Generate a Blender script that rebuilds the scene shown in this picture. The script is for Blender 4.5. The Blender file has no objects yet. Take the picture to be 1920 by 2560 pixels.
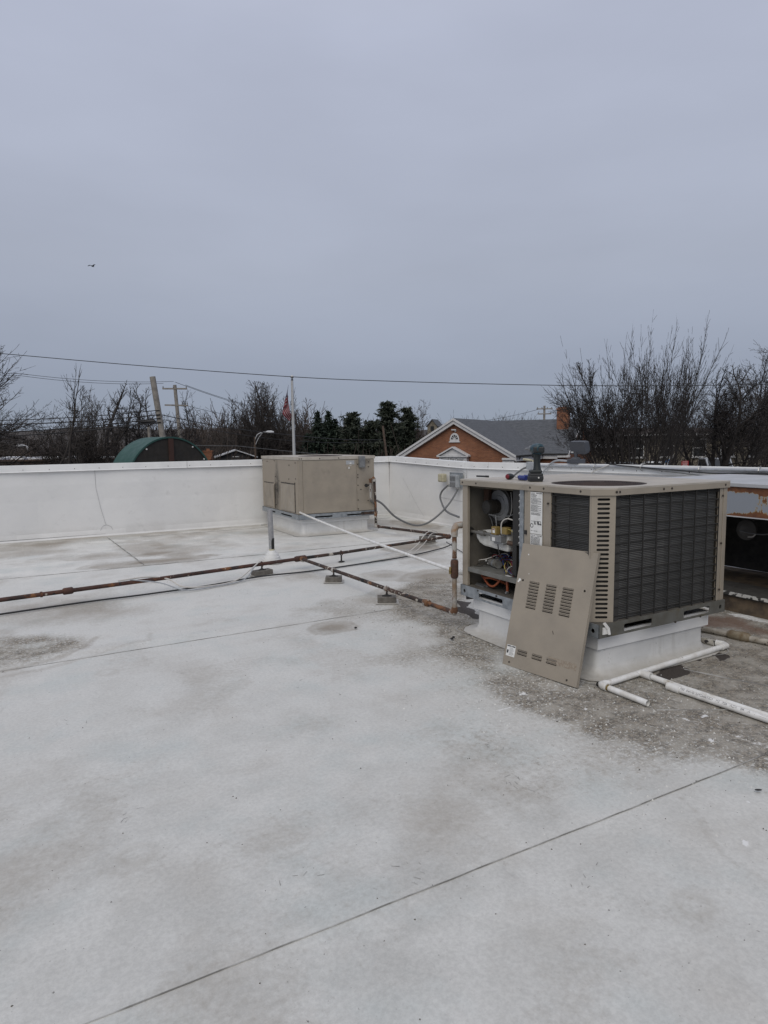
import bpy, math, random
import numpy as np
from mathutils import Vector, Matrix, geometry

# ------------------------------------------------------------------ camera, world, light
scene = bpy.context.scene
COL = scene.collection
R = math.radians
CAM_H = 1.7
PITCH, ROLL, FPX = 0.1049, -0.01247, 1648.7
_c, _s = math.cos(PITCH), math.sin(PITCH)
fwd = Vector((0, _c, -_s)); right0 = Vector((1, 0, 0)); down0 = Vector((0, -_s, -_c))
right = right0 * math.cos(ROLL) - down0 * math.sin(ROLL)
down = right0 * math.sin(ROLL) + down0 * math.cos(ROLL)
cam_d = bpy.data.cameras.new('camera'); cam = bpy.data.objects.new('camera', cam_d); COL.objects.link(cam)
cam.matrix_world = Matrix((( right.x, -down.x, -fwd.x, 0), (right.y, -down.y, -fwd.y, 0), (right.z, -down.z, -fwd.z, CAM_H), (0, 0, 0, 1)))
cam_d.sensor_fit = 'VERTICAL'; cam_d.sensor_height = 36.0; cam_d.lens = FPX / 2560 * 36.0
cam_d.clip_start = 0.05; cam_d.clip_end = 5000
scene.camera = cam

SUN_EL, SUN_AZ = R(44), R(196)          # azimuth the light comes from, clockwise from +Y
world = bpy.data.worlds.new('World'); scene.world = world; world.use_nodes = True
nt = world.node_tree; nt.nodes.clear()
wout = nt.nodes.new('ShaderNodeOutputWorld'); bg = nt.nodes.new('ShaderNodeBackground')
sky = nt.nodes.new('ShaderNodeTexSky'); sky.sky_type = 'NISHITA'; sky.sun_disc = False
sky.sun_elevation = SUN_EL; sky.sun_rotation = SUN_AZ
tc = nt.nodes.new('ShaderNodeTexCoord'); sep = nt.nodes.new('ShaderNodeSeparateXYZ')
ramp = nt.nodes.new('ShaderNodeValToRGB')
# closed overcast layer, a little brighter towards the zenith (values are multiplied by the background strength)
els = ramp.color_ramp.elements
els[0].position = 0.0; els[0].color = (0.278, 0.325, 0.405, 1)
els[1].position = 1.0; els[1].color = (0.70, 0.72, 0.82, 1)
for p, c in ((0.10, (0.308, 0.346, 0.434, 1)), (0.24, (0.385, 0.420, 0.510, 1)), (0.50, (0.468, 0.505, 0.625, 1))):
    e = els.new(p); e.color = c
cl = nt.nodes.new('ShaderNodeTexNoise'); cl.inputs['Scale'].default_value = 1.6; cl.inputs['Detail'].default_value = 5
cl.inputs['Roughness'].default_value = 0.5
mp = nt.nodes.new('ShaderNodeMapping'); mp.inputs['Scale'].default_value = (1, 1, 3.2)
clr = nt.nodes.new('ShaderNodeMapRange'); clr.inputs['From Min'].default_value = 0.3; clr.inputs['From Max'].default_value = 0.7
clr.inputs['To Min'].default_value = 9.15; clr.inputs['To Max'].default_value = 10.65
mul = nt.nodes.new('ShaderNodeVectorMath'); mul.operation = 'SCALE'
mix = nt.nodes.new('ShaderNodeMix'); mix.data_type = 'RGBA'; mix.inputs[0].default_value = 0.97
L = nt.links.new
L(tc.outputs['Generated'], sep.inputs[0]); L(sep.outputs['Z'], ramp.inputs[0])
L(tc.outputs['Generated'], mp.inputs[0]); L(mp.outputs[0], cl.inputs['Vector']); L(cl.outputs[0], clr.inputs[0])
L(ramp.outputs[0], mul.inputs[0]); L(clr.outputs[0], mul.inputs['Scale'])
L(sky.outputs[0], mix.inputs[6]); L(mul.outputs[0], mix.inputs[7]); L(mix.outputs[2], bg.inputs[0])
bg.inputs[1].default_value = 0.1
L(bg.outputs[0], wout.inputs[0])

sun_d = bpy.data.lights.new('sun', 'SUN'); sun_d.energy = 1.35; sun_d.angle = R(48); sun_d.color = (1.0, 0.93, 0.79)
sun = bpy.data.objects.new('sun', sun_d); COL.objects.link(sun)
_d = Vector((math.sin(SUN_AZ) * math.cos(SUN_EL), math.cos(SUN_AZ) * math.cos(SUN_EL), math.sin(SUN_EL)))
sun.rotation_euler = _d.to_track_quat('Z', 'Y').to_euler(); sun.location = (0, 0, 30)
vs = scene.view_settings
vs.view_transform = 'Standard'; vs.look = 'None'; vs.gamma = 1.0; vs.exposure = 0.0; vs.use_curve_mapping = False

# ------------------------------------------------------------------ helpers
rng = random.Random(7)
GROUND = -4.6

class MB:
    """collects verts and faces; build() links them as ONE mesh object"""
    def __init__(s): s.v = []; s.f = []; s.mi = []; s.cur = 0
    def _add(s, vs_, fs):
        o = len(s.v); s.v += [tuple(p) for p in vs_]
        for f in fs: s.f.append(tuple(i + o for i in f)); s.mi.append(s.cur)
    def box(s, lo, hi, M=None):
        x0, y0, z0 = lo; x1, y1, z1 = hi
        p = [Vector(q) for q in ((x0,y0,z0),(x1,y0,z0),(x1,y1,z0),(x0,y1,z0),(x0,y0,z1),(x1,y0,z1),(x1,y1,z1),(x0,y1,z1))]
        if M is not None: p = [M @ q for q in p]
        s._add(p, [(0,3,2,1),(4,5,6,7),(0,1,5,4),(1,2,6,5),(2,3,7,6),(3,0,4,7)]); return s
    def prism(s, poly, axis, a, b):
        """2D polygon extruded along axis ('x','y','z') from a to b"""
        def P(u, v, w): return {'x': (w, u, v), 'y': (u, w, v), 'z': (u, v, w)}[axis]
        n = len(poly); p = [P(u, v, a) for u, v in poly] + [P(u, v, b) for u, v in poly]
        s._add(p, [tuple(range(n))[::-1], tuple(range(n, 2*n))] + [(i, (i+1) % n, n + (i+1) % n, n + i) for i in range(n)]); return s
    def plate(s, loops, fn, t0, t1):
        """polygon with holes; loops in 2D, fn(u, v, w) -> 3D, thickness t0..t1"""
        flat = [q for l in loops for q in l]
        tris = geometry.tessellate_polygon([[Vector((u, v, 0)) for u, v in l] for l in loops])
        n = len(flat)
        p = [fn(u, v, t0) for u, v in flat] + [fn(u, v, t1) for u, v in flat]
        fs = [tuple(t) for t in tris] + [tuple(n + i for i in t)[::-1] for t in tris]
        o = 0
        for l in loops:
            m = len(l)
            fs += [(o + i, o + (i+1) % m, n + o + (i+1) % m, n + o + i) for i in range(m)]
            o += m
        s._add(p, fs); return s
    def tube(s, pts, r, n=8, cap=True):
        pts = [Vector(p) for p in pts]; rs = r if isinstance(r, (list, tuple)) else [r] * len(pts)
        o = len(s.v); rings = []
        up = None
        for i, p in enumerate(pts):
            t = (pts[min(i+1, len(pts)-1)] - pts[max(i-1, 0)])
            t = t.normalized() if t.length > 1e-9 else Vector((0, 0, 1))
            if up is None:
                up = Vector((0, 0, 1)) if abs(t.z) < 0.9 else Vector((1, 0, 0))
            u = (up - t * up.dot(t)); u = u.normalized() if u.length > 1e-6 else t.orthogonal().normalized(); up = u
            w = t.cross(u)
            rings.append([p + (u * math.cos(2*math.pi*k/n) + w * math.sin(2*math.pi*k/n)) * rs[i] for k in range(n)])
        vs_ = [q for rg in rings for q in rg]; fs = []
        for i in range(len(pts) - 1):
            for k in range(n):
                k2 = (k+1) % n; fs.append((i*n+k, i*n+k2, (i+1)*n+k2, (i+1)*n+k))
        if cap: fs.append(tuple(range(n))[::-1]); fs.append(tuple((len(pts)-1)*n + k for k in range(n)))
        s._add(vs_, fs); return s
    def lathe(s, prof, n=20, M=None):
        """profile [(r, z)] about z"""
        vs_ = []; fs = []
        for r_, z in prof:
            for k in range(n):
                a = 2*math.pi*k/n; q = Vector((r_*math.cos(a), r_*math.sin(a), z)); vs_.append(M @ q if M is not None else q)
        for i in range(len(prof)-1):
            for k in range(n):
                k2 = (k+1) % n; fs.append((i*n+k, i*n+k2, (i+1)*n+k2, (i+1)*n+k))
        fs.append(tuple(range(n))[::-1]); fs.append(tuple((len(prof)-1)*n + k for k in range(n)))
        s._add(vs_, fs); return s
    def quad(s, a, b, c, d): s._add([a, b, c, d], [(0, 1, 2, 3)]); return s
    def build(s, name, mat, parent=None, smooth=False, bevel=0.0, loc=None):
        me = bpy.data.meshes.new(name); me.from_pydata(s.v, [], s.f)
        for m in (mat if isinstance(mat, (list, tuple)) else [mat]): me.materials.append(m)
        if any(s.mi): me.polygons.foreach_set('material_index', s.mi)
        if smooth:
            me.polygons.foreach_set('use_smooth', [True] * len(me.polygons)); me.set_sharp_from_angle(angle=R(38))
        me.update()
        o = bpy.data.objects.new(name, me); COL.objects.link(o)
        if parent is not None: o.parent = parent
        if loc is not None: o.location = loc
        if bevel:
            b = o.modifiers.new('bevel', 'BEVEL'); b.width = bevel; b.segments = 2; b.limit_method = 'ANGLE'; b.angle_limit = R(40)
        return o

def build_each(mb, name, mat, parent, **kw):
    """one object per loose piece of the collected mesh"""
    par = list(range(len(mb.v)))
    def find(a):
        while par[a] != a: par[a] = par[par[a]]; a = par[a]
        return a
    for f in mb.f:
        for q in f[1:]: par[find(q)] = find(f[0])
    groups = {}
    for f in mb.f: groups.setdefault(find(f[0]), []).append(f)
    out = []
    for fs in groups.values():
        ids = sorted({q for f in fs for q in f}); ix = {q: k for k, q in enumerate(ids)}
        m2 = MB(); m2._add([mb.v[q] for q in ids], [tuple(ix[q] for q in f) for f in fs]); out.append(m2.build(name, mat, parent, **kw))
    return out

def fast_mesh(name, V, F4, mat, parent=None):
    V = np.asarray(V, np.float32); F4 = np.asarray(F4, np.int32); k = F4.shape[1]
    me = bpy.data.meshes.new(name)
    me.vertices.add(len(V)); me.vertices.foreach_set('co', V.ravel())
    me.loops.add(F4.size); me.loops.foreach_set('vertex_index', F4.ravel())
    me.polygons.add(len(F4)); me.polygons.foreach_set('loop_start', np.arange(0, F4.size, k, dtype=np.int32))
    me.update(calc_edges=True); me.materials.append(mat)
    o = bpy.data.objects.new(name, me); COL.objects.link(o)
    if parent is not None: o.parent = parent
    return o

def thing(name, label, cat, loc=(0, 0, 0), rz=0.0, group=None):
    o = bpy.data.objects.new(name, None); COL.objects.link(o); o.empty_display_size = 0.2
    o.location = loc; o.rotation_euler = (0, 0, rz); return tag(o, label, cat, group)
def tag(o, label, cat, group=None):
    o['label'] = label; o['category'] = cat
    if group: o['group'] = group
    return o
def structure(o): o['kind'] = 'structure'; return o
def stuff(o): o['kind'] = 'stuff'; return o
def copy_thing(root, label, loc, rz):
    r = root.copy(); COL.objects.link(r); r.location = loc; r.rotation_euler = (0, 0, rz); r['label'] = label
    for ch in list(root.children):
        c = ch.copy(); COL.objects.link(c); c.parent = r
        for g in list(ch.children):
            d = g.copy(); COL.objects.link(d); d.parent = c
    return r
def catmull(pts, n=6):
    P = [Vector(p) for p in pts]; P = [P[0]*2 - P[1]] + P + [P[-1]*2 - P[-2]]; out = []
    for i in range(1, len(P) - 2):
        a, b, c, d = P[i-1], P[i], P[i+1], P[i+2]
        for k in range(n):
            t = k / n
            out.append(0.5 * ((2*b) + (c - a)*t + (2*a - 5*b + 4*c - d)*t*t + (3*b - a - 3*c + d)*t**3))
    out.append(P[-2]); return out
def rrect(u0, v0, u1, v1, r, n=4):
    out = []
    for cx, cy, a0 in ((u1-r, v1-r, 0), (u0+r, v1-r, 90), (u0+r, v0+r, 180), (u1-r, v0+r, 270)):
        for k in range(n+1):
            a = R(a0 + 90*k/n); out.append((cx + r*math.cos(a), cy + r*math.sin(a)))
    return out
def circ(u, v, r, n=12): return [(u + r*math.cos(2*math.pi*k/n), v + r*math.sin(2*math.pi*k/n)) for k in range(n)]
def text_mesh(body, size, extrude=0.0, align='CENTER'):
    cu = bpy.data.curves.new('lettering', 'FONT'); cu.body = body; cu.size = size; cu.extrude = extrude
    cu.align_x = align; cu.align_y = 'CENTER'; cu.resolution_u = 3
    tmp = bpy.data.objects.new('lettering', cu); COL.objects.link(tmp)
    dg = bpy.context.evaluated_depsgraph_get(); me = bpy.data.meshes.new_from_object(tmp.evaluated_get(dg))
    bpy.data.objects.remove(tmp); bpy.data.curves.remove(cu); return me
def place_text(me, name, mat, parent, M):
    me.transform(M); me.materials.clear(); me.materials.append(mat)
    o = bpy.data.objects.new(name, me); COL.objects.link(o); o.parent = parent; return o

# ------------------------------------------------------------------ materials
def new_mat(name):
    m = bpy.data.materials.new(name); m.use_nodes = True; n = m.node_tree
    return m, n, n.nodes['Principled BSDF']
def nd(n, t, **kw):
    x = n.nodes.new(t)
    for k, v in kw.items(): setattr(x, k, v)
    return x
def noise(n, vec, scale, detail=4, rough=0.55):
    t = nd(n, 'ShaderNodeTexNoise'); t.inputs['Scale'].default_value = scale; t.inputs['Detail'].default_value = detail
    t.inputs['Roughness'].default_value = rough; n.links.new(vec, t.inputs['Vector']); return t.outputs[0]
def ramp2(n, fac, p0, p1, c0=0.0, c1=1.0):
    t = nd(n, 'ShaderNodeMapRange'); t.inputs['From Min'].default_value = p0; t.inputs['From Max'].default_value = p1
    t.inputs['To Min'].default_value = c0; t.inputs['To Max'].default_value = c1; n.links.new(fac, t.inputs[0]); return t.outputs[0]
def mixc(n, fac, a, b):
    t = nd(n, 'ShaderNodeMix', data_type='RGBA')
    for i, x in ((0, fac), (6, a), (7, b)):
        if isinstance(x, (int, float)): t.inputs[i].default_value = x
        elif isinstance(x, tuple): t.inputs[i].default_value = (*x, 1)
        else: n.links.new(x, t.inputs[i])
    return t.outputs[2]
def math_(n, op, a, b=0.0):
    t = nd(n, 'ShaderNodeMath', operation=op)
    for i, x in ((0, a), (1, b)):
        if isinstance(x, (int, float)): t.inputs[i].default_value = x
        else: n.links.new(x, t.inputs[i])
    return t.outputs[0]
def bump(n, b, h, strength, dist=0.01):
    t = nd(n, 'ShaderNodeBump'); t.inputs['Strength'].default_value = strength; t.inputs['Distance'].default_value = dist
    n.links.new(h, t.inputs['Height']); n.links.new(t.outputs[0], b.inputs['Normal'])
def mat(name, col, rough=0.6, metal=0.0, col2=None, scale=8.0, lo=0.4, hi=0.65, spots=None, bumps=None, detail=5):
    """painted / weathered surface: base colour, mottled towards col2, optional (colour, scale, threshold) spots"""
    m, n, b = new_mat(name); b.inputs['Roughness'].default_value = rough; b.inputs['Metallic'].default_value = metal
    b.inputs['Base Color'].default_value = (*col, 1)
    v = nd(n, 'ShaderNodeTexCoord').outputs['Object']; c = None
    if col2:
        f = ramp2(n, noise(n, v, scale, detail), lo, hi); c = mixc(n, f, col, col2)
        rr = ramp2(n, noise(n, v, scale*2.3, 3), 0.3, 0.7, max(0.05, rough-0.12), min(1, rough+0.12)); n.links.new(rr, b.inputs['Roughness'])
    for sp in (spots or []):
        f = ramp2(n, noise(n, v, sp[1], 6, 0.65), sp[2], sp[2] + (sp[3] if len(sp) > 3 else 0.04)); c = mixc(n, f, c if c else col, sp[0])
    if c: n.links.new(c, b.inputs['Base Color'])
    if bumps: bump(n, b, noise(n, v, bumps[0], 5), bumps[1], 0.01)
    return m

M = {}
M['tan'] = mat('tan_enamel', (0.300, 0.262, 0.212), 0.48, col2=(0.255, 0.224, 0.184), scale=3.5, spots=[((0.20, 0.175, 0.145), 14, 0.66, 0.12), ((0.19, 0.165, 0.135), 2.2, 0.60, 0.15), ((0.34, 0.305, 0.26), 5, 0.66, 0.1)], bumps=(2.6, 0.35))
M['tan_dirty'] = mat('tan_enamel_sooty', (0.290, 0.252, 0.205), 0.55, col2=(0.235, 0.207, 0.172), scale=4.0, spots=[((0.13, 0.115, 0.10), 7, 0.62, 0.2)])
M['captop'] = mat('tan_top_chalky', (0.42, 0.385, 0.335), 0.6, col2=(0.34, 0.31, 0.27), scale=5, spots=[((0.16, 0.13, 0.105), 22, 0.66, 0.05)])
M['galv'] = mat('galvanised', (0.30, 0.325, 0.35), 0.5, 0.35, col2=(0.20, 0.22, 0.24), scale=18, spots=[((0.17, 0.13, 0.10), 30, 0.67, 0.05)])
M['rail'] = mat('rail_grey', (0.125, 0.125, 0.115), 0.7, 0.1, col2=(0.09, 0.086, 0.072), scale=7, spots=[((0.105, 0.088, 0.05), 4, 0.54, 0.12)])
M['black'] = mat('black_paint', (0.017, 0.016, 0.015), 0.62)
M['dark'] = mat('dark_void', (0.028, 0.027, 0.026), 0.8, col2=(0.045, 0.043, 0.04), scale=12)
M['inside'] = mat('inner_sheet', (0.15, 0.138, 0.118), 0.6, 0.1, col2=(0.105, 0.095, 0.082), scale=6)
M['foil'] = mat('foil_liner', (0.27, 0.275, 0.285), 0.5, 0.3, col2=(0.17, 0.175, 0.18), scale=9)
M['white_paint'] = mat('white_paint', (0.72, 0.72, 0.71), 0.5, col2=(0.58, 0.57, 0.55), scale=12)
M['shield'] = mat('white_shield', (0.62, 0.62, 0.60), 0.5, col2=(0.44, 0.43, 0.40), scale=10)
M['label'] = mat('label_paper', (0.70, 0.70, 0.69), 0.5, col2=(0.62, 0.62, 0.60), scale=20)
M['ink'] = mat('print_ink', (0.05, 0.05, 0.055), 0.6)
M['screw'] = mat('screw_head', (0.06, 0.05, 0.042), 0.55, 0.5)
M['fin'] = None
M['guard'] = mat('fan_guard_rust', (0.042, 0.026, 0.022), 0.75, 0.0, col2=(0.028, 0.02, 0.018), scale=20)
M['cap_red'] = mat('red_tool', (0.17, 0.014, 0.022), 0.4)
M['blue'] = mat('blue_grip', (0.018, 0.032, 0.18), 0.45)
M['teal'] = mat('teal_tool', (0.008, 0.040, 0.056), 0.42)
M['toolblack'] = mat('tool_black', (0.016, 0.018, 0.020), 0.5)
M['toolgrey'] = mat('tool_green_grey', (0.016, 0.021, 0.022), 0.5)
M['steel'] = mat('steel', (0.42, 0.42, 0.42), 0.35, 0.8)
M['alu'] = mat('aluminium_can', (0.46, 0.46, 0.45), 0.38, 0.7, col2=(0.33, 0.31, 0.26), scale=10)
M['orange'] = mat('orange_hose', (0.36, 0.095, 0.035), 0.5, col2=(0.25, 0.06, 0.025), scale=14)
M['yellow'] = mat('valve_yellow', (0.215, 0.155, 0.048), 0.6, col2=(0.15, 0.105, 0.035), scale=14)
M['wire_red'] = mat('wire_red', (0.16, 0.018, 0.022), 0.5)
M['wire_white'] = mat('wire_white', (0.50, 0.48, 0.45), 0.5)
M['wire_black'] = mat('wire_black', (0.02, 0.02, 0.02), 0.5)
M['wire_yellow'] = mat('wire_yellow', (0.38, 0.31, 0.08), 0.5)
M['wire_blue'] = mat('wire_blue', (0.03, 0.05, 0.20), 0.5)
M['pipe_grey'] = mat('pipe_dull', (0.17, 0.165, 0.155), 0.5, 0.4, col2=(0.12, 0.115, 0.105), scale=25)
M['gasrust'] = mat('gas_pipe_rust', (0.072, 0.032, 0.023), 0.85, col2=(0.032, 0.021, 0.019), scale=5, spots=[((0.175, 0.075, 0.030), 4.5, 0.55, 0.06), ((0.46, 0.42, 0.36), 13, 0.65, 0.03), ((0.016, 0.015, 0.014), 3.5, 0.60, 0.03)], bumps=(90, 0.25))
M['gasdark'] = mat('gas_pipe_worn', (0.062, 0.036, 0.026), 0.85, col2=(0.022, 0.018, 0.017), scale=5, spots=[((0.165, 0.072, 0.030), 4, 0.54, 0.06), ((0.42, 0.39, 0.34), 12, 0.60, 0.03), ((0.014, 0.013, 0.013), 2.8, 0.565, 0.02), ((0.40, 0.37, 0.32), 22, 0.69, 0.02)], bumps=(90, 0.25))
M['gasorange'] = mat('gas_riser_rust', (0.165, 0.080, 0.036), 0.85, col2=(0.085, 0.043, 0.026), scale=7, spots=[((0.36, 0.35, 0.33), 4.5, 0.49, 0.05)], bumps=(90, 0.2))
M['pvc'] = mat('white_pvc', (0.72, 0.72, 0.71), 0.42, col2=(0.60, 0.585, 0.55), scale=14, spots=[((0.33, 0.28, 0.21), 6, 0.57, 0.12), ((0.10, 0.085, 0.07), 34, 0.66, 0.03)])
M['pvc_flaky'] = mat('flaky_pvc', (0.62, 0.61, 0.58), 0.6, col2=(0.40, 0.37, 0.31), scale=10, spots=[((0.04, 0.036, 0.034), 22, 0.56, 0.03)])
M['pvc_old'] = mat('old_pipe', (0.40, 0.375, 0.33), 0.7, col2=(0.20, 0.17, 0.13), scale=9, spots=[((0.07, 0.055, 0.045), 26, 0.58, 0.05)])
M['mastic'] = mat('brown_mastic', (0.135, 0.095, 0.052), 0.7, col2=(0.21, 0.18, 0.13), scale=16)
M['vent'] = mat('vent_lead', (0.33, 0.33, 0.34), 0.6, 0.2, col2=(0.24, 0.24, 0.25), scale=14, spots=[((0.60, 0.59, 0.57), 18, 0.64, 0.04)])
M['tar'] = mat('black_tar', (0.012, 0.012, 0.012), 0.5)
M['block'] = mat('support_block', (0.155, 0.145, 0.13), 0.85, col2=(0.105, 0.095, 0.085), scale=22, bumps=(80, 0.4))
M['conduit'] = mat('grey_conduit', (0.125, 0.128, 0.132), 0.5)
M['emt'] = mat('steel_conduit', (0.40, 0.42, 0.44), 0.45, 0.4, col2=(0.32, 0.33, 0.35), scale=20)
M['boxgrey'] = mat('disconnect_grey', (0.21, 0.215, 0.22), 0.5, 0.2, col2=(0.15, 0.155, 0.165), scale=12)
M['boxsilver'] = mat('box_silver', (0.42, 0.44, 0.46), 0.45, 0.3, col2=(0.33, 0.35, 0.37), scale=14)
M['beige'] = mat('beige_plastic', (0.46, 0.43, 0.31), 0.5, col2=(0.38, 0.35, 0.25), scale=14)
M['lampgrey'] = mat('lamp_grey', (0.060, 0.065, 0.078), 0.5)
M['glass'] = mat('window_glass', (0.03, 0.034, 0.038), 0.12)
M['trim'] = mat('trim_white', (0.60, 0.60, 0.61), 0.6, col2=(0.52, 0.52, 0.53), scale=6)
M['bark'] = mat('bark', (0.050, 0.042, 0.038), 0.9, col2=(0.034, 0.029, 0.027), scale=5)
M['bark_dark'] = mat('bark_dark', (0.034, 0.029, 0.028), 0.9, col2=(0.024, 0.021, 0.02), scale=5)
M['bark_brown'] = mat('bark_brown', (0.066, 0.050, 0.041), 0.9, col2=(0.042, 0.033, 0.029), scale=3)
M['needle'] = mat('spruce_needles', (0.014, 0.026, 0.017), 0.8, col2=(0.022, 0.036, 0.022), scale=2)
M['needle_pine'] = mat('pine_needles', (0.022, 0.032, 0.020), 0.8, col2=(0.040, 0.046, 0.03), scale=1.2)
M['wood'] = mat('pole_wood', (0.27, 0.25, 0.225), 0.9, col2=(0.18, 0.165, 0.15), scale=4)
M['wood_brown'] = mat('pole_brown', (0.115, 0.082, 0.062), 0.9, col2=(0.075, 0.055, 0.044), scale=4)
M['plank'] = mat('old_timber', (0.125, 0.092, 0.060), 0.85, col2=(0.060, 0.045, 0.033), scale=9)
M['cable'] = mat('cable_black', (0.02, 0.02, 0.022), 0.6)
M['pole_alu'] = mat('flagpole_aluminium', (0.50, 0.50, 0.50), 0.45, 0.3)
M['flag_red'] = mat('flag_red', (0.135, 0.004, 0.012), 0.8); M['flag_white'] = mat('flag_white', (0.27, 0.24, 0.25), 0.8); M['flag_blue'] = mat('flag_blue', (0.012, 0.018, 0.060), 0.8)
M['bird'] = mat('bird_black', (0.012, 0.012, 0.014), 0.7)
M['car_white'] = mat('car_white', (0.68, 0.69, 0.70), 0.3); M['car_grey'] = mat('car_grey', (0.20, 0.22, 0.24), 0.3, 0.4); M['car_silver'] = mat('car_silver', (0.46, 0.47, 0.48), 0.3, 0.4)
M['rubber'] = mat('rubber', (0.02, 0.02, 0.02), 0.8); M['lamp_red'] = mat('tail_red', (0.25, 0.01, 0.01), 0.3)
M['sign_blue'] = mat('sign_blue', (0.05, 0.16, 0.38), 0.5); M['sign_red'] = mat('sign_red', (0.42, 0.022, 0.03), 0.5)
M['greenroof'] = mat('green_roof', (0.020, 0.068, 0.058), 0.55, col2=(0.028, 0.082, 0.070), scale=0.8)
M['darkfront'] = mat('dark_front', (0.022, 0.020, 0.018), 0.8, col2=(0.03, 0.026, 0.022), scale=2)
M['rustpost'] = mat('rust_post', (0.055, 0.026, 0.02), 0.8)
M['asphalt'] = mat('asphalt', (0.055, 0.055, 0.058), 0.9, col2=(0.04, 0.04, 0.042), scale=0.8)
M['siding_dark'] = mat('dark_siding', (0.03, 0.03, 0.032), 0.8)
M['roof_pale'] = mat('pale_roof', (0.52, 0.53, 0.56), 0.7, col2=(0.42, 0.43, 0.45), scale=2)
M['brownwall'] = mat('brown_wall', (0.085, 0.055, 0.042), 0.85, col2=(0.065, 0.043, 0.034), scale=2)
M['pinkroof'] = mat('faded_roof', (0.085, 0.066, 0.060), 0.85, col2=(0.065, 0.052, 0.048), scale=1)
M['snow'] = mat('snow_patches', (0.74, 0.75, 0.77), 0.7)

def fin_mat():
    m, n, b = new_mat('coil_fins'); b.inputs['Roughness'].default_value = 0.6; b.inputs['Metallic'].default_value = 0.2
    v = nd(n, 'ShaderNodeTexCoord').outputs['Object']; sp = nd(n, 'ShaderNodeSeparateXYZ'); n.links.new(v, sp.inputs[0])
    s = math_(n, 'SINE', math_(n, 'MULTIPLY', sp.outputs[2], 2*math.pi/0.0125))
    f = ramp2(n, s, -0.4, 0.9)
    big = ramp2(n, noise(n, v, 3.0, 4), 0.35, 0.65)
    c = mixc(n, f, (0.030, 0.030, 0.029), mixc(n, big, (0.118, 0.116, 0.111), (0.195, 0.191, 0.181)))
    c = mixc(n, ramp2(n, noise(n, v, 9, 5, 0.7), 0.62, 0.7, 0, 0.6), c, (0.045, 0.043, 0.04))
    c = mixc(n, ramp2(n, sp.outputs[0], .695, .705, 0, .42), c, (0.045, 0.046, 0.045)); c = mixc(n, ramp2(n, sp.outputs[0], .215, .205, 0, .5), c, (0.035, 0.035, 0.034))
    mpn = nd(n, 'ShaderNodeMapping'); mpn.inputs['Scale'].default_value = (60, 60, 9); n.links.new(v, mpn.inputs[0])
    c = mixc(n, ramp2(n, noise(n, mpn.outputs[0], 1.0, 2), 0.80, 0.83), c, (0.4, 0.42, 0.42))
    n.links.new(c, b.inputs['Base Color']); bump(n, b, s, 0.5, 0.003); return m
M['fin'] = fin_mat()

def brick_mat(name, c1, c2, mortar, scale, bw=0.5, rh=0.25, ms=0.02, axis='xz'):
    m, n, b = new_mat(name); b.inputs['Roughness'].default_value = 0.85
    v = nd(n, 'ShaderNodeTexCoord').outputs['Object']; sp = nd(n, 'ShaderNodeSeparateXYZ'); n.links.new(v, sp.inputs[0])
    cb = nd(n, 'ShaderNodeCombineXYZ'); n.links.new(math_(n, 'ADD', sp.outputs[0], sp.outputs[1]), cb.inputs[0]); n.links.new(sp.outputs[2], cb.inputs[1])
    t = nd(n, 'ShaderNodeTexBrick'); t.inputs['Color1'].default_value = (*c1, 1); t.inputs['Color2'].default_value = (*c2, 1); t.inputs['Mortar'].default_value = (*mortar, 1)
    t.inputs['Scale'].default_value = scale; t.inputs['Mortar Size'].default_value = ms; t.inputs['Brick Width'].default_value = bw; t.inputs['Row Height'].default_value = rh
    n.links.new(cb.outputs[0], t.inputs['Vector'])
    c = mixc(n, ramp2(n, noise(n, v, 1.3, 4), 0.35, 0.7, 0, 0.5), t.outputs[0], tuple(0.55*x for x in c1)); c = mixc(n, ramp2(n, noise(n, v, 5, 6, .8), 0.56, 0.70, 0, 0.4), c, tuple(min(1, 1.5*x) for x in c1)); n.links.new(c, b.inputs['Base Color'])
    bump(n, b, t.outputs[1], -0.3, 0.01); return m
M['brick'] = brick_mat('red_brick', (0.265, 0.105, 0.050), (0.175, 0.066, 0.036), (0.25, 0.17, 0.12), 2.1, 0.5, 0.165, 0.012)
M['stone'] = brick_mat('tan_stone', (0.255, 0.225, 0.175), (0.195, 0.172, 0.135), (0.15, 0.13, 0.105), 1.0, 0.7, 0.3, 0.02)
def shingle_mat():
    m, n, b = new_mat('asphalt_shingle'); b.inputs['Roughness'].default_value = 0.9
    v = nd(n, 'ShaderNodeTexCoord').outputs['Object']; sp = nd(n, 'ShaderNodeSeparateXYZ'); n.links.new(v, sp.inputs[0])
    s = math_(n, 'FRACT', math_(n, 'MULTIPLY', sp.outputs[2], 7.0))
    mpn = nd(n, 'ShaderNodeMapping'); mpn.inputs['Scale'].default_value = (3, 3, 7); n.links.new(v, mpn.inputs[0])
    c = mixc(n, ramp2(n, noise(n, mpn.outputs[0], 1.2, 4, 0.7), 0.35, 0.68), (0.060, 0.065, 0.074), (0.105, 0.112, 0.125))
    c = mixc(n, ramp2(n, s, 0.0, 0.14, 0.55, 0), c, (0.035, 0.037, 0.042)); n.links.new(c, b.inputs['Base Color']); return m
M['shingle'] = shingle_mat()
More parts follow.
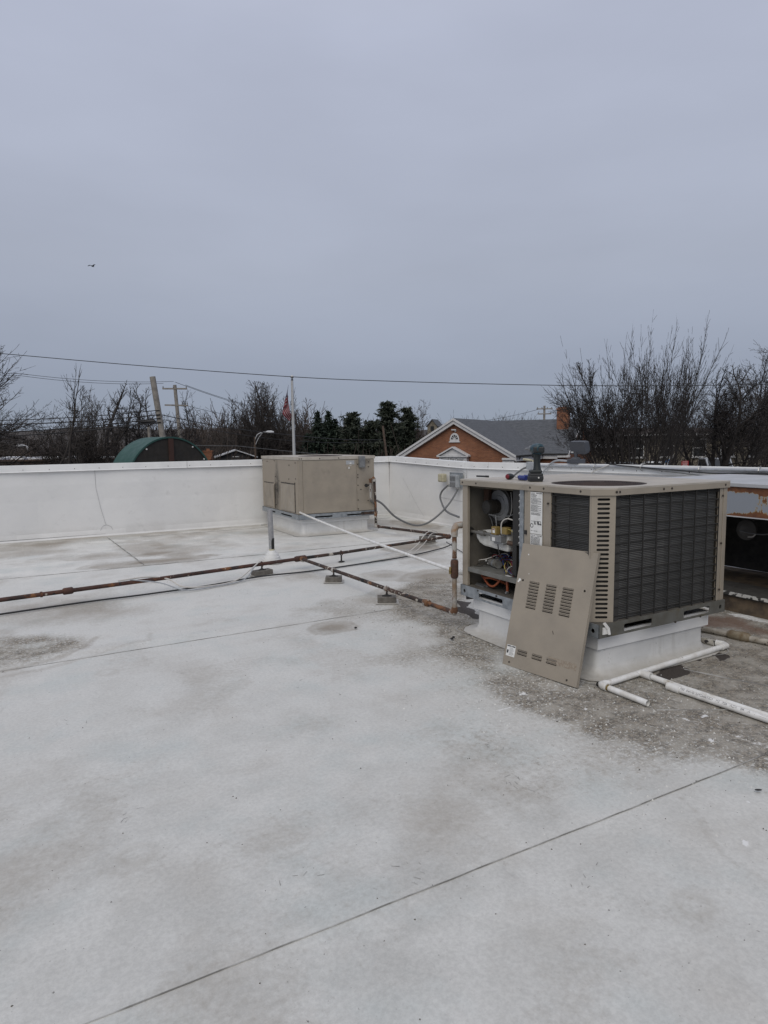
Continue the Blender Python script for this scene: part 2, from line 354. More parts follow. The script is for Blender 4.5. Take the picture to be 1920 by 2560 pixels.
def rusty_mat():
    m, n, b = new_mat('rusted_blue_paint'); b.inputs['Roughness'].default_value = 0.75
    v = nd(n, 'ShaderNodeTexCoord').outputs['Object']; sp = nd(n, 'ShaderNodeSeparateXYZ'); n.links.new(v, sp.inputs[0])
    edge = ramp2(n, sp.outputs[2], 1.15, 1.215, -0.06, 0.30)                    # rust creeps in from the top and bottom seams
    edge2 = ramp2(n, sp.outputs[2], 0.955, 1.01, 0.27, 0.0)
    mpn = nd(n, 'ShaderNodeMapping'); mpn.inputs['Scale'].default_value = (1, 1, 0.5); n.links.new(v, mpn.inputs[0])
    f = math_(n, 'ADD', math_(n, 'ADD', noise(n, mpn.outputs[0], 7, 7, 0.72), edge), edge2)
    rust = mixc(n, ramp2(n, noise(n, v, 14, 4), 0.35, 0.65), (0.185, 0.072, 0.027), (0.095, 0.040, 0.022))
    c = mixc(n, ramp2(n, f, 0.56, 0.572), (0.25, 0.275, 0.315), mixc(n, ramp2(n, f, 0.572, 0.60), (0.36, 0.28, 0.13), rust))
    n.links.new(c, b.inputs['Base Color']); return m
M['rusty'] = rusty_mat()

def roof_mat():
    m, n, b = new_mat('roof_membrane'); b.inputs['Roughness'].default_value = 0.62
    v = nd(n, 'ShaderNodeTexCoord').outputs['Object']
    def at(k): a = nd(n, 'ShaderNodeAttribute'); a.attribute_name = k; return a.outputs['Fac']
    dirt, stain, blk, red, wht, grey = (at(k) for k in ('dirt', 'stain', 'black', 'red', 'white', 'grey'))
    big = noise(n, v, 0.55, 5, 0.55); mid = noise(n, v, 3.2, 6, 0.6); fine = noise(n, v, 26, 6, 0.7); grit = noise(n, v, 75, 4, 0.75); flake = noise(n, v, 38, 6, 0.8); patch = noise(n, v, 5.5, 6, 0.62)
    c = mixc(n, ramp2(n, big, 0.35, 0.65), (0.690, 0.682, 0.648), (0.620, 0.615, 0.588))
    c = mixc(n, ramp2(n, mid, 0.40, 0.68, 0, 0.55), c, (0.475, 0.475, 0.460))
    c = mixc(n, grey, c, mixc(n, ramp2(n, mid, 0.38, 0.62), (0.420, 0.418, 0.396), (0.545, 0.543, 0.518)))
    tl = noise(n, v, 1.5, 4, 0.6); c = mixc(n, ramp2(n, tl, 0.52, 0.66, 0, 0.5), c, (0.455, 0.490, 0.478)); c = mixc(n, ramp2(n, tl, 0.46, 0.34, 0, 0.45), c, (0.440, 0.420, 0.385))
    gg = ramp2(n, noise(n, v, 48, 6, 0.8), 0.40, 0.60, 0.91, 1.06); sc_ = nd(n, 'ShaderNodeVectorMath', operation='SCALE'); n.links.new(c, sc_.inputs[0]); n.links.new(gg, sc_.inputs['Scale']); c = sc_.outputs[0]
    c = mixc(n, ramp2(n, fine, 0.60, 0.72, 0, 0.35), c, (0.36, 0.345, 0.32))
    c = mixc(n, ramp2(n, flake, 0.68, 0.72, 0, 0.45), c, (0.72, 0.73, 0.73))
    mpn = nd(n, 'ShaderNodeMapping'); mpn.inputs['Scale'].default_value = (1.0, 0.28, 1.0); mpn.inputs['Rotation'].default_value = (0, 0, R(20)); n.links.new(v, mpn.inputs[0])
    c = mixc(n, ramp2(n, noise(n, mpn.outputs[0], 7, 5, 0.7), 0.64, 0.74, 0, 0.4), c, (0.33, 0.325, 0.31))     # scuffs
    st = ramp2(n, math_(n, 'ADD', stain, math_(n, 'MULTIPLY', math_(n, 'SUBTRACT', fine, 0.5), 0.7)), 0.18, 0.95)
    c = mixc(n, math_(n, 'MULTIPLY', st, 0.85), c, mixc(n, mid, (0.285, 0.240, 0.180), (0.15, 0.122, 0.09)))
    # gritty bare patches: dirt granules with white coating flakes left between them
    d1 = ramp2(n, math_(n, 'ADD', dirt, math_(n, 'MULTIPLY', math_(n, 'SUBTRACT', fine, 0.5), 0.9)), 0.25, 0.75)
    gcol = mixc(n, ramp2(n, math_(n, 'MULTIPLY', math_(n, 'ADD', grit, fine), 0.5), 0.45, 0.55), (0.052, 0.042, 0.030), (0.245, 0.207, 0.156))
    gcol = mixc(n, ramp2(n, patch, 0.46, 0.64, 0, 0.75), gcol, (0.285, 0.252, 0.203))
    gcol = mixc(n, ramp2(n, math_(n, 'SUBTRACT', flake, math_(n, 'MULTIPLY', dirt, 0.075)), 0.475, 0.52, 0, 0.85), gcol, (0.56, 0.56, 0.53))
    d1 = math_(n, 'MULTIPLY', d1, ramp2(n, patch, 0.30, 0.60, 1.0, 0.72)); c = mixc(n, math_(n, 'MULTIPLY', d1, 0.95), c, gcol)
    rd = ramp2(n, math_(n, 'ADD', red, math_(n, 'SUBTRACT', fine, 0.5)), 0.35, 0.7)
    c = mixc(n, math_(n, 'MULTIPLY', rd, 0.8), c, mixc(n, mid, (0.105, 0.055, 0.038), (0.20, 0.125, 0.085)))
    bk = ramp2(n, math_(n, 'ADD', blk, math_(n, 'MULTIPLY', math_(n, 'SUBTRACT', fine, 0.5), 0.8)), 0.42, 0.5)
    c = mixc(n, bk, c, mixc(n, grit, (0.028, 0.025, 0.023), (0.06, 0.045, 0.036)))
    wh = ramp2(n, math_(n, 'ADD', wht, math_(n, 'MULTIPLY', math_(n, 'SUBTRACT', fine, 0.5), 0.9)), 0.45, 0.6)
    c = mixc(n, wh, c, (0.68, 0.68, 0.67))
    speck = ramp2(n, noise(n, v, 60, 2, 0.5), 0.735, 0.76, 0, 0.8); c = mixc(n, speck, c, (0.10, 0.09, 0.078))
    mp2 = nd(n, 'ShaderNodeMapping'); mp2.inputs['Scale'].default_value = (1.0, 0.12, 1.0); mp2.inputs['Rotation'].default_value = (0, 0, R(-52)); n.links.new(v, mp2.inputs[0])
    c = mixc(n, ramp2(n, noise(n, mp2.outputs[0], 11, 5, 0.75), 0.66, 0.72, 0, 0.35), c, (0.70, 0.70, 0.69))      # pale scrapes
    v3 = nd(n, 'ShaderNodeTexVoronoi'); v3.inputs['Scale'].default_value = 2.1; n.links.new(v, v3.inputs['Vector'])
    ringf = ramp2(n, math_(n, 'ABSOLUTE', math_(n, 'SUBTRACT', math_(n, 'ADD', v3.outputs['Distance'], math_(n, 'MULTIPLY', fine, 0.12)), 0.20)), 0.0, 0.075, 0.30, 0.0)
    c = mixc(n, math_(n, 'MULTIPLY', ringf, ramp2(n, big, 0.44, 0.60)), c, (0.36, 0.34, 0.30))                  # faint rims of dried puddles
    n.links.new(c, b.inputs['Base Color'])
    n.links.new(ramp2(n, dirt, 0.2, 0.8, 0.55, 0.9), b.inputs['Roughness'])
    h = math_(n, 'ADD', math_(n, 'MULTIPLY', grit, math_(n, 'ADD', math_(n, 'MULTIPLY', d1, 1.0), 0.10)), math_(n, 'MULTIPLY', mid, 0.5))
    bump(n, b, h, 0.5, 0.012); return m
M['roof'] = roof_mat()
def wallmem_mat():
    m, n, b = new_mat('wall_membrane'); b.inputs['Roughness'].default_value = 0.5
    v = nd(n, 'ShaderNodeTexCoord').outputs['Object']; sp = nd(n, 'ShaderNodeSeparateXYZ'); n.links.new(v, sp.inputs[0])
    c = mixc(n, ramp2(n, noise(n, v, 0.9, 5), 0.35, 0.68), (0.74, 0.74, 0.74), (0.66, 0.665, 0.67))
    c = mixc(n, ramp2(n, noise(n, v, 5, 6, 0.65), 0.60, 0.75, 0, 0.3), c, (0.40, 0.40, 0.40))
    low = ramp2(n, math_(n, 'ADD', sp.outputs[2], math_(n, 'MULTIPLY', noise(n, v, 4, 5), 0.25)), 0.08, 0.34, 0.35, 0.0)   # splash dirt at the foot
    c = mixc(n, low, c, (0.38, 0.365, 0.335)); n.links.new(c, b.inputs['Base Color'])
    bump(n, b, noise(n, v, 1.7, 4), 0.35, 0.05); return m
M['wallmem'] = wallmem_mat()
M['curbmem'] = mat('curb_membrane', (0.62, 0.62, 0.61), 0.5, col2=(0.54, 0.54, 0.53), scale=3, spots=[((0.30, 0.29, 0.27), 26, 0.68, 0.06)], bumps=(5, 0.25))
def curb_mat():
    m, n, b = new_mat('curb_membrane'); b.inputs['Roughness'].default_value = 0.5
    v = nd(n, 'ShaderNodeTexCoord').outputs['Object']; sp = nd(n, 'ShaderNodeSeparateXYZ'); n.links.new(v, sp.inputs[0])
    c = mixc(n, ramp2(n, noise(n, v, 3, 5), 0.4, 0.62), (0.64, 0.64, 0.635), (0.56, 0.565, 0.565))
    c = mixc(n, ramp2(n, noise(n, v, 26, 6, .7), 0.64, 0.70, 0, .7), c, (0.30, 0.285, 0.26))
    c = mixc(n, ramp2(n, math_(n, 'ADD', sp.outputs[2], math_(n, 'MULTIPLY', noise(n, v, 9, 6, .7), 0.10)), 0.05, 0.13, 0.75, 0.0), c, (0.36, 0.335, 0.29))
    mpn = nd(n, 'ShaderNodeMapping'); mpn.inputs['Scale'].default_value = (9, 9, .8); n.links.new(v, mpn.inputs[0])
    c = mixc(n, ramp2(n, noise(n, mpn.outputs[0], 1.5, 4), 0.55, 0.72, 0, .45), c, (0.42, 0.415, 0.40)); n.links.new(c, b.inputs['Base Color'])
    bump(n, b, noise(n, v, 5, 4), .4, .02); return m
M['curbmem'] = curb_mat()
M['coping'] = mat('white_coping', (0.78, 0.785, 0.785), 0.42, col2=(0.70, 0.705, 0.71), scale=3)
M['seam'] = mat('seam_dirt', (0.19, 0.185, 0.175), 0.8, col2=(0.44, 0.435, 0.42), scale=4, lo=.45, hi=.6)
M['seamwall'] = mat('seam_wall', (0.36, 0.36, 0.365), 0.8, col2=(0.44, 0.44, 0.445), scale=9)
M['spruce_hill'] = mat('wooded_slope', (0.040, 0.034, 0.031), 0.95, col2=(0.058, 0.050, 0.044), scale=0.09)
M['ground'] = mat('ground_mix', (0.060, 0.058, 0.050), 0.95, col2=(0.045, 0.048, 0.034), scale=0.06)

# ------------------------------------------------------------------ setting: ground, hill, our roof
TH = R(29.3)                                        # the building's axes: s runs right and away, t runs left and away
e1 = np.array([math.cos(TH), math.sin(TH)]); e2 = np.array([-e1[1], e1[0]])
def W(s, t, z=0.0): p = s*e1 + t*e2; return Vector((p[0], p[1], z))

g = MB(); g.quad((-2500, -400, GROUND), (2500, -400, GROUND), (2500, 4000, GROUND), (-2500, 4000, GROUND))
structure(g.build('ground', M['ground']))
g = MB(); g.quad((-60, 20, GROUND+.004), (60, 20, GROUND+.004), (60, 46, GROUND+.004), (-60, 46, GROUND+.004))
structure(g.build('road', M['asphalt']))

def np_noise(seed, X, Y, cell, octaves=4, gain=0.55):
    r_ = np.random.RandomState(seed); out = np.zeros_like(X); amp = 1.0; tot = 0
    for o in range(octaves):
        G = r_.rand(97, 97); x = X / cell + 31.7; y = Y / cell + 17.3
        xi = np.floor(x).astype(int); yi = np.floor(y).astype(int); fx = x - xi; fy = y - yi
        fx = fx*fx*(3-2*fx); fy = fy*fy*(3-2*fy)
        a = G[xi % 97, yi % 97]; b_ = G[(xi+1) % 97, yi % 97]; c = G[xi % 97, (yi+1) % 97]; d = G[(xi+1) % 97, (yi+1) % 97]
        out += amp * ((a*(1-fx)+b_*fx)*(1-fy) + (c*(1-fx)+d*fx)*fy); tot += amp; amp *= gain; cell *= 0.5
    return out / tot
def hill(name, y0, y1, x0, x1, nx, ny, hfun, material):
    xs = np.linspace(x0, x1, nx); ys = np.linspace(y0, y1, ny); X, Y = np.meshgrid(xs, ys)
    Z = hfun(X, Y); V = np.stack([X, Y, Z], -1).reshape(-1, 3)
    i = np.arange((ny-1)*nx).reshape(ny-1, nx)[:, :-1].ravel()
    return structure(fast_mesh(name, V, np.stack([i, i+1, i+nx+1, i+nx], 1), material))
def far_h(X, Y):
    e = np.clip((Y - 180) / 160, 0, 1); return GROUND - 0.1 + e*(9.5 + 7.0*np_noise(5, X, Y, 30, 6, .6) - 2.0*np.clip((X-20)/150, -1, 1)) - 3.5*np.clip((Y-330)/200, 0, 1)
hill('wooded_hill', 180, 520, -420, 420, 300, 90, far_h, M['spruce_hill'])

# roof sheet, in roof axes
def axis_pts(a, b, lo, hi, fine_, coarse):
    l = list(np.arange(a, lo, coarse)) + list(np.arange(lo, hi, fine_)) + list(np.arange(hi, b + coarse, coarse)); return np.array(l)
ss = axis_pts(-14, 8.0, -1.6, 7.9, 0.04, 0.6); ts = axis_pts(-9, 14.0, 0.2, 13.9, 0.045, 0.6)
ss = ss[ss <= 7.95]; ts = ts[ts <= 13.8]
S, T = np.meshgrid(ss, ts)
def in_poly(poly):
    """signed-ish soft mask: 1 inside, falling with distance outside"""
    P = np.array(poly); inside = np.zeros(S.shape, bool); dist = np.full(S.shape, 1e9)
    for i in range(len(P)):
        a, b_ = P[i], P[(i+1) % len(P)]
        cond = ((a[1] > T) != (b_[1] > T)); xx = (b_[0]-a[0])*(T-a[1])/((b_[1]-a[1]) + 1e-12) + a[0]; inside ^= cond & (S < xx)
        ab = b_-a; u = np.clip(((S-a[0])*ab[0] + (T-a[1])*ab[1]) / (ab@ab + 1e-12), 0, 1); dist = np.minimum(dist, np.hypot(S-a[0]-u*ab[0], T-a[1]-u*ab[1]))
    return np.where(inside, dist, -dist)
def soft(d, lo, hi): return np.clip((d - lo) / (hi - lo), 0, 1)
nA = np_noise(1, S, T, 1.6, 5); nB = np_noise(2, S, T, 0.5, 4); nC = np_noise(3, S, T, 0.22, 3)
DIRT = [(3.61,6.23),(4.49,6.98),(4.73,6.53),(3.66,4.86),(3.13,3.77),(3.24,3.14),(3.55,3.22),(4.65,3.17),(5.59,3.66),(5.47,3.15),(4.3,1.0),(3.23,1.9),(3.05,2.15),(2.98,2.55),(2.86,2.9),(2.78,3.18),(2.82,3.66),(3.05,4.38),(3.28,5.1)]
RIGHTBAND = [(3.55,3.4),(5.0,3.6),(6.05,4.9),(6.05,0.5),(4.3,0.6),(3.35,1.75)]
D2 = [(-1.5,6.98),(0.19,6.72),(0.56,6.33),(0.4,5.99),(0.21,5.80),(-0.3,5.66),(-1.5,5.8)]
dd = np.maximum(in_poly(DIRT), in_poly(RIGHTBAND)) + (nA-0.5)*1.25 + (nB-0.5)*0.55
dirt = 1.0*soft(dd, -0.34, 0.22)*(0.66 + 0.6*nB) + 0.35*soft(in_poly(RIGHTBAND) + (nA-.5)*.6, -.2, .5)
dirt = np.maximum(dirt, 0.80*soft(in_poly(D2) + (nB-0.5)*0.35, -0.10, 0.22)*(0.45 + nC))
wide = in_poly([(2.2,2.2),(2.0,4.0),(2.6,6.4),(4.5,7.6),(6.8,8.4),(6.8,1.0),(3.0,1.2)])
dirt = np.maximum(dirt, 0.50*soft(wide + (nA-0.5)*1.6, -0.5, 0.8)*(0.25 + 1.2*nB))
STAINS = [(1.1,11.01,.5,.30,.55),(1.9,10.79,.36,.24,.8),(1.85,10.0,.8,.26,.85),(1.27,10.09,.5,.22,.55),(2.48,5.44,.22,.19,.75),(7.2,11.5,.34,.75,.95),(6.75,10.38,.7,.43,.5),(5.59,9.05,.5,.4,.9),
 (4.62,6.9,.46,.44,.85),(4.1,7.3,.4,.3,.6),(3.7,6.3,.35,.3,.6),(5.3,8.4,.5,.35,.5),(0.55,11.16,.42,.28,.4),(3.06,9.71,.3,.29,.3),(4.12,12.27,.5,.45,.45),(3.19,7.82,.26,.25,.4),(3.0,4.12,.3,.2,.3),(3.32,6.2,.3,.25,.45),(0.08,12.14,.5,.4,.3),(6.9,12.3,.5,.5,.4),(3.9,10.1,.6,.4,.35),
 (1.0,4.2,.18,.12,.25),(1.5,3.6,.2,.14,.25),(1.9,4.4,.15,.12,.22),(2.1,3.1,.25,.14,.25),(0.3,3.5,.3,.16,.22),(2.35,2.5,.2,.2,.2),(0.9,2.6,.3,.16,.28),(1.6,2.5,.3,.14,.22),(5.2,7.9,.5,.4,.4)]
stain = np.zeros(S.shape)
for a, b_, ra, rb, k in STAINS:
    q = np.hypot((S-a)/ra, (T-b_)/rb) + (nB-0.5)*0.9 + (nC-0.5)*0.35
    stain = np.maximum(stain, k*np.clip(1.35 - q, 0, 1) + 0.35*k*np.exp(-((q-1.0)/0.12)**2))
stain = np.maximum(np.clip(stain*1.25, 0, 1), 0.46*soft(nA, 0.47, 0.68)*soft(T, 4.5, 9) + 0.28*soft(nB, 0.50, 0.72) + 0.18*soft(nA, .45, .7))
for tline in (9.72, 13.35): stain = np.maximum(stain, 0.3*np.exp(-((T-tline-0.25)/0.22)**2)*soft(nA, 0.42, 0.62))
blk = np.zeros(S.shape)
for poly in ([(3.86,3.14),(3.95,3.06),(4.19,3.16),(4.37,3.04),(4.2,2.96),(4.01,2.92),(3.80,2.99)], [(4.5,3.1),(4.8,3.18),(4.9,3.05),(4.67,2.95),(4.56,2.99)], [(4.08,5.71),(4.17,5.55),(3.85,5.02),(3.75,5.35)], [(4.5,3.32),(4.72,3.33),(4.75,3.24),(4.5,3.25)]):
    blk = np.maximum(blk, soft(in_poly(poly) + (nC-0.5)*0.26 + (nB-.5)*.14 - .015, -0.02, 0.03))
for k in range(16):                                  # little black crumbs along the edge of the left patch
    a, b_ = 0.42 - 0.045*k + rng.uniform(-.03, .03), 6.05 - 0.03*k + rng.uniform(-.05, .05)
    blk = np.maximum(blk, 0.6*np.clip(1.3 - np.hypot((S-a)/0.035, (T-b_)/0.022), 0, 1))
red = soft(in_poly([(5.35,4.2),(5.95,3.75),(5.85,2.6),(5.47,2.6),(5.5,3.49),(5.2,3.7)]) + (nB-0.5)*0.4, -0.15, 0.15)*0.75
wht = soft(in_poly([(6.08,4.6),(6.16,2.2),(5.9,2.2),(5.93,4.0)]) + (nC-0.5)*0.3 + (nB-.5)*.2, -0.03, 0.05)*0.6
for a, b_, r_ in [(3.36,2.23,.036),(3.62,2.45,.034),(2.93,1.72,.022),(2.91,3.29,.05),(3.09,2.9,.018),(2.60,1.55,.035)]:
    wht = np.maximum(wht, 0.80*np.clip(1.5 - np.hypot((S-a)/r_, (T-b_)/(r_*0.8)) + (nC-0.5)*1.2, 0, 1))
def polyline(pts):
    d_ = np.full(S.shape, 1e9)
    for a, b_ in zip(pts[:-1], pts[1:]):
        ax_, ay_ = b_[0]-a[0], b_[1]-a[1]; u_ = np.clip(((S-a[0])*ax_ + (T-a[1])*ay_)/(ax_*ax_ + ay_*ay_ + 1e-12), 0, 1); d_ = np.minimum(d_, np.hypot(S-a[0]-u_*ax_, T-a[1]-u_*ay_))
    return d_
for pts, w_, k_ in (([(3.42,2.7),(3.48,2.46),(3.54,2.17),(3.53,1.8)], .045, .50), ([(2.58,3.18),(2.73,3.16),(2.98,3.25)], .02, .6), ([(3.2,2.0),(2.9,1.93),(2.55,1.95)], .05, .35)):
    wht = np.maximum(wht, k_*np.clip(1.3 - polyline(pts)/w_ + (nC-0.5)*2.6 + (nB-.5)*2.0, 0, 1))
for pts, w_, k_ in (([(-.6,5.52),(.14,5.59),(.54,5.78),(.81,5.92),(.97,5.93),(.98,6.1),(1.02,6.19)], .035, .42), ([(2.56,2.15),(2.69,1.95),(2.62,1.77),(2.51,1.66),(2.44,1.51),(2.41,1.2)], .018, .34), ([(0.56,6.3),(.40,5.97),(.2,5.80),(-.3,5.66)], .035, .55)):
    stain = np.maximum(stain, k_*np.clip(1.5 - polyline(pts)/w_ + (nC-0.5)*1.5, 0, 1))
for a, b_, r_ in ((2.6,3.79,.16),(2.68,3.56,.14),(2.35,2.53,.08),(1.62,1.96,.05)): red = np.maximum(red, .30*np.clip(1.4 - np.hypot((S-a)/r_, (T-b_)/r_) + (nC-.5)*1.5, 0, 1))
grey = np.clip(0.95 - 0.085*(T-2.0), 0.12, 0.95)*(0.7 + 0.6*(nA-0.3))      # coating greyer in the near field, whiter in the far field
grey = np.clip(grey, 0, 1)*np.where(T > 9.8, 0.55, 1)
Zr = (nA-0.5)*0.006 + (nB-0.5)*0.002 - 0.002
for a, b_, h_, w_ in ((1.85, 9.85, .010, .25), (0.9, 5.9, .008, .2)): Zr += h_*np.exp(-((T-b_)/0.06)**2)*np.exp(-((S-a)/1.2)**2)
Zr += 0.003*(np.mod(T-1.98, 3.86) < 0.14)
nrow, ncol = S.shape
V = np.stack([S, T, Zr], -1).reshape(-1, 3); i = np.arange((nrow-1)*ncol).reshape(nrow-1, ncol)[:, :-1].ravel()
roof = structure(fast_mesh('roof', V, np.stack([i, i+1, i+ncol+1, i+ncol], 1), M['roof'])); roof.rotation_euler = (0, 0, TH)
roof.data.polygons.foreach_set('use_smooth', [True]*len(roof.data.polygons))
for k, A in (('dirt', dirt), ('stain', stain), ('black', blk), ('red', red), ('white', wht), ('grey', grey)):
    at_ = roof.data.attributes.new(k, 'FLOAT', 'POINT'); at_.data.foreach_set('value', A.astype(np.float32).ravel())
# seams between the membrane sheets: real lap strips
def roof_z(a, b_): return float(Zr[min(len(ts)-1, np.searchsorted(ts, b_)), min(len(ss)-1, np.searchsorted(ss, a))])
def ribbon(pts, w, z0, name, material, parent, zf=None):
    mb = MB()
    for (a, b_) in zip(pts[:-1], pts[1:]):
        d = Vector((b_[0]-a[0], b_[1]-a[1])); d.normalize(); n_ = Vector((-d.y, d.x))*w/2
        mb.prism([(a[0]+n_.x, a[1]+n_.y), (a[0]-n_.x, a[1]-n_.y), (b_[0]-n_.x, b_[1]-n_.y), (b_[0]+n_.x, b_[1]+n_.y)], 'z', max(roof_z(*a), roof_z(*b_)) - .001, max(roof_z(*a), roof_z(*b_)) + .0036)
    return mb.build(name, material, parent)
def wob(s0, s1, t0, amp, n=120, seed=1):
    r_ = random.Random(seed); ph = r_.uniform(0, 6)
    return [(s0+(s1-s0)*k/n, t0 + amp*math.sin(ph + 7*k/n) + r_.uniform(-amp, amp)*0.12) for k in range(n+1)]
for k, (s0, s1, t0, w) in enumerate(((-6, 6.0, 1.98, .0027), (-6, 3.5, 5.72, .0065), (-6, 6.5, 9.74, .011))):
    ribbon(wob(s0, s1, t0, .018, seed=k), w, .0085, 'seam', M['seam'], roof)
ribbon([(1.46, 13.2), (1.55, 9.8)], .012, .0085, 'seam', M['seam'], roof)
ribbon([(2.0, 12.9), (7.4, 12.9)], .010, .0085, 'seam', M['seam'], roof)
ribbon([(3.45, 2.66), (3.8, 2.45), (4.6, 2.1)], .005, .0085, 'seam', M['seam'], roof)
ribbon([(4.25, 3.05), (4.35, 2.75), (4.6, 2.2)], .012, .0085, 'seam', M['seam'], roof)

# scuffs, crumbs and grit lying on the sheet
rq = random.Random(31); mb = MB()
for cs, ct in [(2.16,3.55),(2.05,2.43),(2.14,2.36),(1.31,2.11),(2.25,2.77),(0.4,3.1),(1.0,5.0),(1.7,4.3),(0.2,4.4),(2.5,3.3),(1.9,1.7),(0.9,2.3)]:
    a0 = rq.uniform(0, 3.14)
    for k in range(rq.randint(4, 10)):
        x, y = cs + rq.gauss(0, .07), ct + rq.gauss(0, .05); a = a0 + rq.gauss(0, .5); l = rq.uniform(.006, .022); w = rq.uniform(.0008, .0018); z = roof_z(x, y) + .0016; dx, dy = math.cos(a), math.sin(a)
        mb._add([(x-dx*l-dy*w, y-dy*l+dx*w, z), (x-dx*l+dy*w, y-dy*l-dx*w, z), (x+dx*l+dy*w*.4, y+dy*l-dx*w*.4, z), (x+dx*l-dy*w*.4, y+dy*l+dx*w*.4, z)], [(0, 1, 2, 3)])
stuff(mb.build('scuff_marks', mat('scuff_rubber', (.25, .245, .235), .8), roof))
def grit(name, n, where, lo, hi, m_):
    mb = MB()
    for k in range(n):
        x, y = where(); r_ = rq.uniform(lo, hi); z = roof_z(x, y); a = rq.uniform(0, 6)
        q = [(x + r_*math.cos(a + 2.1*i_)*rq.uniform(.6, 1.3), y + r_*math.sin(a + 2.1*i_)*rq.uniform(.6, 1.3), z - .001) for i_ in range(3)] + [(x, y, z + r_*.9)]; mb._add(q, [(0, 1, 3), (1, 2, 3), (2, 0, 3)])
    return stuff(mb.build(name, m_, roof))
grit('crumbs', 500, lambda: (rq.uniform(2.7, 5.8), rq.uniform(1.2, 6.4)), .003, .008, mat('dark_crumbs', (.06, .052, .042), .9))
grit('pale_chips', 550, lambda: (rq.gauss(3.15, .45), rq.gauss(3.0, .8)), .003, .009, mat('coating_chips', (.60, .60, .58), .7))
grit('stray_crumbs', 260, lambda: (rq.uniform(-1.2, 3.0), rq.uniform(1.2, 9)), .002, .006, mat('stray_dirt', (.11, .10, .085), .9))

# building under the roof (seen only from the side)
b = MB(); b.box((-14, -9, GROUND), (8.1, 13.95, -0.03)); fac = structure(b.build('building_base', M['brownwall'])); fac.rotation_euler = (0, 0, TH)

# ------------------------------------------------------------------ parapet wall with coping
wall = thing('parapet_wall', 'white membrane covered parapet wall with metal coping around the roof', 'parapet wall', (0, 0, 0), TH)
T1, S2 = 13.48, 7.72
def h1(s): return 1.375 + 0.006*max(0, s)/7.7
def h2(t): return np.interp(t, [4.0, 7.5, 10.45, 13.5], [1.357, 1.335, 1.305, 1.385])
mb = MB()
xs_ = np.linspace(-14, S2, 60)
for a, b_ in zip(xs_[:-1], xs_[1:]):
    j = lambda s: 0.012*math.sin(2.1*s) + 0.006*math.sin(5.3*s)
    rows = [(0.0, -0.055), (0.03, -0.02), (0.12, 0.0), (0.7, 0.02), (1.0, 0.015), (1.40, 0.03)]
    for (z0, o0), (z1, o1) in zip(rows[:-1], rows[1:]):
        zz0, zz1 = min(z0, h1(a)-.04), min(z1, h1(a)-.04)
        mb.quad((a, T1+o0+j(a)*(z0 > .1), zz0), (b_, T1+o0+j(b_)*(z0 > .1), zz0), (b_, T1+o1+j(b_)*(z1 > .1), zz1), (a, T1+o1+j(a)*(z1 > .1), zz1))
mb.build('wall_face', M['wallmem'], wall, smooth=True)
mb = MB(); ys_ = np.linspace(-6, T1+0.02, 60)
for a, b_ in zip(ys_[:-1], ys_[1:]):
    j = lambda s: 0.010*math.sin(1.7*s) + 0.006*math.sin(4.1*s)
    rows = [(0.0, -0.055), (0.03, -0.02), (0.12, 0.0), (0.7, 0.02), (1.40, 0.03)]
    for (z0, o0), (z1, o1) in zip(rows[:-1], rows[1:]):
        f0 = lambda t, z: min(z, float(h2(t)) - .04)
        mb.quad((S2+o0+j(b_)*(z0 > .1), b_, f0(b_, z0)), (S2+o0+j(a)*(z0 > .1), a, f0(a, z0)), (S2+o1+j(a)*(z1 > .1), a, f0(a, z1)), (S2+o1+j(b_)*(z1 > .1), b_, f0(b_, z1)))
mb.build('wall_face', M['wallmem'], wall, smooth=True)
mb = MB(); mb.box((-14, T1+.06, -.02), (S2+.3, T1+.28, 1.33)); mb.box((S2+.06, -6, -.02), (S2+.28, T1+.06, 1.27)); mb.build('wall_core', M['brownwall'], wall)
def coping(pts_lo, pts_hi, inner, outer, axis, name='coping'):
    """one length of folded metal: inner face, top, drip edge"""
    mb = MB(); (a, za), (b_, zb) = pts_lo, pts_hi; fh = 0.115
    sec = [(inner-0.016, -fh-0.012), (inner-0.004, -fh), (inner, -0.004), (inner+0.006, 0.0), (outer-0.006, -0.015), (outer, -0.02), (outer, -fh), (outer-.01, -fh), (inner+0.012, -fh)]
    n = len(sec); P = []
    for q, z in ((a, za), (b_, zb)):
        for o, dz in sec: P.append((q, o, z+dz) if axis == 's' else (o, q, z+dz))
    mb._add(P, [(i_, (i_+1) % n, n+(i_+1) % n, n+i_) for i_ in range(n)] + [tuple(range(n)), tuple(range(n, 2*n))[::-1]])
    return mb.build(name, M['coping'], wall)
joints = [-14, -10.6, -7.4, -3.9, -0.25, 3.05, 6.2, S2+.02]
for a, b_ in zip(joints[:-1], joints[1:]): coping((a+.004, h1(a)), (b_-.004, h1(b_)), T1-.012, T1+.30, 's')
jt = [T1-.02, 10.47, 9.75, 7.2, 4.2, 1.2, -2, -6]
for a, b_ in zip(jt[:-1], jt[1:]): coping((b_+.004, float(h2(b_))), (a-.004, float(h2(a))), S2-.012, S2+.30, 't')
sc = MB()
for s in np.arange(-9.5, 7.5, 0.42): sc.lathe([(.007, 0), (.007, .006)], 6, Matrix.Translation((s, T1-.014, h1(s)-.085)) @ Matrix.Rotation(R(90), 4, 'X'))
for t in np.arange(2.2, 13.2, 0.42): sc.lathe([(.007, 0), (.007, .006)], 6, Matrix.Translation((S2-.014, t, float(h2(t))-.085)) @ Matrix.Rotation(R(-90), 4, 'Y'))
stuff(sc.build('coping_screws', M['screw'], wall))
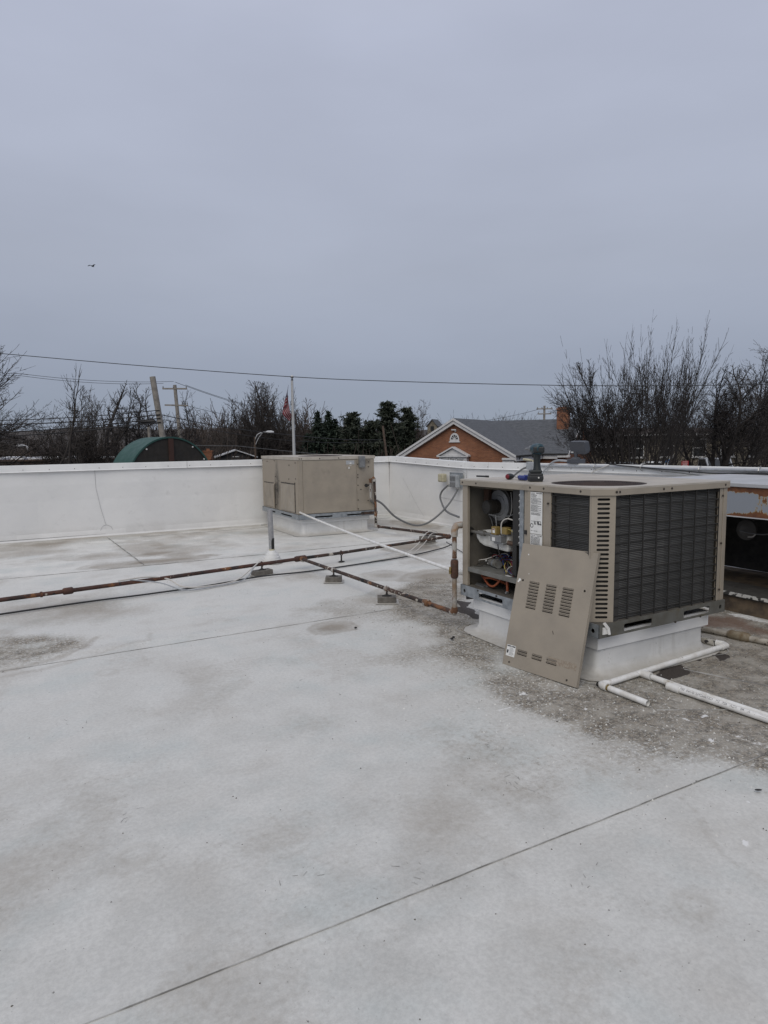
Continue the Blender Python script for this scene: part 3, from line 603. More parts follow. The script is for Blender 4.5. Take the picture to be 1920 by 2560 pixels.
# lap seams in the wall membrane
mb = MB()
def wall_strip(mb, pts, w=.006, face='s'):
    for (a, za), (b_, zb) in zip(pts[:-1], pts[1:]):
        off = lambda z: -0.002 + (0.02*min(1, max(0, z-.12)/.6))
        d = Vector((b_-a, zb-za)); d.normalize(); n_ = Vector((-d.y, d.x))*w/2
        q = [(a+n_.x, za+n_.y), (a-n_.x, za-n_.y), (b_-n_.x, zb-n_.y), (b_+n_.x, zb+n_.y)]
        j = lambda s: 0.012*math.sin(2.1*s) + 0.006*math.sin(5.3*s)
        if face == 's': mb._add([(u, T1 + off(z) + j(u) - .006, z) for u, z in q], [(0, 1, 2, 3), (3, 2, 1, 0)])
        else:
            j2 = lambda s: 0.010*math.sin(1.7*s) + 0.006*math.sin(4.1*s)
            mb._add([(S2 + off(z) + j2(u) - .006, u, z) for u, z in q], [(0, 1, 2, 3), (3, 2, 1, 0)])
wall_strip(mb, [(1.345, 1.27), (1.348, .915), (1.41, .533), (1.485, .205)]); wall_strip(mb, [(1.36, .02), (1.40, .15), (1.445, .195), (1.50, .205), (1.57, .17), (1.645, .02)])
wall_strip(mb, [(-.5, .035), (7.6, .035)], .010); wall_strip(mb, [(7.6-.9, 1.2), (7.6-1.0, .02)], .005)
wall_strip(mb, [(13.2, .035), (7.5, .035)], .010, 't'); wall_strip(mb, [(12.9, .9), (12.2, .25), (11.9, .04)], .005, 't'); wall_strip(mb, [(11.35, .55), (10.2, .50)], .005, 't'); wall_strip(mb, [(10.45, 1.2), (10.42, .5)], .005, 't')
wall_strip(mb, [(11.4, 1.12), (10.6, 1.13), (10.45, 1.07), (10.45, .7)], .005, 't')
mb.build('lap_seam', M['seamwall'], wall)

# ------------------------------------------------------------------ roof curb builder
def roof_curb(name, label, loc, rz, w, d, ins, ztop, flash=0.12):
    t = thing(name, label, 'roof curb', loc, rz)
    mb = MB(); n = 10
    # membrane flashing swept up the curb, flared at the foot
    rows = [(-0.15, 0.005), (-0.06, 0.010), (-0.02, 0.03), (0.0, 0.07), (0.004, ztop-flash+.02)]
    def ring(o, z):
        x0, y0, x1, y1 = ins+o if o > 0 else ins+o, ins+o, w-ins-o, d-ins-o; r_ = max(.02, .05 - o*1.2); return [(u, v, z) for u, v in rrect(x0, y0, x1, y1, r_, 3)]
    rings = [ring(o, z) for o, z in rows]; m_ = len(rings[0]); vs_ = [q for r_ in rings for q in r_]; fs = []
    for i_ in range(len(rings)-1):
        for k in range(m_): k2 = (k+1) % m_; fs.append((i_*m_+k, i_*m_+k2, (i_+1)*m_+k2, (i_+1)*m_+k))
    mb._add(vs_, fs); mb.build('membrane_skirt', M['curbmem'], t, smooth=True)
    mb = MB(); a = ins-.018
    outer = [(a, a), (w-a, a), (w-a, d-a), (a, d-a)]; inner = [(a+.03, a+.03), (w-a-.03, a+.03), (w-a-.03, d-a-.03), (a+.03, d-a-.03)]
    mb.plate([outer, inner], lambda u, v, z: (u, v, z), ztop-flash, ztop-.002); mb.build('metal_flashing', M['coping'], t, bevel=.004)
    # patch outline at the corners
    pm = MB()
    for cx, cy in ((0, 0), (w, 0), (0, d)):
        sx, sy = (1 if cx == 0 else -1), (1 if cy == 0 else -1)
        arc = [(cx + sx*ins - sx*(.18*math.cos(a_)), cy + sy*ins - sy*(.18*math.sin(a_)), .009) for a_ in np.linspace(R(-35), R(125), 12)]
        pm.tube(arc, .003, 4)
    pm.build('patch_edge', M['seam'], t)
    return t
N1 = (1.4882, 4.4842); A1 = 0.5162; W1, D1, ZB1, ZT1 = 1.396, 1.5925, 0.3215, 1.3702
N2 = (-1.5455, 11.9639); A2 = 0.4873; W2, D2_, ZB2, ZT2 = 1.5467, 2.1164, 0.3078, 1.4542
roof_curb('roof_curb', 'white curb under the opened tan rooftop unit on the right', (*N1, 0), A1, W1, D1, .0906, ZB1, .115)
roof_curb('roof_curb', 'white curb under the closed tan rooftop unit by the back wall', (*N2, 0), A2, W2, D2_, .0934, ZB2, .075)
# tan local frames: x along the right-hand face, y along the left-hand face, z up
def screws(t, pts, name='screws', r=.0075):
    mb = MB()
    for face, u, z in pts:
        if face == 'L': Mx = Matrix.Translation((-.013, u, z)) @ Matrix.Rotation(R(90), 4, 'Y')
        else: Mx = Matrix.Translation((u, -.013, z)) @ Matrix.Rotation(R(90), 4, 'X')
        mb.lathe([(r, -.003), (r, .004), (r*.5, .006)], 7, Mx)
    return stuff(mb.build(name, M['screw'], t))

# ------------------------------------------------------------------ opened rooftop unit
u = thing('rooftop_unit', 'tan rooftop air conditioner with open service bay beside the leaning panel', 'rooftop unit', (*N1, 0), A1, 'tan rooftop units')
Lf = lambda uu, z, w: (w, uu, z)            # plate mapped on the left-hand face
Rf = lambda uu, z, w: (uu, w, z)            # plate mapped on the right-hand face
zr = .418
# base rail, with lifting slots
for nm, fn, n_, slots in (('L', Lf, D1, [(1.02, 1.34), (.25, .55)]), ('R', Rf, W1, [(.24, .54), (.90, 1.215)])):
    holes = [rrect(a, .338, b_, .392, .012) for a, b_ in slots] + [circ(.045, .366, .018), circ(n_-.045, .366, .018)]
    mb = MB(); mb.plate([[(-.012, ZB1), (n_+.012, ZB1), (n_+.012, zr), (-.012, zr)]] + holes, fn, -.012, -.006)
    mb.build('base_rail', M['galv'] if nm == 'L' else M['rail'], u)
mb = MB(); mb.box((W1+.006, -.012, ZB1), (W1+.012, D1+.012, zr)); mb.box((-.012, D1+.006, ZB1), (W1+.006, D1+.012, zr)); mb.build('base_rail', M['rail'], u)
mb = MB(); mb.box((-.005, -.005, zr-.006), (W1+.005, D1+.005, zr)); mb.box((.2, .2, ZB1), (1.2, 1.4, zr-.01)); mb.build('base_pan', mat('base_pan_grime', (0.105, 0.095, 0.080), .8, col2=(0.05, 0.045, 0.04), scale=9), u)
mb = MB(); mb.box((.02, -.02, zr-.07), (.07, -.013, zr-.02)); mb.tube([(.03, -.018, zr+.01), (.06, -.03, zr-.03), (.07, -.03, zr-.07)], .012, 5); mb.build('torn_tape', M['white_paint'], u)
# top cap with fan opening
CX, CY, FR = .43, .43, .352
cap_out = [(-.014, .085), (.134, -.014), (W1+.014, -.014), (W1+.014, D1+.014), (-.014, D1+.014)]
mb = MB(); mb.plate([cap_out, circ(CX, CY, FR, 48)], lambda a, b_, z: (a, b_, z), ZT1-.012, ZT1); top = mb.build('top_panel', M['captop'], u)
inn = [(-.004, .090), (.139, -.004), (W1+.004, -.004), (W1+.004, D1+.004), (-.004, D1+.004)]
mb = MB(); mb.plate([cap_out, inn], lambda a, b_, z: (a, b_, z), ZT1-.054, ZT1-.0125); mb.build('cap_flange', M['tan'], u)
mb = MB()
for r_ in np.arange(.03, FR+.006, .0145): mb.tube([(CX + r_*math.cos(a), CY + r_*math.sin(a), ZT1+.012 - .018*(r_/FR)**2) for a in np.linspace(0, 2*math.pi, 49)], .0026, 4, cap=False)
for k in range(12):
    a = 2*math.pi*k/12; mb.tube([(CX + r_*math.cos(a), CY + r_*math.sin(a), ZT1+.008 - .018*(r_/FR)**2) for r_ in (.02, .12, .24, FR+.012)], .003, 4)
mb.lathe([(.05, ZT1+.008), (.05, ZT1+.014)], 20, Matrix.Translation((CX, CY, 0))); mb.build('fan_guard', M['guard'], u)
mb = MB(); mb.lathe([(FR, ZT1-.006), (FR, ZT1-.20), (FR-.01, ZT1-.20)], 40, Matrix.Translation((CX, CY, 0))); mb.build('fan_shroud', M['guard'], u)
mb = MB()
for k in range(4):
    a = 2*math.pi*k/4 + .3
    q = [(CX + r_*math.cos(a + da), CY + r_*math.sin(a + da), ZT1-.075 + dz) for r_, da, dz in ((.06, -.5, .03), (.32, -.38, .035), (.33, .38, -.04), (.06, .5, -.03))]
    mb.quad(*q)
mb.lathe([(.075, ZT1-.17), (.075, ZT1-.04)], 18, Matrix.Translation((CX, CY, 0))); mb.build('fan_blades', M['guard'], u)
# walls and posts
mb = MB(); mb.box((.0, 1.520, zr), (.03, D1, ZT1-.054)); mb.box((.03, D1-.02, zr), (.05, D1, ZT1-.054)); mb.build('corner_post', M['tan'], u, bevel=.004)
mb = MB(); mb.box((.05, D1-.012, zr), (W1, D1, ZT1-.054)); mb.box((W1-.012, .0, zr), (W1, D1-.012, ZT1-.054)); mb.build('outer_panel', M['tan'], u)
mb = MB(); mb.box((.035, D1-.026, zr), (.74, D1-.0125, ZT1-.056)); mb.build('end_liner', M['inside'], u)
mb = MB(); mb.box((.60, .81, zr), (.615, D1-.027, ZT1-.056)); mb.build('bay_back', M['foil'], u)
mb = MB(); mb.box((.02, .775, zr), (W1-.013, .781, ZT1-.056)); mb.build('partition', M['foil'], u)
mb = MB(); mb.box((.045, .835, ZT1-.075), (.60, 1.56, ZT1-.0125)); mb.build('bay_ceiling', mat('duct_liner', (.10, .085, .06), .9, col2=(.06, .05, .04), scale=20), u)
mb = MB(); mb.box((.0, .790, zr), (.014, .835, ZT1-.054)); mb.box((.014, .782, zr), (.05, .790, ZT1-.054)); mb.build('divider_post', M['galv'], u, bevel=.003)
mb = MB(); mb.box((0, .487, zr), (.015, .738, ZT1-.054)); mb.box((.004, .7381, zr), (.015, .782, ZT1-.054)); mb.box((-.006, .700, zr), (-.0003, .738, ZT1-.054)); mb.build('label_panel', M['tan'], u, bevel=.003)
mb = MB()
for z in (.985, .83): mb.box((-.008, .742, z-.016), (.0035, .770, z+.016))
build_each(mb, 'panel_clip', M['black'], u, bevel=.003)
mb = MB(); mb.box((0, .092, zr), (.015, .107, ZT1-.054)); mb.build('coil_post', M['tan'], u)
mb = MB(); mb.box((1.306, 0, zr), (1.345, .02, ZT1-.054)); mb.box((1.352, -.003, zr), (W1, .02, ZT1-.054)); mb.box((1.34, .004, zr), (1.36, .02, ZT1-.054)); mb.build('corner_post', M['tan'], u, bevel=.003)
# louvred chamfer
P0 = Vector((0, .0906, 0)); P1 = Vector((.1395, 0, 0)); ch = (P1-P0).length; cx_ = (P1-P0).normalized(); cn = Vector((-cx_.y, cx_.x, 0)) * -1
if cn.x + cn.y > 0: cn = -cn
CH = lambda a, z, w: tuple(P0 + cx_*a + cn*w + Vector((0, 0, z)))
slots = []; nsl = 27; z0_, z1_ = .452, 1.288
for k in range(nsl):
    z = z0_ + (z1_-z0_)*k/(nsl-1); slots.append(rrect(.040, z-.0085, .127, z+.0085, .0084, 4))
mb = MB(); mb.plate([[(0, zr), (ch, zr), (ch, ZT1-.054), (0, ZT1-.054)]] + slots, CH, -.003, .0); mb.build('louvre_panel', M['tan'], u)
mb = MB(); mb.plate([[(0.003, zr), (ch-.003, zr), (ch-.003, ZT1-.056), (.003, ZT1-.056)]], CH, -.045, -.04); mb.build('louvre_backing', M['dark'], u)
# condenser coil behind wire guards
mb = MB(); mb.box((.030, .110, zr), (.07, .486, ZT1-.056)); mb.build('condenser_coil', M['fin'], u)
mb = MB(); mb.box((.145, .030, zr), (1.30, .07, ZT1-.056)); mb.build('condenser_coil', M['fin'], u)
mb = MB(); mb.box((.012, .465, zr), (.029, .486, ZT1-.056)); mb.box((.012, .108, zr), (.029, .128, ZT1-.056)); mb.box((.012, .108, ZT1-.075), (.029, .486, ZT1-.056)); mb.build('coil_channel', M['dark'], u)
mb = MB(); mb.box((.142, .012, zr), (.205, .029, ZT1-.056)); mb.build('coil_channel', M['dark'], u)
mb = MB()
for yy in (.115, .30, .475): mb.tube([(.006, yy, zr), (.006, yy, ZT1-.056)], .0032, 5)
for k in range(14): z = .455 + .0645*k; mb.tube([(.009, .107, z), (.009, .487, z)], .0055, 5)
mb.build('wire_guard', M['black'], u)
mb = MB()
for k in range(8): xx = .145 + .1455*(k+.999); mb.tube([(xx, .006, zr), (xx, .006, ZT1-.056)], .0060, 5)
for k in range(14): z = .455 + .0645*k; mb.tube([(.140, .009, z), (1.306, .009, z)], .0052, 5)
mb.build('wire_guard', M['black'], u)
# rating labels with print
def label_print(t, name, fn, u0, u1, z0, z1, lines, seed, marks=True):
    """paper plate on a face plus rows of small print; fn(u, z, w)"""
    r_ = random.Random(seed); mb = MB(); mb.plate([[(u0, z0), (u1, z0), (u1, z1), (u0, z1)]], fn, -.0012, .0); o = mb.build(name, M['label'], t)
    pm = MB(); w = u1-u0; h = z1-z0
    for zf, hf, segs in lines:
        zc = z1 - h*zf; hh = h*hf
        for a, b_ in segs:
            x = a
            while x < b_:
                l = r_.uniform(.03, .09); e = min(b_, x+l); dz = r_.uniform(-.1, .1)*hh
                ua, ub = u1 - w*x, u1 - w*e     # reading direction runs from high u to low u on the left-hand face
                pm.plate([[(ub, zc-hh/2+dz), (ua, zc-hh/2+dz), (ua, zc+hh/2+dz), (ub, zc+hh/2+dz)]], fn, -.0020, -.0013); x = e + r_.uniform(.012, .04)
    stuff(pm.build('print', M['ink'], o)); return o
LL = lambda a, z, w: (w - .0063, a, z)
lines = [(.03, .012, [(.05, .35)]), (.028, .022, [(.5, .97)]), (.055, .008, [(.06, .4)]), (.075, .012, [(.06, .55)]), (.10, .012, [(.06, .5)]), (.125, .01, [(.06, .5)])] + \
  [(.155+.024*k, .012, [(.06, .9 - .3*(k % 3 == 1))]) for k in range(6)] + [(.31+.022*k, .011, [(.06, .6 + .3*(k % 2))]) for k in range(8)] + [(.50+.02*k, .010, [(.06, .85)]) for k in range(3)] + \
  [(.70, .010, [(.06, .72)]), (.76, .03, [(.08, .12), (.35, .5), (.62, .95)]), (.93, .012, [(.06, .2), (.3, .6)])]
lab = label_print(u, 'rating_label', LL, .569, .7005, .985, 1.308, lines, 3)
mb = MB(); mb.plate([circ(.682, 1.055-.008, .017, 20), circ(.682, 1.047, .012, 20)], LL, -.0022, -.0013); mb.plate([[(.582, 1.066), (.622, 1.066), (.622, 1.086), (.582, 1.086)], [(.585, 1.069), (.605, 1.069), (.605, 1.083), (.585, 1.083)]], LL, -.0023, -.0014)
mb.plate([[(.640, 1.07), (.656, 1.07), (.648, 1.088)]], LL, -.0023, -.0014); mb.build('certification_mark', M['ink'], lab)
label_print(u, 'wiring_label', LL, .566, .698, .80, .981, [(.05, .03, [(.05, .4), (.55, .95)])] + [(.12+.05*k, .025, [(.06, .8)]) for k in range(12)], 5)
# blower assembly
def cyl(mb, p, q, r_, n=20): mb.tube([p, q], r_, n)
BY, BZ = 1.385, 1.135
mb = MB()
prof = [(BY + rr*math.cos(a), BZ + rr*math.sin(a)) for a, rr in [(2*math.pi*k/40, .150 + .028*(k/40)) for k in range(40)]]
mb.prism(prof, 'x', .25, .56); hous = mb.build('blower_housing', M['dark'], u)
mb = MB(); mb.plate([circ(BY-.005, BZ, .135, 36), circ(BY-.005, BZ, .088, 36)], Lf, .238, .249); mb.lathe([(.088, 0), (.095, .012)], 36, Matrix.Translation((.232, BY-.005, BZ)) @ Matrix.Rotation(R(90), 4, 'Y')); mb.build('inlet_ring', M['foil'], hous)
mb = MB(); cyl(mb, (.13, BY+.012, BZ-.01), (.24, BY+.012, BZ-.01), .062, 22); mb.lathe([(.066, 0), (.066, .012)], 22, Matrix.Translation((.18, BY+.012, BZ-.01)) @ Matrix.Rotation(R(90), 4, 'Y')); mot = mb.build('blower_motor', mat('motor_case', (.022, .018, .015), .85), u, smooth=True)
mb = MB(); mb.lathe([(.062, 0), (.058, .022), (.030, .034), (.012, .036)], 22, Matrix.Translation((.13, BY+.012, BZ-.01)) @ Matrix.Rotation(R(-90), 4, 'Y'))
for k in range(8):
    a = 2*math.pi*k/8; mb.tube([(.096, BY+.012+.02*math.cos(a), BZ-.01+.02*math.sin(a)), (.112, BY+.012+.055*math.cos(a), BZ-.01+.055*math.sin(a))], .004, 5)
mb.build('end_bell', mat('motor_end', (.018, .017, .016), .8), mot, smooth=True)
mb = MB(); mb.box((.20, 1.475, 1.165), (.24, 1.54, 1.30)); mb.box((.22, 1.16, 1.285), (.24, 1.20, 1.31)); build_each(mb, 'copper_bracket', mat('rust_bracket', (.085, .045, .03), .7, col2=(.06, .035, .025), scale=12), u)
mb = MB(); mb.tube([(.22, BY+.012, BZ-.01-.075), (.24, BY+.012, BZ-.01-.26)], .006, 6); mb.build('motor_strut', M['steel'], u)
# coil slab end with return bends
mb = MB(); mb.box((.025, .840, .86), (.30, .905, ZT1-.058)); mb.box((.035, .906, .60), (.26, .955, ZT1-.06)); slab = mb.build('evaporator_coil', M['black'], u)
mb = MB()
for k in range(9): z = .885 + .048*k; mb.tube([(.024, .848, z-.009), (.012, .848, z-.007), (.008, .848, z), (.012, .848, z+.007), (.024, .848, z+.009)], .0042, 6)
build_each(mb, 'return_bend', M['steel'], slab)
mb = MB(); mb.box((.28, .906, .60), (.29, 1.10, ZT1-.06)); mb.box((.26, .956, .95), (.265, 1.01, ZT1-.06)); mb.build('baffle', M['foil'], u)
# heat shield, gas valve and manifold
mb = MB()
sh = [(1.525, .905), (1.505, .845), (1.46, .805), (1.40, .785), (1.08, .770), (1.06, .80), (1.06, .90), (1.10, .945), (1.30, .942)]
mb.prism(sh, 'x', .085, .24); mb.build('heat_shield', M['shield'], u, bevel=.02)
mb = MB(); cyl(mb, (.062, 1.565, .900), (.055, 1.20, .905), .014, 12); gp = mb.build('manifold_pipe', M['pipe_grey'], u, smooth=True)
mb = MB(); cyl(mb, (.0585, 1.405, .9025), (.058, 1.345, .9035), .026, 8); cyl(mb, (.0583, 1.42, .9022), (.058, 1.335, .9037), .020, 8); mb.build('union_fitting', M['pipe_grey'], gp)
mb = MB(); mb.lathe([(.040, -.008), (.040, .008), (.022, .012)], 18, Matrix.Translation((.062, 1.562, .900)) @ Matrix.Rotation(R(90), 4, 'X')); mb.build('grommet', M['black'], u)
mb = MB(); mb.box((.02, 1.085, .855), (.08, 1.225, .912)); mb.box((.03, 1.07, .838), (.075, 1.19, .856)); mb.tube([(.03, 1.11, .86), (.03, 1.11, .92)], .012, 8); gv = mb.build('gas_valve', M['boxgrey'], u, bevel=.005)
mb = MB(); mb.box((.022, 1.150, .913), (.075, 1.215, .982)); mb.build('valve_head', M['yellow'], gv, bevel=.006)
mb = MB(); mb.box((.045, 1.045, .925), (.10, 1.105, .985)); mb.box((.06, 1.10, .95), (.085, 1.155, .975)); mb.build('valve_solenoid', M['yellow'], gv, bevel=.006)
mb = MB(); mb.box((.0205, 1.165, .930), (.0215, 1.195, .965)); mb.box((.0185, 1.16, .862), (.0195, 1.20, .893)); build_each(mb, 'valve_sticker', M['label'], gv)
mb = MB(); mb.box((.0190, 1.168, .955), (.0203, 1.193, .962)); mb.build('sticker_stripe', M['cap_red'], gv)
mb = MB(); mb.tube(catmull([(.06, 1.05, .86), (.10, 1.0, .85), (.12, .96, .88)]), .02, 8); mb.build('burner_tube', mat('burner_rust', (.10, .06, .04), .7, col2=(.06, .04, .03), scale=14), u)
# control shelf
mb = MB(); mb.box((.008, .836, .578), (.595, 1.52, .588)); mb.box((.004, .836, .548), (.0079, 1.52, .588)); shelf = mb.build('control_shelf', mat('shelf_grey', (.175, .175, .165), .55, .2, col2=(.125, .122, .11), scale=8), u, bevel=.003)
mb = MB(); mb.plate([[(.02, .965), (.055, .965), (.055, 1.035), (.02, 1.03)]], lambda a, b_, z: (a, b_, z), .589, .590); mb.build('paper_tag', M['label'], shelf)
mb = MB(); cyl(mb, (.20, 1.425, .627), (.165, 1.285, .627), .036, 24); cpt = mb.build('capacitor', M['alu'], u, smooth=True)
mb = MB(); q0, q1 = Vector((.20, 1.425, .627)), Vector((.165, 1.285, .627)); dq = (q1-q0).normalized()
cyl(mb, q0 + dq*.065, q0 + dq*.082, .0385, 24); mb.build('strap', M['galv'], cpt)
mb = MB(); mb.box((.10, .97, .589), (.17, 1.05, .645)); mb.box((.06, .93, .589), (.11, .99, .635)); mb.lathe([(.035, 0), (.035, .05)], 16, Matrix.Translation((.12, 1.07, .62)) @ Matrix.Rotation(R(65), 4, 'X')); trf = mb.build('transformer', mat('old_transformer', (.12, .105, .06), .6, col2=(.07, .06, .04), scale=20), u, bevel=.004)
mb = MB(); mb.box((.28, 1.40, .589), (.34, 1.55, .66), Matrix.Translation((.06, -.03, .03)) @ Matrix.Rotation(R(-14), 4, 'X') @ Matrix.Translation((-.06, .3, .02))); mb.build('contactor', M['black'], u, bevel=.004)
# loose wiring
rw = random.Random(21)
def wire(name, pts, m_, r_=.0036): mb = MB(); mb.tube(catmull(pts, 5), r_, 5); return mb.build(name, M[m_], u, smooth=True)
wire('wire', [(.11, BY-.02, BZ-.07), (.085, BY-.10, BZ-.12), (.08, BY-.15, BZ-.25), (.05, BY-.20, .93), (.035, 1.19, .90)], 'wire_black', .005)
wire('wire', [(.11, BY-.03, BZ-.07), (.13, BY-.15, BZ-.08), (.15, BY-.30, BZ-.05), (.20, BY-.40, BZ+.03)], 'conduit', .005)
wire('wire', [(.05, 1.115, .93), (.04, 1.10, 1.02), (.05, 1.05, 1.06), (.08, 1.0, 1.05), (.12, .96, 1.02)], 'wire_white', .0055)
wire('wire', [(.06, 1.06, .975), (.06, 1.0, .965), (.08, .95, .92), (.08, .93, .89)], 'wire_yellow', .003)
for k in range(3): wire('wire', [(.20, .965+.012*k, 1.20), (.19, .98+.012*k, 1.10), (.20, 1.0+.012*k, 1.0), (.21, .97, .93)], 'wire_red', .004)
wire('wire', [(.24, BY-.165, 1.26), (.235, BY-.185, 1.17), (.235, BY-.175, 1.08), (.235, BY-.12, 1.02)], 'wire_white', .003)
for k in range(46):
    y0 = rw.uniform(1.30, 1.50); y1 = rw.uniform(.90, 1.12); x0, x1 = rw.uniform(.18, .42), rw.uniform(.05, .25)
    z0_w = .60 + rw.uniform(0, .05); zt = .62 + rw.uniform(.02, .10)
    cl_ = rw.choice(['wire_red', 'wire_red', 'wire_red', 'wire_black', 'wire_black', 'wire_black', 'wire_black', 'wire_blue', 'wire_white', 'wire_yellow'])
    wire('wire', [(x0, y0, z0_w), (x0*.9+.02, y0-.08, zt), (.23 + rw.uniform(-.03, .03), 1.20 + rw.uniform(-.03, .03), .66 + rw.uniform(-.02, .03)), (x1+.03, y1+.06, zt-.02), (x1, y1, z0_w), (x1-.02, y1-.02, .594)], cl_, rw.choice([.0028, .0034, .004]))
for k in range(9):
    a, y, z = rw.uniform(.03, .10), rw.uniform(.87, 1.0), .597
    wire('wire', [(a, y, z+.03), (a+.02, y+.05, z+.07), (a-.005, y+.09, z+.03), (a+.01, y+.05, z), (a, y-.02, z+.01)], rw.choice(['wire_yellow', 'wire_red', 'wire_white', 'wire_black', 'wire_blue']), .003)
wire('wire', [(.16, 1.55, .60), (.12, 1.50, .64), (.15, 1.44, .655), (.22, 1.38, .69), (.25, 1.28, .715), (.22, 1.2, .67)], 'wire_white', .0042)
wire('wire', [(.10, 1.51, .60), (.09, 1.46, .62), (.14, 1.40, .64), (.10, 1.45, .595), (.06, 1.5, .592)], 'wire_black', .003)
for k in range(7):
    y = 1.52 - .035*k; mb = MB(); Mx = Matrix.Translation((.20 + .012*k, y - .04, .618 + .011*k)) @ Matrix.Rotation(R(32), 4, 'X'); mb.box((-.012, -.028, -.009), (.012, .028, .009), Mx); mb.build('wire_connector', M['wire_black'] if k % 3 else M['label'], u, bevel=.002)
wire('wire', [(.12, .93, .90), (.10, .95, .83), (.12, .99, .78), (.16, 1.02, .70), (.2, 1.02, .66)], 'wire_black', .0045)
wire('wire', [(.05, 1.16, .84), (.055, 1.15, .77), (.08, 1.14, .72), (.15, 1.15, .66)], 'wire_black', .005)
# lower compartment hoses
def hose(pts, r_=.011): mb = MB(); mb.tube(catmull(pts, 6), r_, 9); return mb.build('orange_tube', M['orange'], u, smooth=True)
hose([(.20, 1.55, .535), (.13, 1.47, .502), (.11, 1.40, .497), (.12, 1.33, .505), (.15, 1.27, .49), (.2, 1.2, .46)])
hose([(.12, 1.47, .52), (.10, 1.38, .47), (.085, 1.31, .447), (.085, 1.25, .452), (.10, 1.20, .50), (.13, 1.17, .56)], .010)
hose([(.19, 1.47, .575), (.18, 1.46, .53), (.18, 1.455, .50)], .009); hose([(.085, 1.085, .572), (.088, 1.08, .50), (.09, 1.078, .43)], .011)
mb = MB(); cyl(mb, (.12, 1.09, .43), (.06, 1.065, .43), .008, 8); mb.lathe([(.016, .42), (.016, .44)], 8, Matrix.Translation((.09, 1.078, 0))); mb.box((.10, 1.36, .419), (.16, 1.52, .432)); mb.box((.07, 1.38, .419), (.085, 1.50, .428)); build_each(mb, 'drain_fitting', M['steel'], u)
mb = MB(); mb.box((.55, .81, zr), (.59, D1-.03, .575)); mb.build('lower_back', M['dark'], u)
screws(u, [('L', 1.575, ZT1-.03), ('L', 1.38, ZT1-.03), ('L', .70, ZT1-.03), ('L', .55, ZT1-.03), ('L', .18, ZT1-.03), ('L', .505, 1.23), ('R', .13, ZT1-.03), ('R', .16, ZT1-.03), ('R', .62, ZT1-.03), ('R', .71, ZT1-.03), ('R', 1.35, ZT1-.03), ('R', 1.325, 1.255), ('R', 1.325, .88), ('R', 1.325, .51), ('L', 1.35, .405), ('L', 1.1, .405), ('R', .8, .325), ('R', 1.1, .325)], r=.009)

# ------------------------------------------------------------------ removed access panel leaning on the unit
pa = Vector((.897, 4.925, .004)); pb = Vector((1.303, 4.373, .004))
l1 = Vector((*N1, 0)) ; a1 = Vector((math.cos(A1), math.sin(A1), 0)); b1 = Vector((-a1.y, a1.x, 0))
ta = l1 + b1*.752 - a1*.022 + Vector((0, 0, .910)); tb = l1 + b1*.004 - a1*.022 + Vector((0, 0, .915))
org = (pa+pb)/2; xd = (pb-pa).normalized(); yd = ((ta+tb)/2 - org); PH = yd.length; yd.normalize(); zd = xd.cross(yd).normalized(); xd = yd.cross(zd)
pan = thing('access_panel', 'removed tan louvred access panel leaning against the opened unit', 'access panel')
pan.matrix_world = Matrix(((xd.x, yd.x, zd.x, org.x), (xd.y, yd.y, zd.y, org.y), (xd.z, yd.z, zd.z, org.z), (0, 0, 0, 1)))
PW = (pb-pa).length; hw = PW/2
FP = lambda a, b_, w: (a, b_, w)
lv = []
for cx in (-.165, -.005, .145):
    for k in range(9): y = PH*.69 - .0235*k; lv.append([(cx-.046, y-.003), (cx+.046, y-.003), (cx+.046, y+.004), (cx-.046, y+.004)])
for cx in (-.17, -.03, .105):
    for y in (PH*.135, PH*.135-.022): lv.append([(cx-.045, y-.003), (cx+.045, y-.003), (cx+.045, y+.004), (cx-.045, y+.004)])
holes = [circ(-hw+.062, PH*.70, .009, 10), circ(hw-.06, PH*.705, .009, 10)]
mb = MB(); mb.plate([[(-hw, 0), (hw, 0), (hw, PH), (-hw, PH)]] + lv + holes, FP, -.003, 0); mb.build('face_sheet', M['tan'], pan)
mb = MB(); mb.box((-hw, 0, -.026), (-hw+.004, PH, -.0032)); mb.box((hw-.004, 0, -.026), (hw, PH, -.0032)); mb.box((-hw+.0041, PH-.004, -.026), (hw-.0041, PH, -.0032)); mb.box((-hw+.0041, 0, -.026), (hw-.0041, .004, -.0032)); mb.build('folded_edge', M['tan'], pan)
mb = MB(); mb.box((-hw+.01, .01, -.024), (hw-.01, PH-.01, -.020)); mb.build('insulation', M['dark'], pan)
mb = MB()
for lp in lv:
    x0, x1, y = lp[0][0], lp[1][0], lp[0][1]; mb._add([(x0, y+.018, .0004), (x1, y+.018, .0004), (x1, y+.006, .006), (x0, y+.006, .006)], [(0, 3, 2, 1), (0, 1, 2, 3)])
stuff(mb.build('louvre', M['tan'], pan))
mb = MB(); mb.box((-hw+.02, PH*.075, .0002), (-hw+.105, PH*.165, .0012)); wl = mb.build('warning_label', M['label'], pan)
mb = MB(); bx0, bz0 = -hw+.02, PH*.075; bw, bh = .085, PH*.09
mb.box((bx0+.004, bz0+bh*.84, .0013), (bx0+.036, bz0+bh*.95, .0018)); mb.box((bx0+.05, bz0+bh*.84, .0013), (bx0+.081, bz0+bh*.95, .0018)); mb.plate([[(bx0+.038, bz0+bh*.84), (bx0+.048, bz0+bh*.84), (bx0+.043, bz0+bh*.96)]], FP, .0013, .0018)
mb.plate([circ(bx0+.013, bz0+bh*.45, .009, 12)], FP, .0013, .0018); mb.box((bx0+.005, bz0+bh*.25, .0013), (bx0+.02, bz0+bh*.40, .0018))
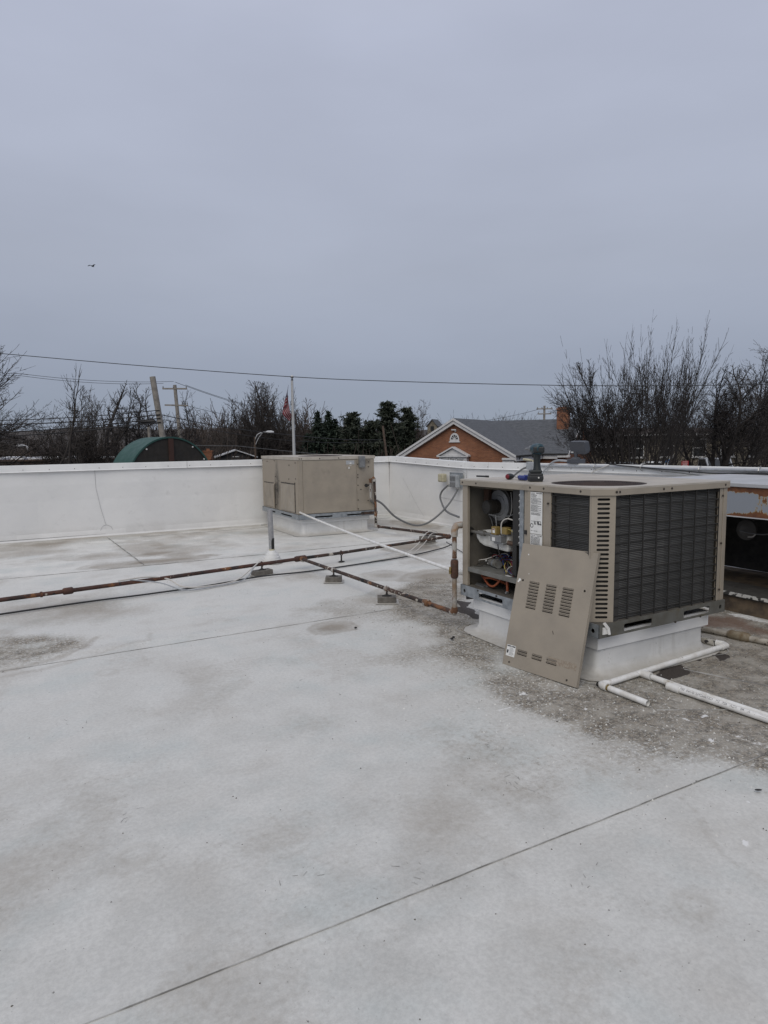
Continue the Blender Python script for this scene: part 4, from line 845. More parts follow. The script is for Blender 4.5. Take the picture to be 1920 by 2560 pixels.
for k in range(7): mb.box((bx0+.028, bz0+bh*(.72-.1*k), .0013), (bx0+.028+.045*(.75+.25*((k*7) % 3)/2), bz0+bh*(.745-.1*k), .0018))
stuff(mb.build('print', M['ink'], wl))
mb = MB(); mb.box((hw-.27, PH*.115, .0002), (hw-.125, PH*.165, .0008)); mb.box((hw-.12, PH*.115, .0002), (hw-.025, PH*.165, .0008)); mb.build('label_residue', mat('label_glue', (.24, .195, .15), .7, col2=(.30, .26, .21), scale=60, lo=.45, hi=.55), pan)
mb = MB()
for x, y in ((-hw+.065, .028), (hw-.085, .03)): mb.lathe([(.007, 0), (.007, .004)], 8, Matrix.Translation((x, y, 0)))
mb.tube([(.07, PH*.36, .001), (.082, PH*.335, .001)], .0025, 4); stuff(mb.build('screws', M['screw'], pan))
mb = MB()
for x, y, r_ in ((-hw+.075, PH*.915, .006), (-hw+.11, PH*.76, .004), (-hw+.03, PH*.70, .012), (-hw+.02, PH*.685, .008)): mb.plate([circ(x, y, r_, 7)], FP, .0003, .0009)
stuff(mb.build('paint_chips', M['white_paint'], pan))

# ------------------------------------------------------------------ tools left on the unit
def on_top(x, y): return (l1 + a1*x + b1*y + Vector((0, 0, ZT1+.001)))
dr = thing('cordless_drill', 'teal and black cordless drill standing on its battery on the opened unit', 'drill', on_top(.20, .87), A1 + R(-32)); dr.scale = (.90, .90, .94)
# local: x towards the right, y away, z up; nose points left and away
mb = MB(); mb.box((-.062, -.048, 0), (.058, .058, .072)); mb.box((-.066, -.050, .012), (.062, .060, .05)); bt = mb.build('battery', M['toolblack'], dr, bevel=.010)
mb = MB(); mb.plate([circ(.016, .035, .007, 10)], lambda a, b_, w: (a, w, b_), -.0535, -.0505); mb.build('charge_mark', M['label'], bt)
mb = MB(); mb.box((-.056, -.044, .0725), (.050, .052, .10)); mb.build('battery_foot', M['toolgrey'], dr, bevel=.010)
mb = MB(); mb.tube([(.012, 0, .085), (.010, 0, .13), (.008, 0, .18), (.010, 0, .235)], [.040, .031, .029, .036], 14); mb.build('grip', M['toolgrey'], dr, smooth=True)
mb = MB(); mb.lathe([(.030, -.075), (.046, -.06), (.050, .0), (.046, .045), (.034, .065)], 18, Matrix.Translation((.006, .0, .278)) @ Matrix.Rotation(R(-75), 4, 'Z') @ Matrix.Rotation(R(-90), 4, 'Y')); hd = mb.build('motor_housing', M['teal'], dr, smooth=True)
mb = MB(); mb.box((-.038, -.078, .245), (.062, -.052, .300)); mb.build('rear_cap', M['toolblack'], dr, bevel=.012)
mb = MB(); mb.lathe([(.034, 0), (.028, .04), (.016, .052), (.010, .075), (.007, .10)], 14, Matrix.Translation((-.012, .055, .280)) @ Matrix.Rotation(R(-52), 4, 'Z') @ Matrix.Rotation(R(-90), 4, 'Y')); mb.build('chuck', M['boxgrey'], dr, smooth=True)
mb = MB(); mb.box((-.035, .01, .205), (-.018, .03, .24)); mb.build('trigger', M['toolblack'], dr, bevel=.004)
sd = thing('screwdriver', 'screwdriver with red and black handle lying on top of the opened unit', 'screwdriver', on_top(.24, 1.225), A1 + R(15))
mb = MB(); mb.lathe([(.020, 0), (.026, .012), (.026, .05), (.020, .075), (.012, .09)], 10, Matrix.Translation((-.05, 0, .026)) @ Matrix.Rotation(R(90), 4, 'Y')); mb.build('handle', M['toolblack'], sd, smooth=True)
mb = MB(); mb.lathe([(.006, -.004), (.017, -.001), (.021, .006), (.0205, .008)], 12, Matrix.Translation((-.054, 0, .026)) @ Matrix.Rotation(R(90), 4, 'Y')); mb.build('butt_cap', M['cap_red'], sd, smooth=True)
mb = MB(); mb.tube([(.04, 0, .026), (.11, .01, .012)], .004, 8); mb.build('shaft', M['steel'], sd)
pl = thing('pliers', 'blue handled pliers lying beside the drill on the opened unit', 'pliers', on_top(.275, 1.135), A1 + R(-107)); pl.scale = (1.35, 1.35, 1.6)
for sg in (1, -1):
    mb = MB(); mb.tube(catmull([(.005, sg*.008, .014), (.03, sg*.022, .014), (.07, sg*.028, .014), (.115, sg*.018, .014)]), [.009]*3 + [.013]*16, 8); mb.build('grip', M['blue'], pl, smooth=True)
    mb = MB(); mb.prism([(-.05, sg*.001), (-.02, sg*.013), (.008, sg*.013), (.008, sg*.001)], 'z', .008, .020); mb.build('jaw', M['steel'], pl)
pn = thing('marker_pen', 'black marker pen lying near the left corner of the opened unit', 'pen', on_top(.29, 1.685), A1 - R(75))
mb = MB(); mb.tube([(-.06, 0, .008), (.04, 0, .008)], .008, 10); mb.build('barrel', M['toolblack'], pn, smooth=True)
mb = MB(); mb.tube([(.041, 0, .008), (.075, 0, .008)], .0092, 10); mb.build('pen_cap', M['black'], pn, smooth=True)

# ------------------------------------------------------------------ second, closed rooftop unit
k2 = thing('rooftop_unit', 'closed tan rooftop air conditioner with sooty flue side near the back wall', 'rooftop unit', (*N2, 0), A2, 'tan rooftop units')
zr2 = .405
for fn, n_, sl in ((Lf, D2_, [(.35, .95), (1.3, 1.8)]), (Rf, W2, [(.3, .65), (.95, 1.25)])):
    mb = MB(); mb.plate([[(-.02, ZB2), (n_+.02, ZB2), (n_+.02, zr2), (-.02, zr2)]] + [rrect(a, .335, b_, .362, .008) for a, b_ in sl], fn, -.020, -.012); mb.build('base_rail', M['galv'], k2)
mb = MB(); mb.box((-.012, -.012, ZB2), (W2+.02, D2_+.02, ZB2+.01)); mb.box((.1, .1, ZB2+.011), (W2-.1, D2_-.1, zr2-.012)); mb.box((-.006, -.006, zr2-.01), (W2+.005, D2_+.005, zr2)); mb.build('base_pan', M['dark'], k2)
mb = MB(); mb.box((W2-.30, -.034, .335), (W2+.045, -.021, .385)); mb.build('pipe_bracket', M['gasdark'], k2)
mb = MB(); mb.box((0, 0, zr2), (W2, D2_, ZT2-.055)); mb.build('cabinet', M['tan'], k2, bevel=.006)
mb = MB(); mb.plate([[(-.012, -.012), (W2+.012, -.012), (W2+.012, D2_+.012), (-.012, D2_+.012)], circ(.75, .75, .42, 40)], FP, ZT2-.05, ZT2); mb.build('top_panel', M['captop'], k2, bevel=.004)
mb = MB()
for r_ in np.arange(.04, .43, .03): mb.tube([(.75 + r_*math.cos(a), .75 + r_*math.sin(a), ZT2+.014 - .012*(r_/.42)**2) for a in np.linspace(0, 2*math.pi, 37)], .003, 4, cap=False)
for k in range(8): a = 2*math.pi*k/8; mb.tube([(.75, .75, ZT2+.012), (.75 + .43*math.cos(a), .75 + .43*math.sin(a), ZT2+.001)], .004, 4)
mb.build('fan_guard', M['guard'], k2)
mb = MB(); mb.box((.085, -.010, zr2+.01), (1.165, -.0005, ZT2-.075)); mb.build('front_panel', M['tan'], k2, bevel=.004)
mb = MB(); mb.box((1.172, -.008, zr2+.01), (W2-.004, -.0005, ZT2-.06)); mb.build('control_panel', M['tan'], k2, bevel=.004)
mb = MB(); mb.box((.004, -.008, zr2+.01), (.078, -.0005, ZT2-.06)); mb.build('corner_post', M['tan'], k2, bevel=.004)
mb = MB(); mb.box((1.205, -.082, 1.235), (1.318, -.0105, 1.452)); bx = mb.build('disconnect_box', M['boxgrey'], k2, bevel=.006)
mb = MB(); mb.box((1.212, -.088, 1.245), (1.311, -.0825, 1.445)); mb.build('box_door', M['boxgrey'], bx, bevel=.003)
mb = MB()
for k in range(5): mb.box((1.345, -.014, 1.31+.019*k), (1.46, -.0085, 1.318+.019*k))
mb.build('vent_louvre', M['tan_dirty'], k2)
mb = MB(); mb.box((.95, -.0125, 1.30), (1.12, -.0102, 1.372)); lb = mb.build('maker_label', mat('silver_sticker', (.40, .41, .42), .4, .3), k2)
mb = MB(); mb.box((1.00, -.0135, 1.322), (1.07, -.0126, 1.328)); mb.plate([[(1.02, 1.308), (1.055, 1.308), (1.06, 1.33), (1.04, 1.34)]], Rf, -.0136, -.0127); mb.plate([[(.99, 1.222), (1.03, 1.222), (1.01, 1.262)]], Rf, -.0125, -.0103); mb.box((1.02, -.0125, 1.276), (1.06, -.0103, 1.281)); mb.build('sticker_marks', M['label'], lb)
# flue side: two framed covers
mb = MB(); mb.box((-.016, 1.32, zr2+.035), (-.0055, 1.985, .912)); mb.build('flue_cover', M['tan_dirty'], k2, bevel=.008)
mb = MB(); mb.box((-.020, .19, zr2+.03), (-.0055, .93, .945)); mb.build('heat_cover', M['tan'], k2, bevel=.010)
soot = mat('soot', (.045, .042, .038), .9, col2=(.14, .125, .105), scale=14)
mb = MB(); mb.box((-.016, .160, zr2+.02), (-.0055, .186, .975)); mb.box((-.016, .187, .949), (-.0055, .93, .968)); mb.box((-.0145, 1.295, zr2+.02), (-.0055, 1.318, .935)); mb.box((-.0145, 1.319, .914), (-.0055, 1.985, .930)); mb.build('cover_gasket', soot, k2)
mb = MB(); mb.tube(catmull([(-.02, 1.25, .93), (-.05, 1.24, .90), (-.06, 1.235, .80), (-.055, 1.24, .45)]), .018, 8); mb.build('flue_handle', M['tan_dirty'], k2, smooth=True)
def soot_mat():
    m, n, b = new_mat('soot_streak'); v = nd(n, 'ShaderNodeTexCoord').outputs['Object']; sp = nd(n, 'ShaderNodeSeparateXYZ'); n.links.new(v, sp.inputs[0])
    dy = math_(n, 'ABSOLUTE', math_(n, 'SUBTRACT', sp.outputs[1], 1.18)); f = ramp2(n, math_(n, 'ADD', dy, math_(n, 'MULTIPLY', math_(n, 'ABSOLUTE', math_(n, 'SUBTRACT', sp.outputs[2], .82)), .32)), .04, .26, 1.0, 0.0)
    f = math_(n, 'MULTIPLY', f, ramp2(n, noise(n, v, 12, 5), .2, .55)); b.inputs['Roughness'].default_value = .7
    n.links.new(mixc(n, f, (.290, .252, .205), (.05, .046, .04)), b.inputs['Base Color']); return m
mb = MB(); mb.box((-.005, .02, zr2+.006), (-.0003, 2.08, ZT2-.06)); mb.build('side_panel', soot_mat(), k2)
scr = [('R', x, ZT2-.03) for x in (.02, .06, .42, .80)] + [('R', 1.19, z) for z in (1.30, 1.10, 1.05, .90, .62, .45)] + [('R', 1.25, .82), ('R', 1.42, 1.34), ('R', 1.42, 1.245), ('R', 1.44, .66), ('R', 1.40, .60), ('R', .9, .32), ('R', 1.45, .32), ('R', .1, .32)]
scr += [('L', y, z) for y, z in ((2.05, 1.36), (1.75, 1.35), (1.30, 1.37), (.45, 1.30), (.12, 1.35), (1.25, 1.06), (.48, 1.04), (.12, 1.06), (1.05, .98), (.65, .97), (.16, .98), (1.2, .80), (1.25, .50), (.9, .33), (.3, .33))]
screws(k2, scr, r=.011)
# gas train on the front of the second unit
mb = MB()
mb.tube(catmull([(1.50, -.085, .955), (1.50, -.085, .99), (1.485, -.085, 1.015), (1.45, -.085, 1.015), (1.42, -.085, .985), (1.42, -.085, .93), (1.42, -.085, .62)], 5), .021, 9)
gt = thing('gas_train', 'rusty gas cock and drip leg on the front of the closed unit', 'gas valve', (*N2, 0), A2)
for z, r_ in ((1.0, .031), (.955, .030), (.90, .034), (.80, .028), (.64, .030)): mb.lathe([(r_, -.018), (r_, .018)], 10, Matrix.Translation((1.42, -.085, z)))
mb.build('pipe_body', M['gasorange'], gt, smooth=True)
mb = MB(); mb.tube([(1.42, -.085, .90), (1.33, -.075, .895)], .016, 8); mb.lathe([(.034, 0), (.034, .022)], 14, Matrix.Translation((1.33, -.075, .895)) @ Matrix.Rotation(R(90), 4, 'X')); mb.build('valve_knob', M['black'], gt, smooth=True)
mb = MB(); mb.tube([(1.42, -.085, .66), (1.42, -.085, .60), (1.47, -.075, .56), (1.53, -.06, .53)], .022, 9); mb.build('drip_leg', M['pipe_grey'], gt, smooth=True)

# ------------------------------------------------------------------ third unit at the right edge
k3 = thing('old_rooftop_unit', 'old rusty rooftop unit with open dark side at the right edge', 'rooftop unit', (0, 0, 0), TH)
FA, FT0, FT1 = 6.10, 1.2, 4.95
mb = MB(); mb.box((FA-.02, FT0, 1.232), (FA+1.5, FT1, 1.268)); mb.build('top_panel', mat('grey_cap', (.40, .41, .43), .6, col2=(.33, .34, .35), scale=5), k3, bevel=.004)
mb = MB(); mb.box((FA, FT0, .948), (FA+.02, FT1, 1.2315)); mb.build('fascia', M['rusty'], k3)
mb = MB(); mb.box((FA-.006, FT0, .938), (FA+.03, FT1, .9478)); mb.build('fascia_lip', M['roof_pale'], k3)
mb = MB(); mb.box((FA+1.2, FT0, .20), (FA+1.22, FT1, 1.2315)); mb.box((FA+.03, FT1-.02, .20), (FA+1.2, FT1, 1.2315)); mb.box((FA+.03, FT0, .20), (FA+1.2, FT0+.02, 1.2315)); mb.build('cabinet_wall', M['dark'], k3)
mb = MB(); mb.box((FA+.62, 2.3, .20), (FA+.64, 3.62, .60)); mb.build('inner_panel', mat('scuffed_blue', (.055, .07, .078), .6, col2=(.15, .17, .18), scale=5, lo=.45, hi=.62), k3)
mb = MB(); mb.box((FA-.02, FT0, .155), (FA+.45, FT1, .196)); mb.build('base_lip', mat('dark_lip', (.05, .047, .043), .75, col2=(.03, .028, .026), scale=8, spots=[((.42, .42, .40), 24, .70, .02)]), k3)  # near-black lip, lightly mottled, with sparse pale flecks
mb = MB(); mb.box((FA-.032, FT0, .168), (FA-.0205, FT1, .199)); mb.build('lip_edge', mat('flaking_edge', (.50, .50, .48), .7, col2=(.04, .038, .036), scale=14, lo=.50, hi=.53), k3)
mb = MB(); mb.box((FA+.0, FT0, .0), (FA+1.4, FT1, .154)); mb.build('timber_curb', M['plank'], k3)
fw = MB(); fw.lathe([(.30, 0), (.30, .10), (.10, .12), (.09, .0)], 36, Matrix.Translation((FA+.80, 3.35, .56)) @ Matrix.Rotation(R(-90), 4, 'Y')); fw.build('blower_wheel', M['dark'], k3, smooth=True)
fw = MB(); fw.lathe([(.105, 0), (.105, .02), (.06, .05), (.03, .06)], 28, Matrix.Translation((FA+.55, 4.10, .745)) @ Matrix.Rotation(R(-90), 4, 'Y')); fw.build('motor_plate', mat('motor_grey', (.10, .095, .09), .6, .2), k3, smooth=True)
mb = MB(); mb.tube(catmull([(FA+.47, 4.13, .74), (FA+.46, 4.03, .73), (FA+.45, 3.88, .73), (FA+.48, 3.7, .77), (FA+.5, 3.6, .83)]), .007, 6); mb.build('wire', M['conduit'], k3)
mb = MB(); mb.tube(catmull([(FA+.44, 4.02, .69), (FA+.42, 3.96, .70), (FA+.42, 3.93, .73)]), .006, 5); mb.build('wire', M['wire_white'], k3)

# ------------------------------------------------------------------ gas piping, condensate, drains
GA = [Vector((-4.9, 5.80, .16)), Vector((-3.90, 6.60, .155)), Vector((-2.62, 7.60, .15)), Vector((-1.145, 8.86, .145)), Vector((-.645, 9.32, .135)), Vector((1.065, 10.90, .125))]
def coupling(mb, p, d, r_=.036, l=.045):
    d = Vector(d).normalized(); p = Vector(p); mb.tube([p - d*l, p - d*l*.8, p + d*l*.8, p + d*l], [r_*.85, r_, r_, r_*.85], 10)
gl = thing('gas_pipe', 'long rusty gas main lying on blocks across the white roof', 'gas pipe')
mb = MB(); mb.tube(GA[:4], .0235, 10); mb.build('pipe_length', M['gasrust'], gl, smooth=True)
mb = MB(); mb.tube(GA[3:], .0225, 10); mb.build('pipe_length', M['gasdark'], gl, smooth=True)
dA = (GA[3]-GA[2]).normalized(); mb = MB()
coupling(mb, GA[3], dA, .040, .085); coupling(mb, GA[1] + (GA[2]-GA[1])*.38, dA, .038, .05); coupling(mb, GA[5], dA, .040, .04); coupling(mb, GA[1] + (GA[2]-GA[1])*.22, dA, .031, .012)
build_each(mb, 'pipe_fitting', M['gasrust'], gl, smooth=True)
RB = Vector((.632, 5.885, .15))
br = thing('gas_pipe', 'rusty gas branch from the main tee to the riser at the opened unit', 'gas pipe')
dB = (RB - GA[3]).normalized(); mb = MB(); mb.tube([GA[3] + dB*.05, GA[3] + (RB-GA[3])*.3, GA[3] + (RB-GA[3])*.66, RB], .0215, 10); mb.build('pipe_length', M['gasdark'], br, smooth=True)
mb = MB(); coupling(mb, GA[3] + dB*.07, dB, .036, .03); coupling(mb, GA[3] + (RB-GA[3])*.29, dB, .032, .022); coupling(mb, GA[3] + (RB-GA[3])*.655, dB, .032, .022); coupling(mb, GA[3] + (RB-GA[3])*.87, dB, .036, .04)
mb.tube([RB - dB*.05, RB - dB*.01, RB + Vector((0, 0, .015)), RB + Vector((0, 0, .05))], [.028, .032, .032, .028], 10); build_each(mb, 'pipe_fitting', M['gasorange'], br, smooth=True)
ri = thing('gas_riser', 'orange rusted gas riser with yellow cock at the left corner of the opened unit', 'gas pipe')
topz = .93; mb = MB(); mb.tube([RB + Vector((0, 0, .50)), RB + Vector((0, 0, topz-.15-.02))], .0215, 12); mb.build('pipe_length', M['gasorange'], ri, smooth=True)
mb = MB(); mb.tube([RB + Vector((0, 0, .04)), RB + Vector((0, 0, .33))], .0215, 12); mb.build('pipe_length', mat('riser_grey', (.30, .29, .275), .8, col2=(.20, .14, .09), scale=6, spots=[((.13, .06, .03), 9, .58, .05)]), ri, smooth=True)
RT = Vector((RB.x, RB.y, topz)); mb = MB(); mb.tube([RT - Vector((0, 0, .08)), RT - Vector((0, 0, .02)), RT + a1*.02 + Vector((0, 0, .018)), RT + a1*.07 + Vector((0, 0, .02)), RT + a1*.11 + Vector((0, 0, .02))], [.029, .032, .032, .032, .029], 12)
mb.tube([RT + a1*.10 + Vector((0, 0, .02)), RT + a1*.22 + Vector((0, 0, .02)) - b1*.0], .024, 12); mb.build('elbow', mat('elbow_grey', (.36, .35, .33), .7, col2=(.26, .16, .09), scale=16), ri, smooth=True)
mb = MB(); mb.tube([(RB.x, RB.y, .47), (RB.x, RB.y, .49), (RB.x, RB.y, .62), (RB.x, RB.y, .64)], [.028, .036, .036, .028], 12); mb.build('gas_cock', mat('cock_rust', (.085, .04, .026), .8, col2=(.05, .03, .022), scale=20), ri, smooth=True)
mb = MB(); hd_ = Vector((RB.x, RB.y, .545)) - a1*.034; mb.box((-.02, -.012, -.035), (.0, .012, .03), Matrix.Translation(hd_) @ Matrix.Rotation(A1 - R(50), 4, 'Z')); mb.lathe([(.022, 0), (.022, .02)], 12, Matrix.Translation(hd_) @ Matrix.Rotation(A1 - R(50), 4, 'Z') @ Matrix.Rotation(R(-90), 4, 'Y')); mb.build('cock_handle', M['yellow'], ri, bevel=.003)
rc = thing('gas_pipe', 'rusty gas branch running back to the closed unit and up its right edge', 'gas pipe')
EC = Vector((-.155, 12.40, .125)); mb = MB(); mb.tube([GA[5] + Vector((-.02, .02, .02)), GA[5] + (EC-GA[5])*.5 + Vector((0, 0, .01)), EC], .024, 10); mb.tube([EC, EC + Vector((-.006, 0, .45)), EC + Vector((-.02, .01, .88))], .024, 10); mb.build('pipe_length', M['gasdark'], rc, smooth=True)
mb = MB(); mb.tube([EC + Vector((.05, -.06, -.002)), EC + Vector((.0, 0, 0)), EC + Vector((0, 0, .06))], .036, 10); mb.tube([EC + Vector((-.02, .01, .85)), EC + Vector((-.022, .01, .90)), EC + Vector((-.05, .0, .92))], .034, 10); mb.tube([EC + Vector((-.003, 0, .2)), EC + Vector((-.003, 0, .28))], .030, 10); build_each(mb, 'pipe_fitting', M['gasorange'], rc, smooth=True)

# pipe supports: paver plus threaded stand, each its own thing
def support(label, p, ztop, rz, n=1, size=(.26, .125, .06), plate=False):
    t = thing('pipe_support', label, 'pipe support', (p[0], p[1], .006), rz, 'blocks and stands under the gas pipes')
    sx, sy, sz = size; zz = 0
    if not plate:
        mb = MB(); mb.box((-sx/2-.02, -sy/2-.03, .0), (sx/2+.025, sy/2+.02, .004)); mb.build('membrane_pad', M['curbmem'], t); zz = .004
        for k in range(n):
            mb = MB(); mb.box((-sx/2+.008*k, -sy/2, zz), (sx/2+.006*k, sy/2, zz+sz), Matrix.Rotation(R(3*k), 4, 'Z')); mb.build('block', M['block'], t, bevel=.006); zz += sz + .002
    mb = MB(); mb.lathe([(.040, zz), (.036, zz+.008), (.014, zz+.016), (.011, zz+.02), (.011, ztop-.036)], 10); mb.box((-.05, -.022, zz), (.05, .022, zz+.005)); mb.build('stand', M['black'], t)
    ringp = [(0, .032*math.cos(a), ztop + .032*math.sin(a)) for a in np.linspace(R(-90), R(270), 17)]; mb = MB(); mb.tube(ringp, .007, 6); mb.build('clamp_ring', M['gasrust'], t)
    return t
angA = math.atan2(dA.y, dA.x); angB = math.atan2(dB.y, dB.x)
def on(P, Q, x): t_ = (x - P.x)/(Q.x - P.x); return P + (Q-P)*t_
q = on(GA[2], GA[3], -1.60); support('grey paver block under the gas main left of the tee', q, q.z-.008, angA)
q = on(GA[4], GA[5], -.62); support('small plate stand under the gas main right of the tee', q, q.z-.008, angA, plate=True)
q = GA[3] + (RB-GA[3])*.29; support('grey paver under the branch pipe, nearest the tee', q, q.z-.010, angB + R(60), size=(.20, .14, .06))
q = GA[3] + (RB-GA[3])*.655; support('grey paver under the branch pipe, nearest the camera', q, q.z-.010, angB + R(60), size=(.20, .14, .06))
q = GA[5] + (EC-GA[5])*.18; support('two stacked grey pavers behind the end of the gas main', q + Vector((-.12, -.12, 0)), .165, angA, n=2, size=(.25, .16, .055))

# white condensate pipe between the units
cd = thing('condensate_pipe', 'thin white plastic pipe slanting from the closed unit to the gas riser', 'pipe')
ca = Vector((-1.53, 11.94, .452)); cb = Vector((.655, 6.02, .505)); mb = MB()
mid_ = ca + (cb-ca)*.5 + Vector((0, 0, -.05)); pts = [ca + Vector((.0, .12, 0))] + [ca*(1-t_)**2 + mid_*2*t_*(1-t_) + cb*t_*t_ for t_ in np.linspace(0, 1, 14)]
mb.tube(pts, .0165, 10); mb.build('pipe_length', M['pvc'], cd, smooth=True)
mb = MB(); d_ = (cb-ca).normalized(); mb.tube([pts[8] - d_*.04, pts[8] + d_*.04], .021, 10); mb.build('coupling', M['pvc'], cd, smooth=True)
st_ = thing('pipe_stub', 'short white plastic stub behind the gas riser at the opened unit', 'pipe')
mb = MB(); mb.tube([Vector((.66, 6.05, .50)), Vector((.83, 5.98, .47))], .024, 10); mb.build('stub', M['pvc'], st_, smooth=True)
ds = thing('downspout_stub', 'small grey box conduit with rusty cap at the far end of the opened unit', 'conduit', (.86, 6.30, 0), A1)
mb = MB(); mb.box((-.02, -.02, .30), (.05, .05, .60)); mb.build('channel', M['emt'], ds, bevel=.004)
mb = MB(); mb.box((-.035, -.03, .60), (.06, .06, .64)); mb.build('cap', M['gasorange'], ds, bevel=.004)

# PVC drain lines on the roof at the right
pv = thing('drain_pipe', 'white plastic drain run with elbows along the curb of the opened unit', 'drain pipe')
E0 = Vector((1.478, 4.375, .026)); E1 = Vector((2.745, 5.195, .028)); mb = MB(); mb.tube([E0, E0 + (E1-E0)*.5, E1], .0215, 12); mb.build('pipe_length', M['pvc'], pv, smooth=True)
dE = (E1-E0).normalized(); S1 = Vector((1.668, 4.055, .024)); mb = MB(); mb.tube([E0 + (S1-E0)*.1, S1], .0205, 12, cap=False); mb.tube([S1 + Vector((-.004, .006, 0)), E0 + (S1-E0)*.2], .0165, 12, cap=False); mb.build('pipe_length', M['pvc'], pv, smooth=True)
dS = (S1-E0).normalized(); mb = MB(); mb.tube([E0 + dE*.05, E0, E0 + dS*.01, E0 + dS*.05], .0275, 12); mb.tube([E1 - dE*.05, E1 + dE*.015, E1 + dE*.03 + Vector((-.02, .03, .0)), E1 + Vector((-.03, .08, 0))], .0275, 12); mb.build('elbow', M['pvc'], pv, smooth=True)
mb = MB(); mb.tube([E0 - dE*.003 - dS*.028, E0 - dS*.030 - dE*.003], .018, 12); mb.build('bore_shade_disc', M['black'], pv)  # black disc in place of the hollow bore, its inner shade put into colour
mb = MB(); mb.tube([E0 + dS*.052, E0 + dS*.066], .0225, 12); mb.build('glue_band', M['yellow'], pv)
Tt = E0 + dE*.425; dT = Vector((.50, -.865, 0)).normalized(); T2 = Tt + dT*.10 + Vector((.0, .0, -.002))
mb = MB(); mb.tube([Tt, Tt + dT*.03, Tt + dT*.09], [.026, .029, .027], 12); mb.build('tee', M['pvc'], pv, smooth=True)
far_dir = Vector((.549, -.836, 0)).normalized()
P_far = [T2, Vector((2.00, 4.315, .024)), Vector((2.335, 3.800, .024)), Vector((3.0, 2.79, .024))]; mb = MB(); mb.tube(P_far, .0205, 12); mb.build('pipe_length', M['pvc'], pv, smooth=True)
pp = thing('printed_pipe', 'newer white plastic pipe with black printing running to the right edge', 'drain pipe')
C0 = Vector((1.945, 4.31, .026)); C1 = Vector((2.275, 3.795, .024)); dP = (C1-C0).normalized(); C2 = C0 + dP*1.8; mb = MB(); mb.tube([C0 + dP*.02, C2], .0205, 16); mb.build('pipe_length', M['white_paint'], pp, smooth=True)
mb = MB(); mb.tube([C0 - dP*.045, C0 + dP*.045], .0275, 14); mb.build('coupling', M['pvc'], pp, smooth=True)
me = text_mesh('F50  dwv-G  UPCodeNSD   ME   P26   AZH    04    A    1   IIIIIIIII', .023, align='LEFT')
pr = .0209; sdv = Vector((0, 0, 1)).cross(dP).normalized()
if sdv.y > 0: sdv = -sdv
for v_ in me.vertices:
    ang_ = R(48) - v_.co.y / pr; p_ = C0 + dP*(.055 + v_.co.x*.92) + sdv*math.cos(ang_)*pr*1.0 + Vector((0, 0, 1))*math.sin(R(48) + v_.co.y/pr)*pr
    p_ = C0 + dP*(.055 + v_.co.x*.92) + sdv*math.cos(R(48) + v_.co.y/pr)*pr + Vector((0, 0, math.sin(R(48) + v_.co.y/pr)*pr)); v_.co = p_
me.materials.clear(); me.materials.append(M['ink']); to = bpy.data.objects.new('printing', me); COL.objects.link(to); to.parent = pp
fl = thing('flaky_pipe', 'short flaky black and white pipe stub behind the drain elbow', 'pipe')
mb = MB(); mb.tube([Vector((2.60, 5.52, .03)), Vector((2.665, 5.33, .03)), Vector((2.70, 5.27, .03))], .026, 10); mb.build('stub', M['pvc_flaky'], fl, smooth=True)
ol = thing('old_pipe', 'dirty old pipe with lumpy mastic joint lying before the rusty unit', 'pipe')
O0, O1 = Vector((2.45, 6.10, .03)), Vector((3.65, 4.62, .03)); mb = MB(); mb.tube([O0, Vector((2.95, 5.52, .026)), Vector((3.2, 5.21, .026)), O1], .027, 10); mb.build('pipe_length', M['pvc_old'], ol, smooth=True)
dO = (O1-O0).normalized(); mb = MB(); pc = Vector((3.0, 5.455, .028)); mb.tube([pc - dO*.09, pc - dO*.06, pc - dO*.02, pc + dO*.03, pc + dO*.07, pc + dO*.09], [.030, .044, .040, .047, .042, .030], 10); mb.build('mastic_joint', M['mastic'], ol, smooth=True)

# plumbing vent
vt = thing('vent_pipe', 'grey plumbing vent with white rubber boot in front of the closed unit', 'vent pipe', (-1.615, 9.35, 0), .4)
mb = MB(); mb.lathe([(.150, .004), (.146, .02), (.134, .026), (.130, .058), (.118, .064), (.112, .098), (.098, .104), (.090, .138), (.074, .144), (.062, .172), (.050, .185)], 28); mb.build('boot', M['curbmem'], vt, smooth=True)
mb = MB(); mb.tube([(0, 0, .185), (0, 0, .205)], .0415, 20); mb.build('clamp', M['beige'], vt, smooth=True)
mb = MB(); mb.tube([(0, 0, .206), (0, 0, .30), (.002, 0, .36)], [.038, .0385, .038], 20); mb.build('tar_band', M['tar'], vt, smooth=True)
mb = MB(); mb.tube([(0, 0, .15), (-.012, .0, .77)], .0375, 20); mb.build('pipe_length', M['vent'], vt, smooth=True)

# cables lying along the gas main
def cable(name, label, pts, r_, m_, cat='cable', n=8, group=None):
    mb = MB(); mb.tube(catmull(pts, n), r_, 6); return tag(mb.build(name, M[m_], None, smooth=True), label, cat, group)
cable('cable', 'black cable lying along the foot of the gas main', [(-4.9, 5.72, .02), (-3.9, 6.53, .02), (-3.2, 7.05, .02), (-2.7, 7.36, .02), (-2.1, 7.80, .02), (-1.58, 8.24, .03), (-1.0, 8.62, .015), (-.2, 9.22, .015), (.35, 9.66, .02), (.8, 10.2, .02), (1.0, 10.45, .03), (1.12, 10.52, .08)], .010, 'cable')
cable('cable', 'upper white cable slung over and under the gas main', [(-3.0, 7.30, .19), (-2.75, 7.50, .19), (-2.55, 7.62, .14), (-2.35, 7.55, .06), (-2.1, 7.72, .025), (-1.85, 7.98, .03), (-1.7, 8.28, .12), (-1.62, 8.45, .19)], .009, 'wire_white')
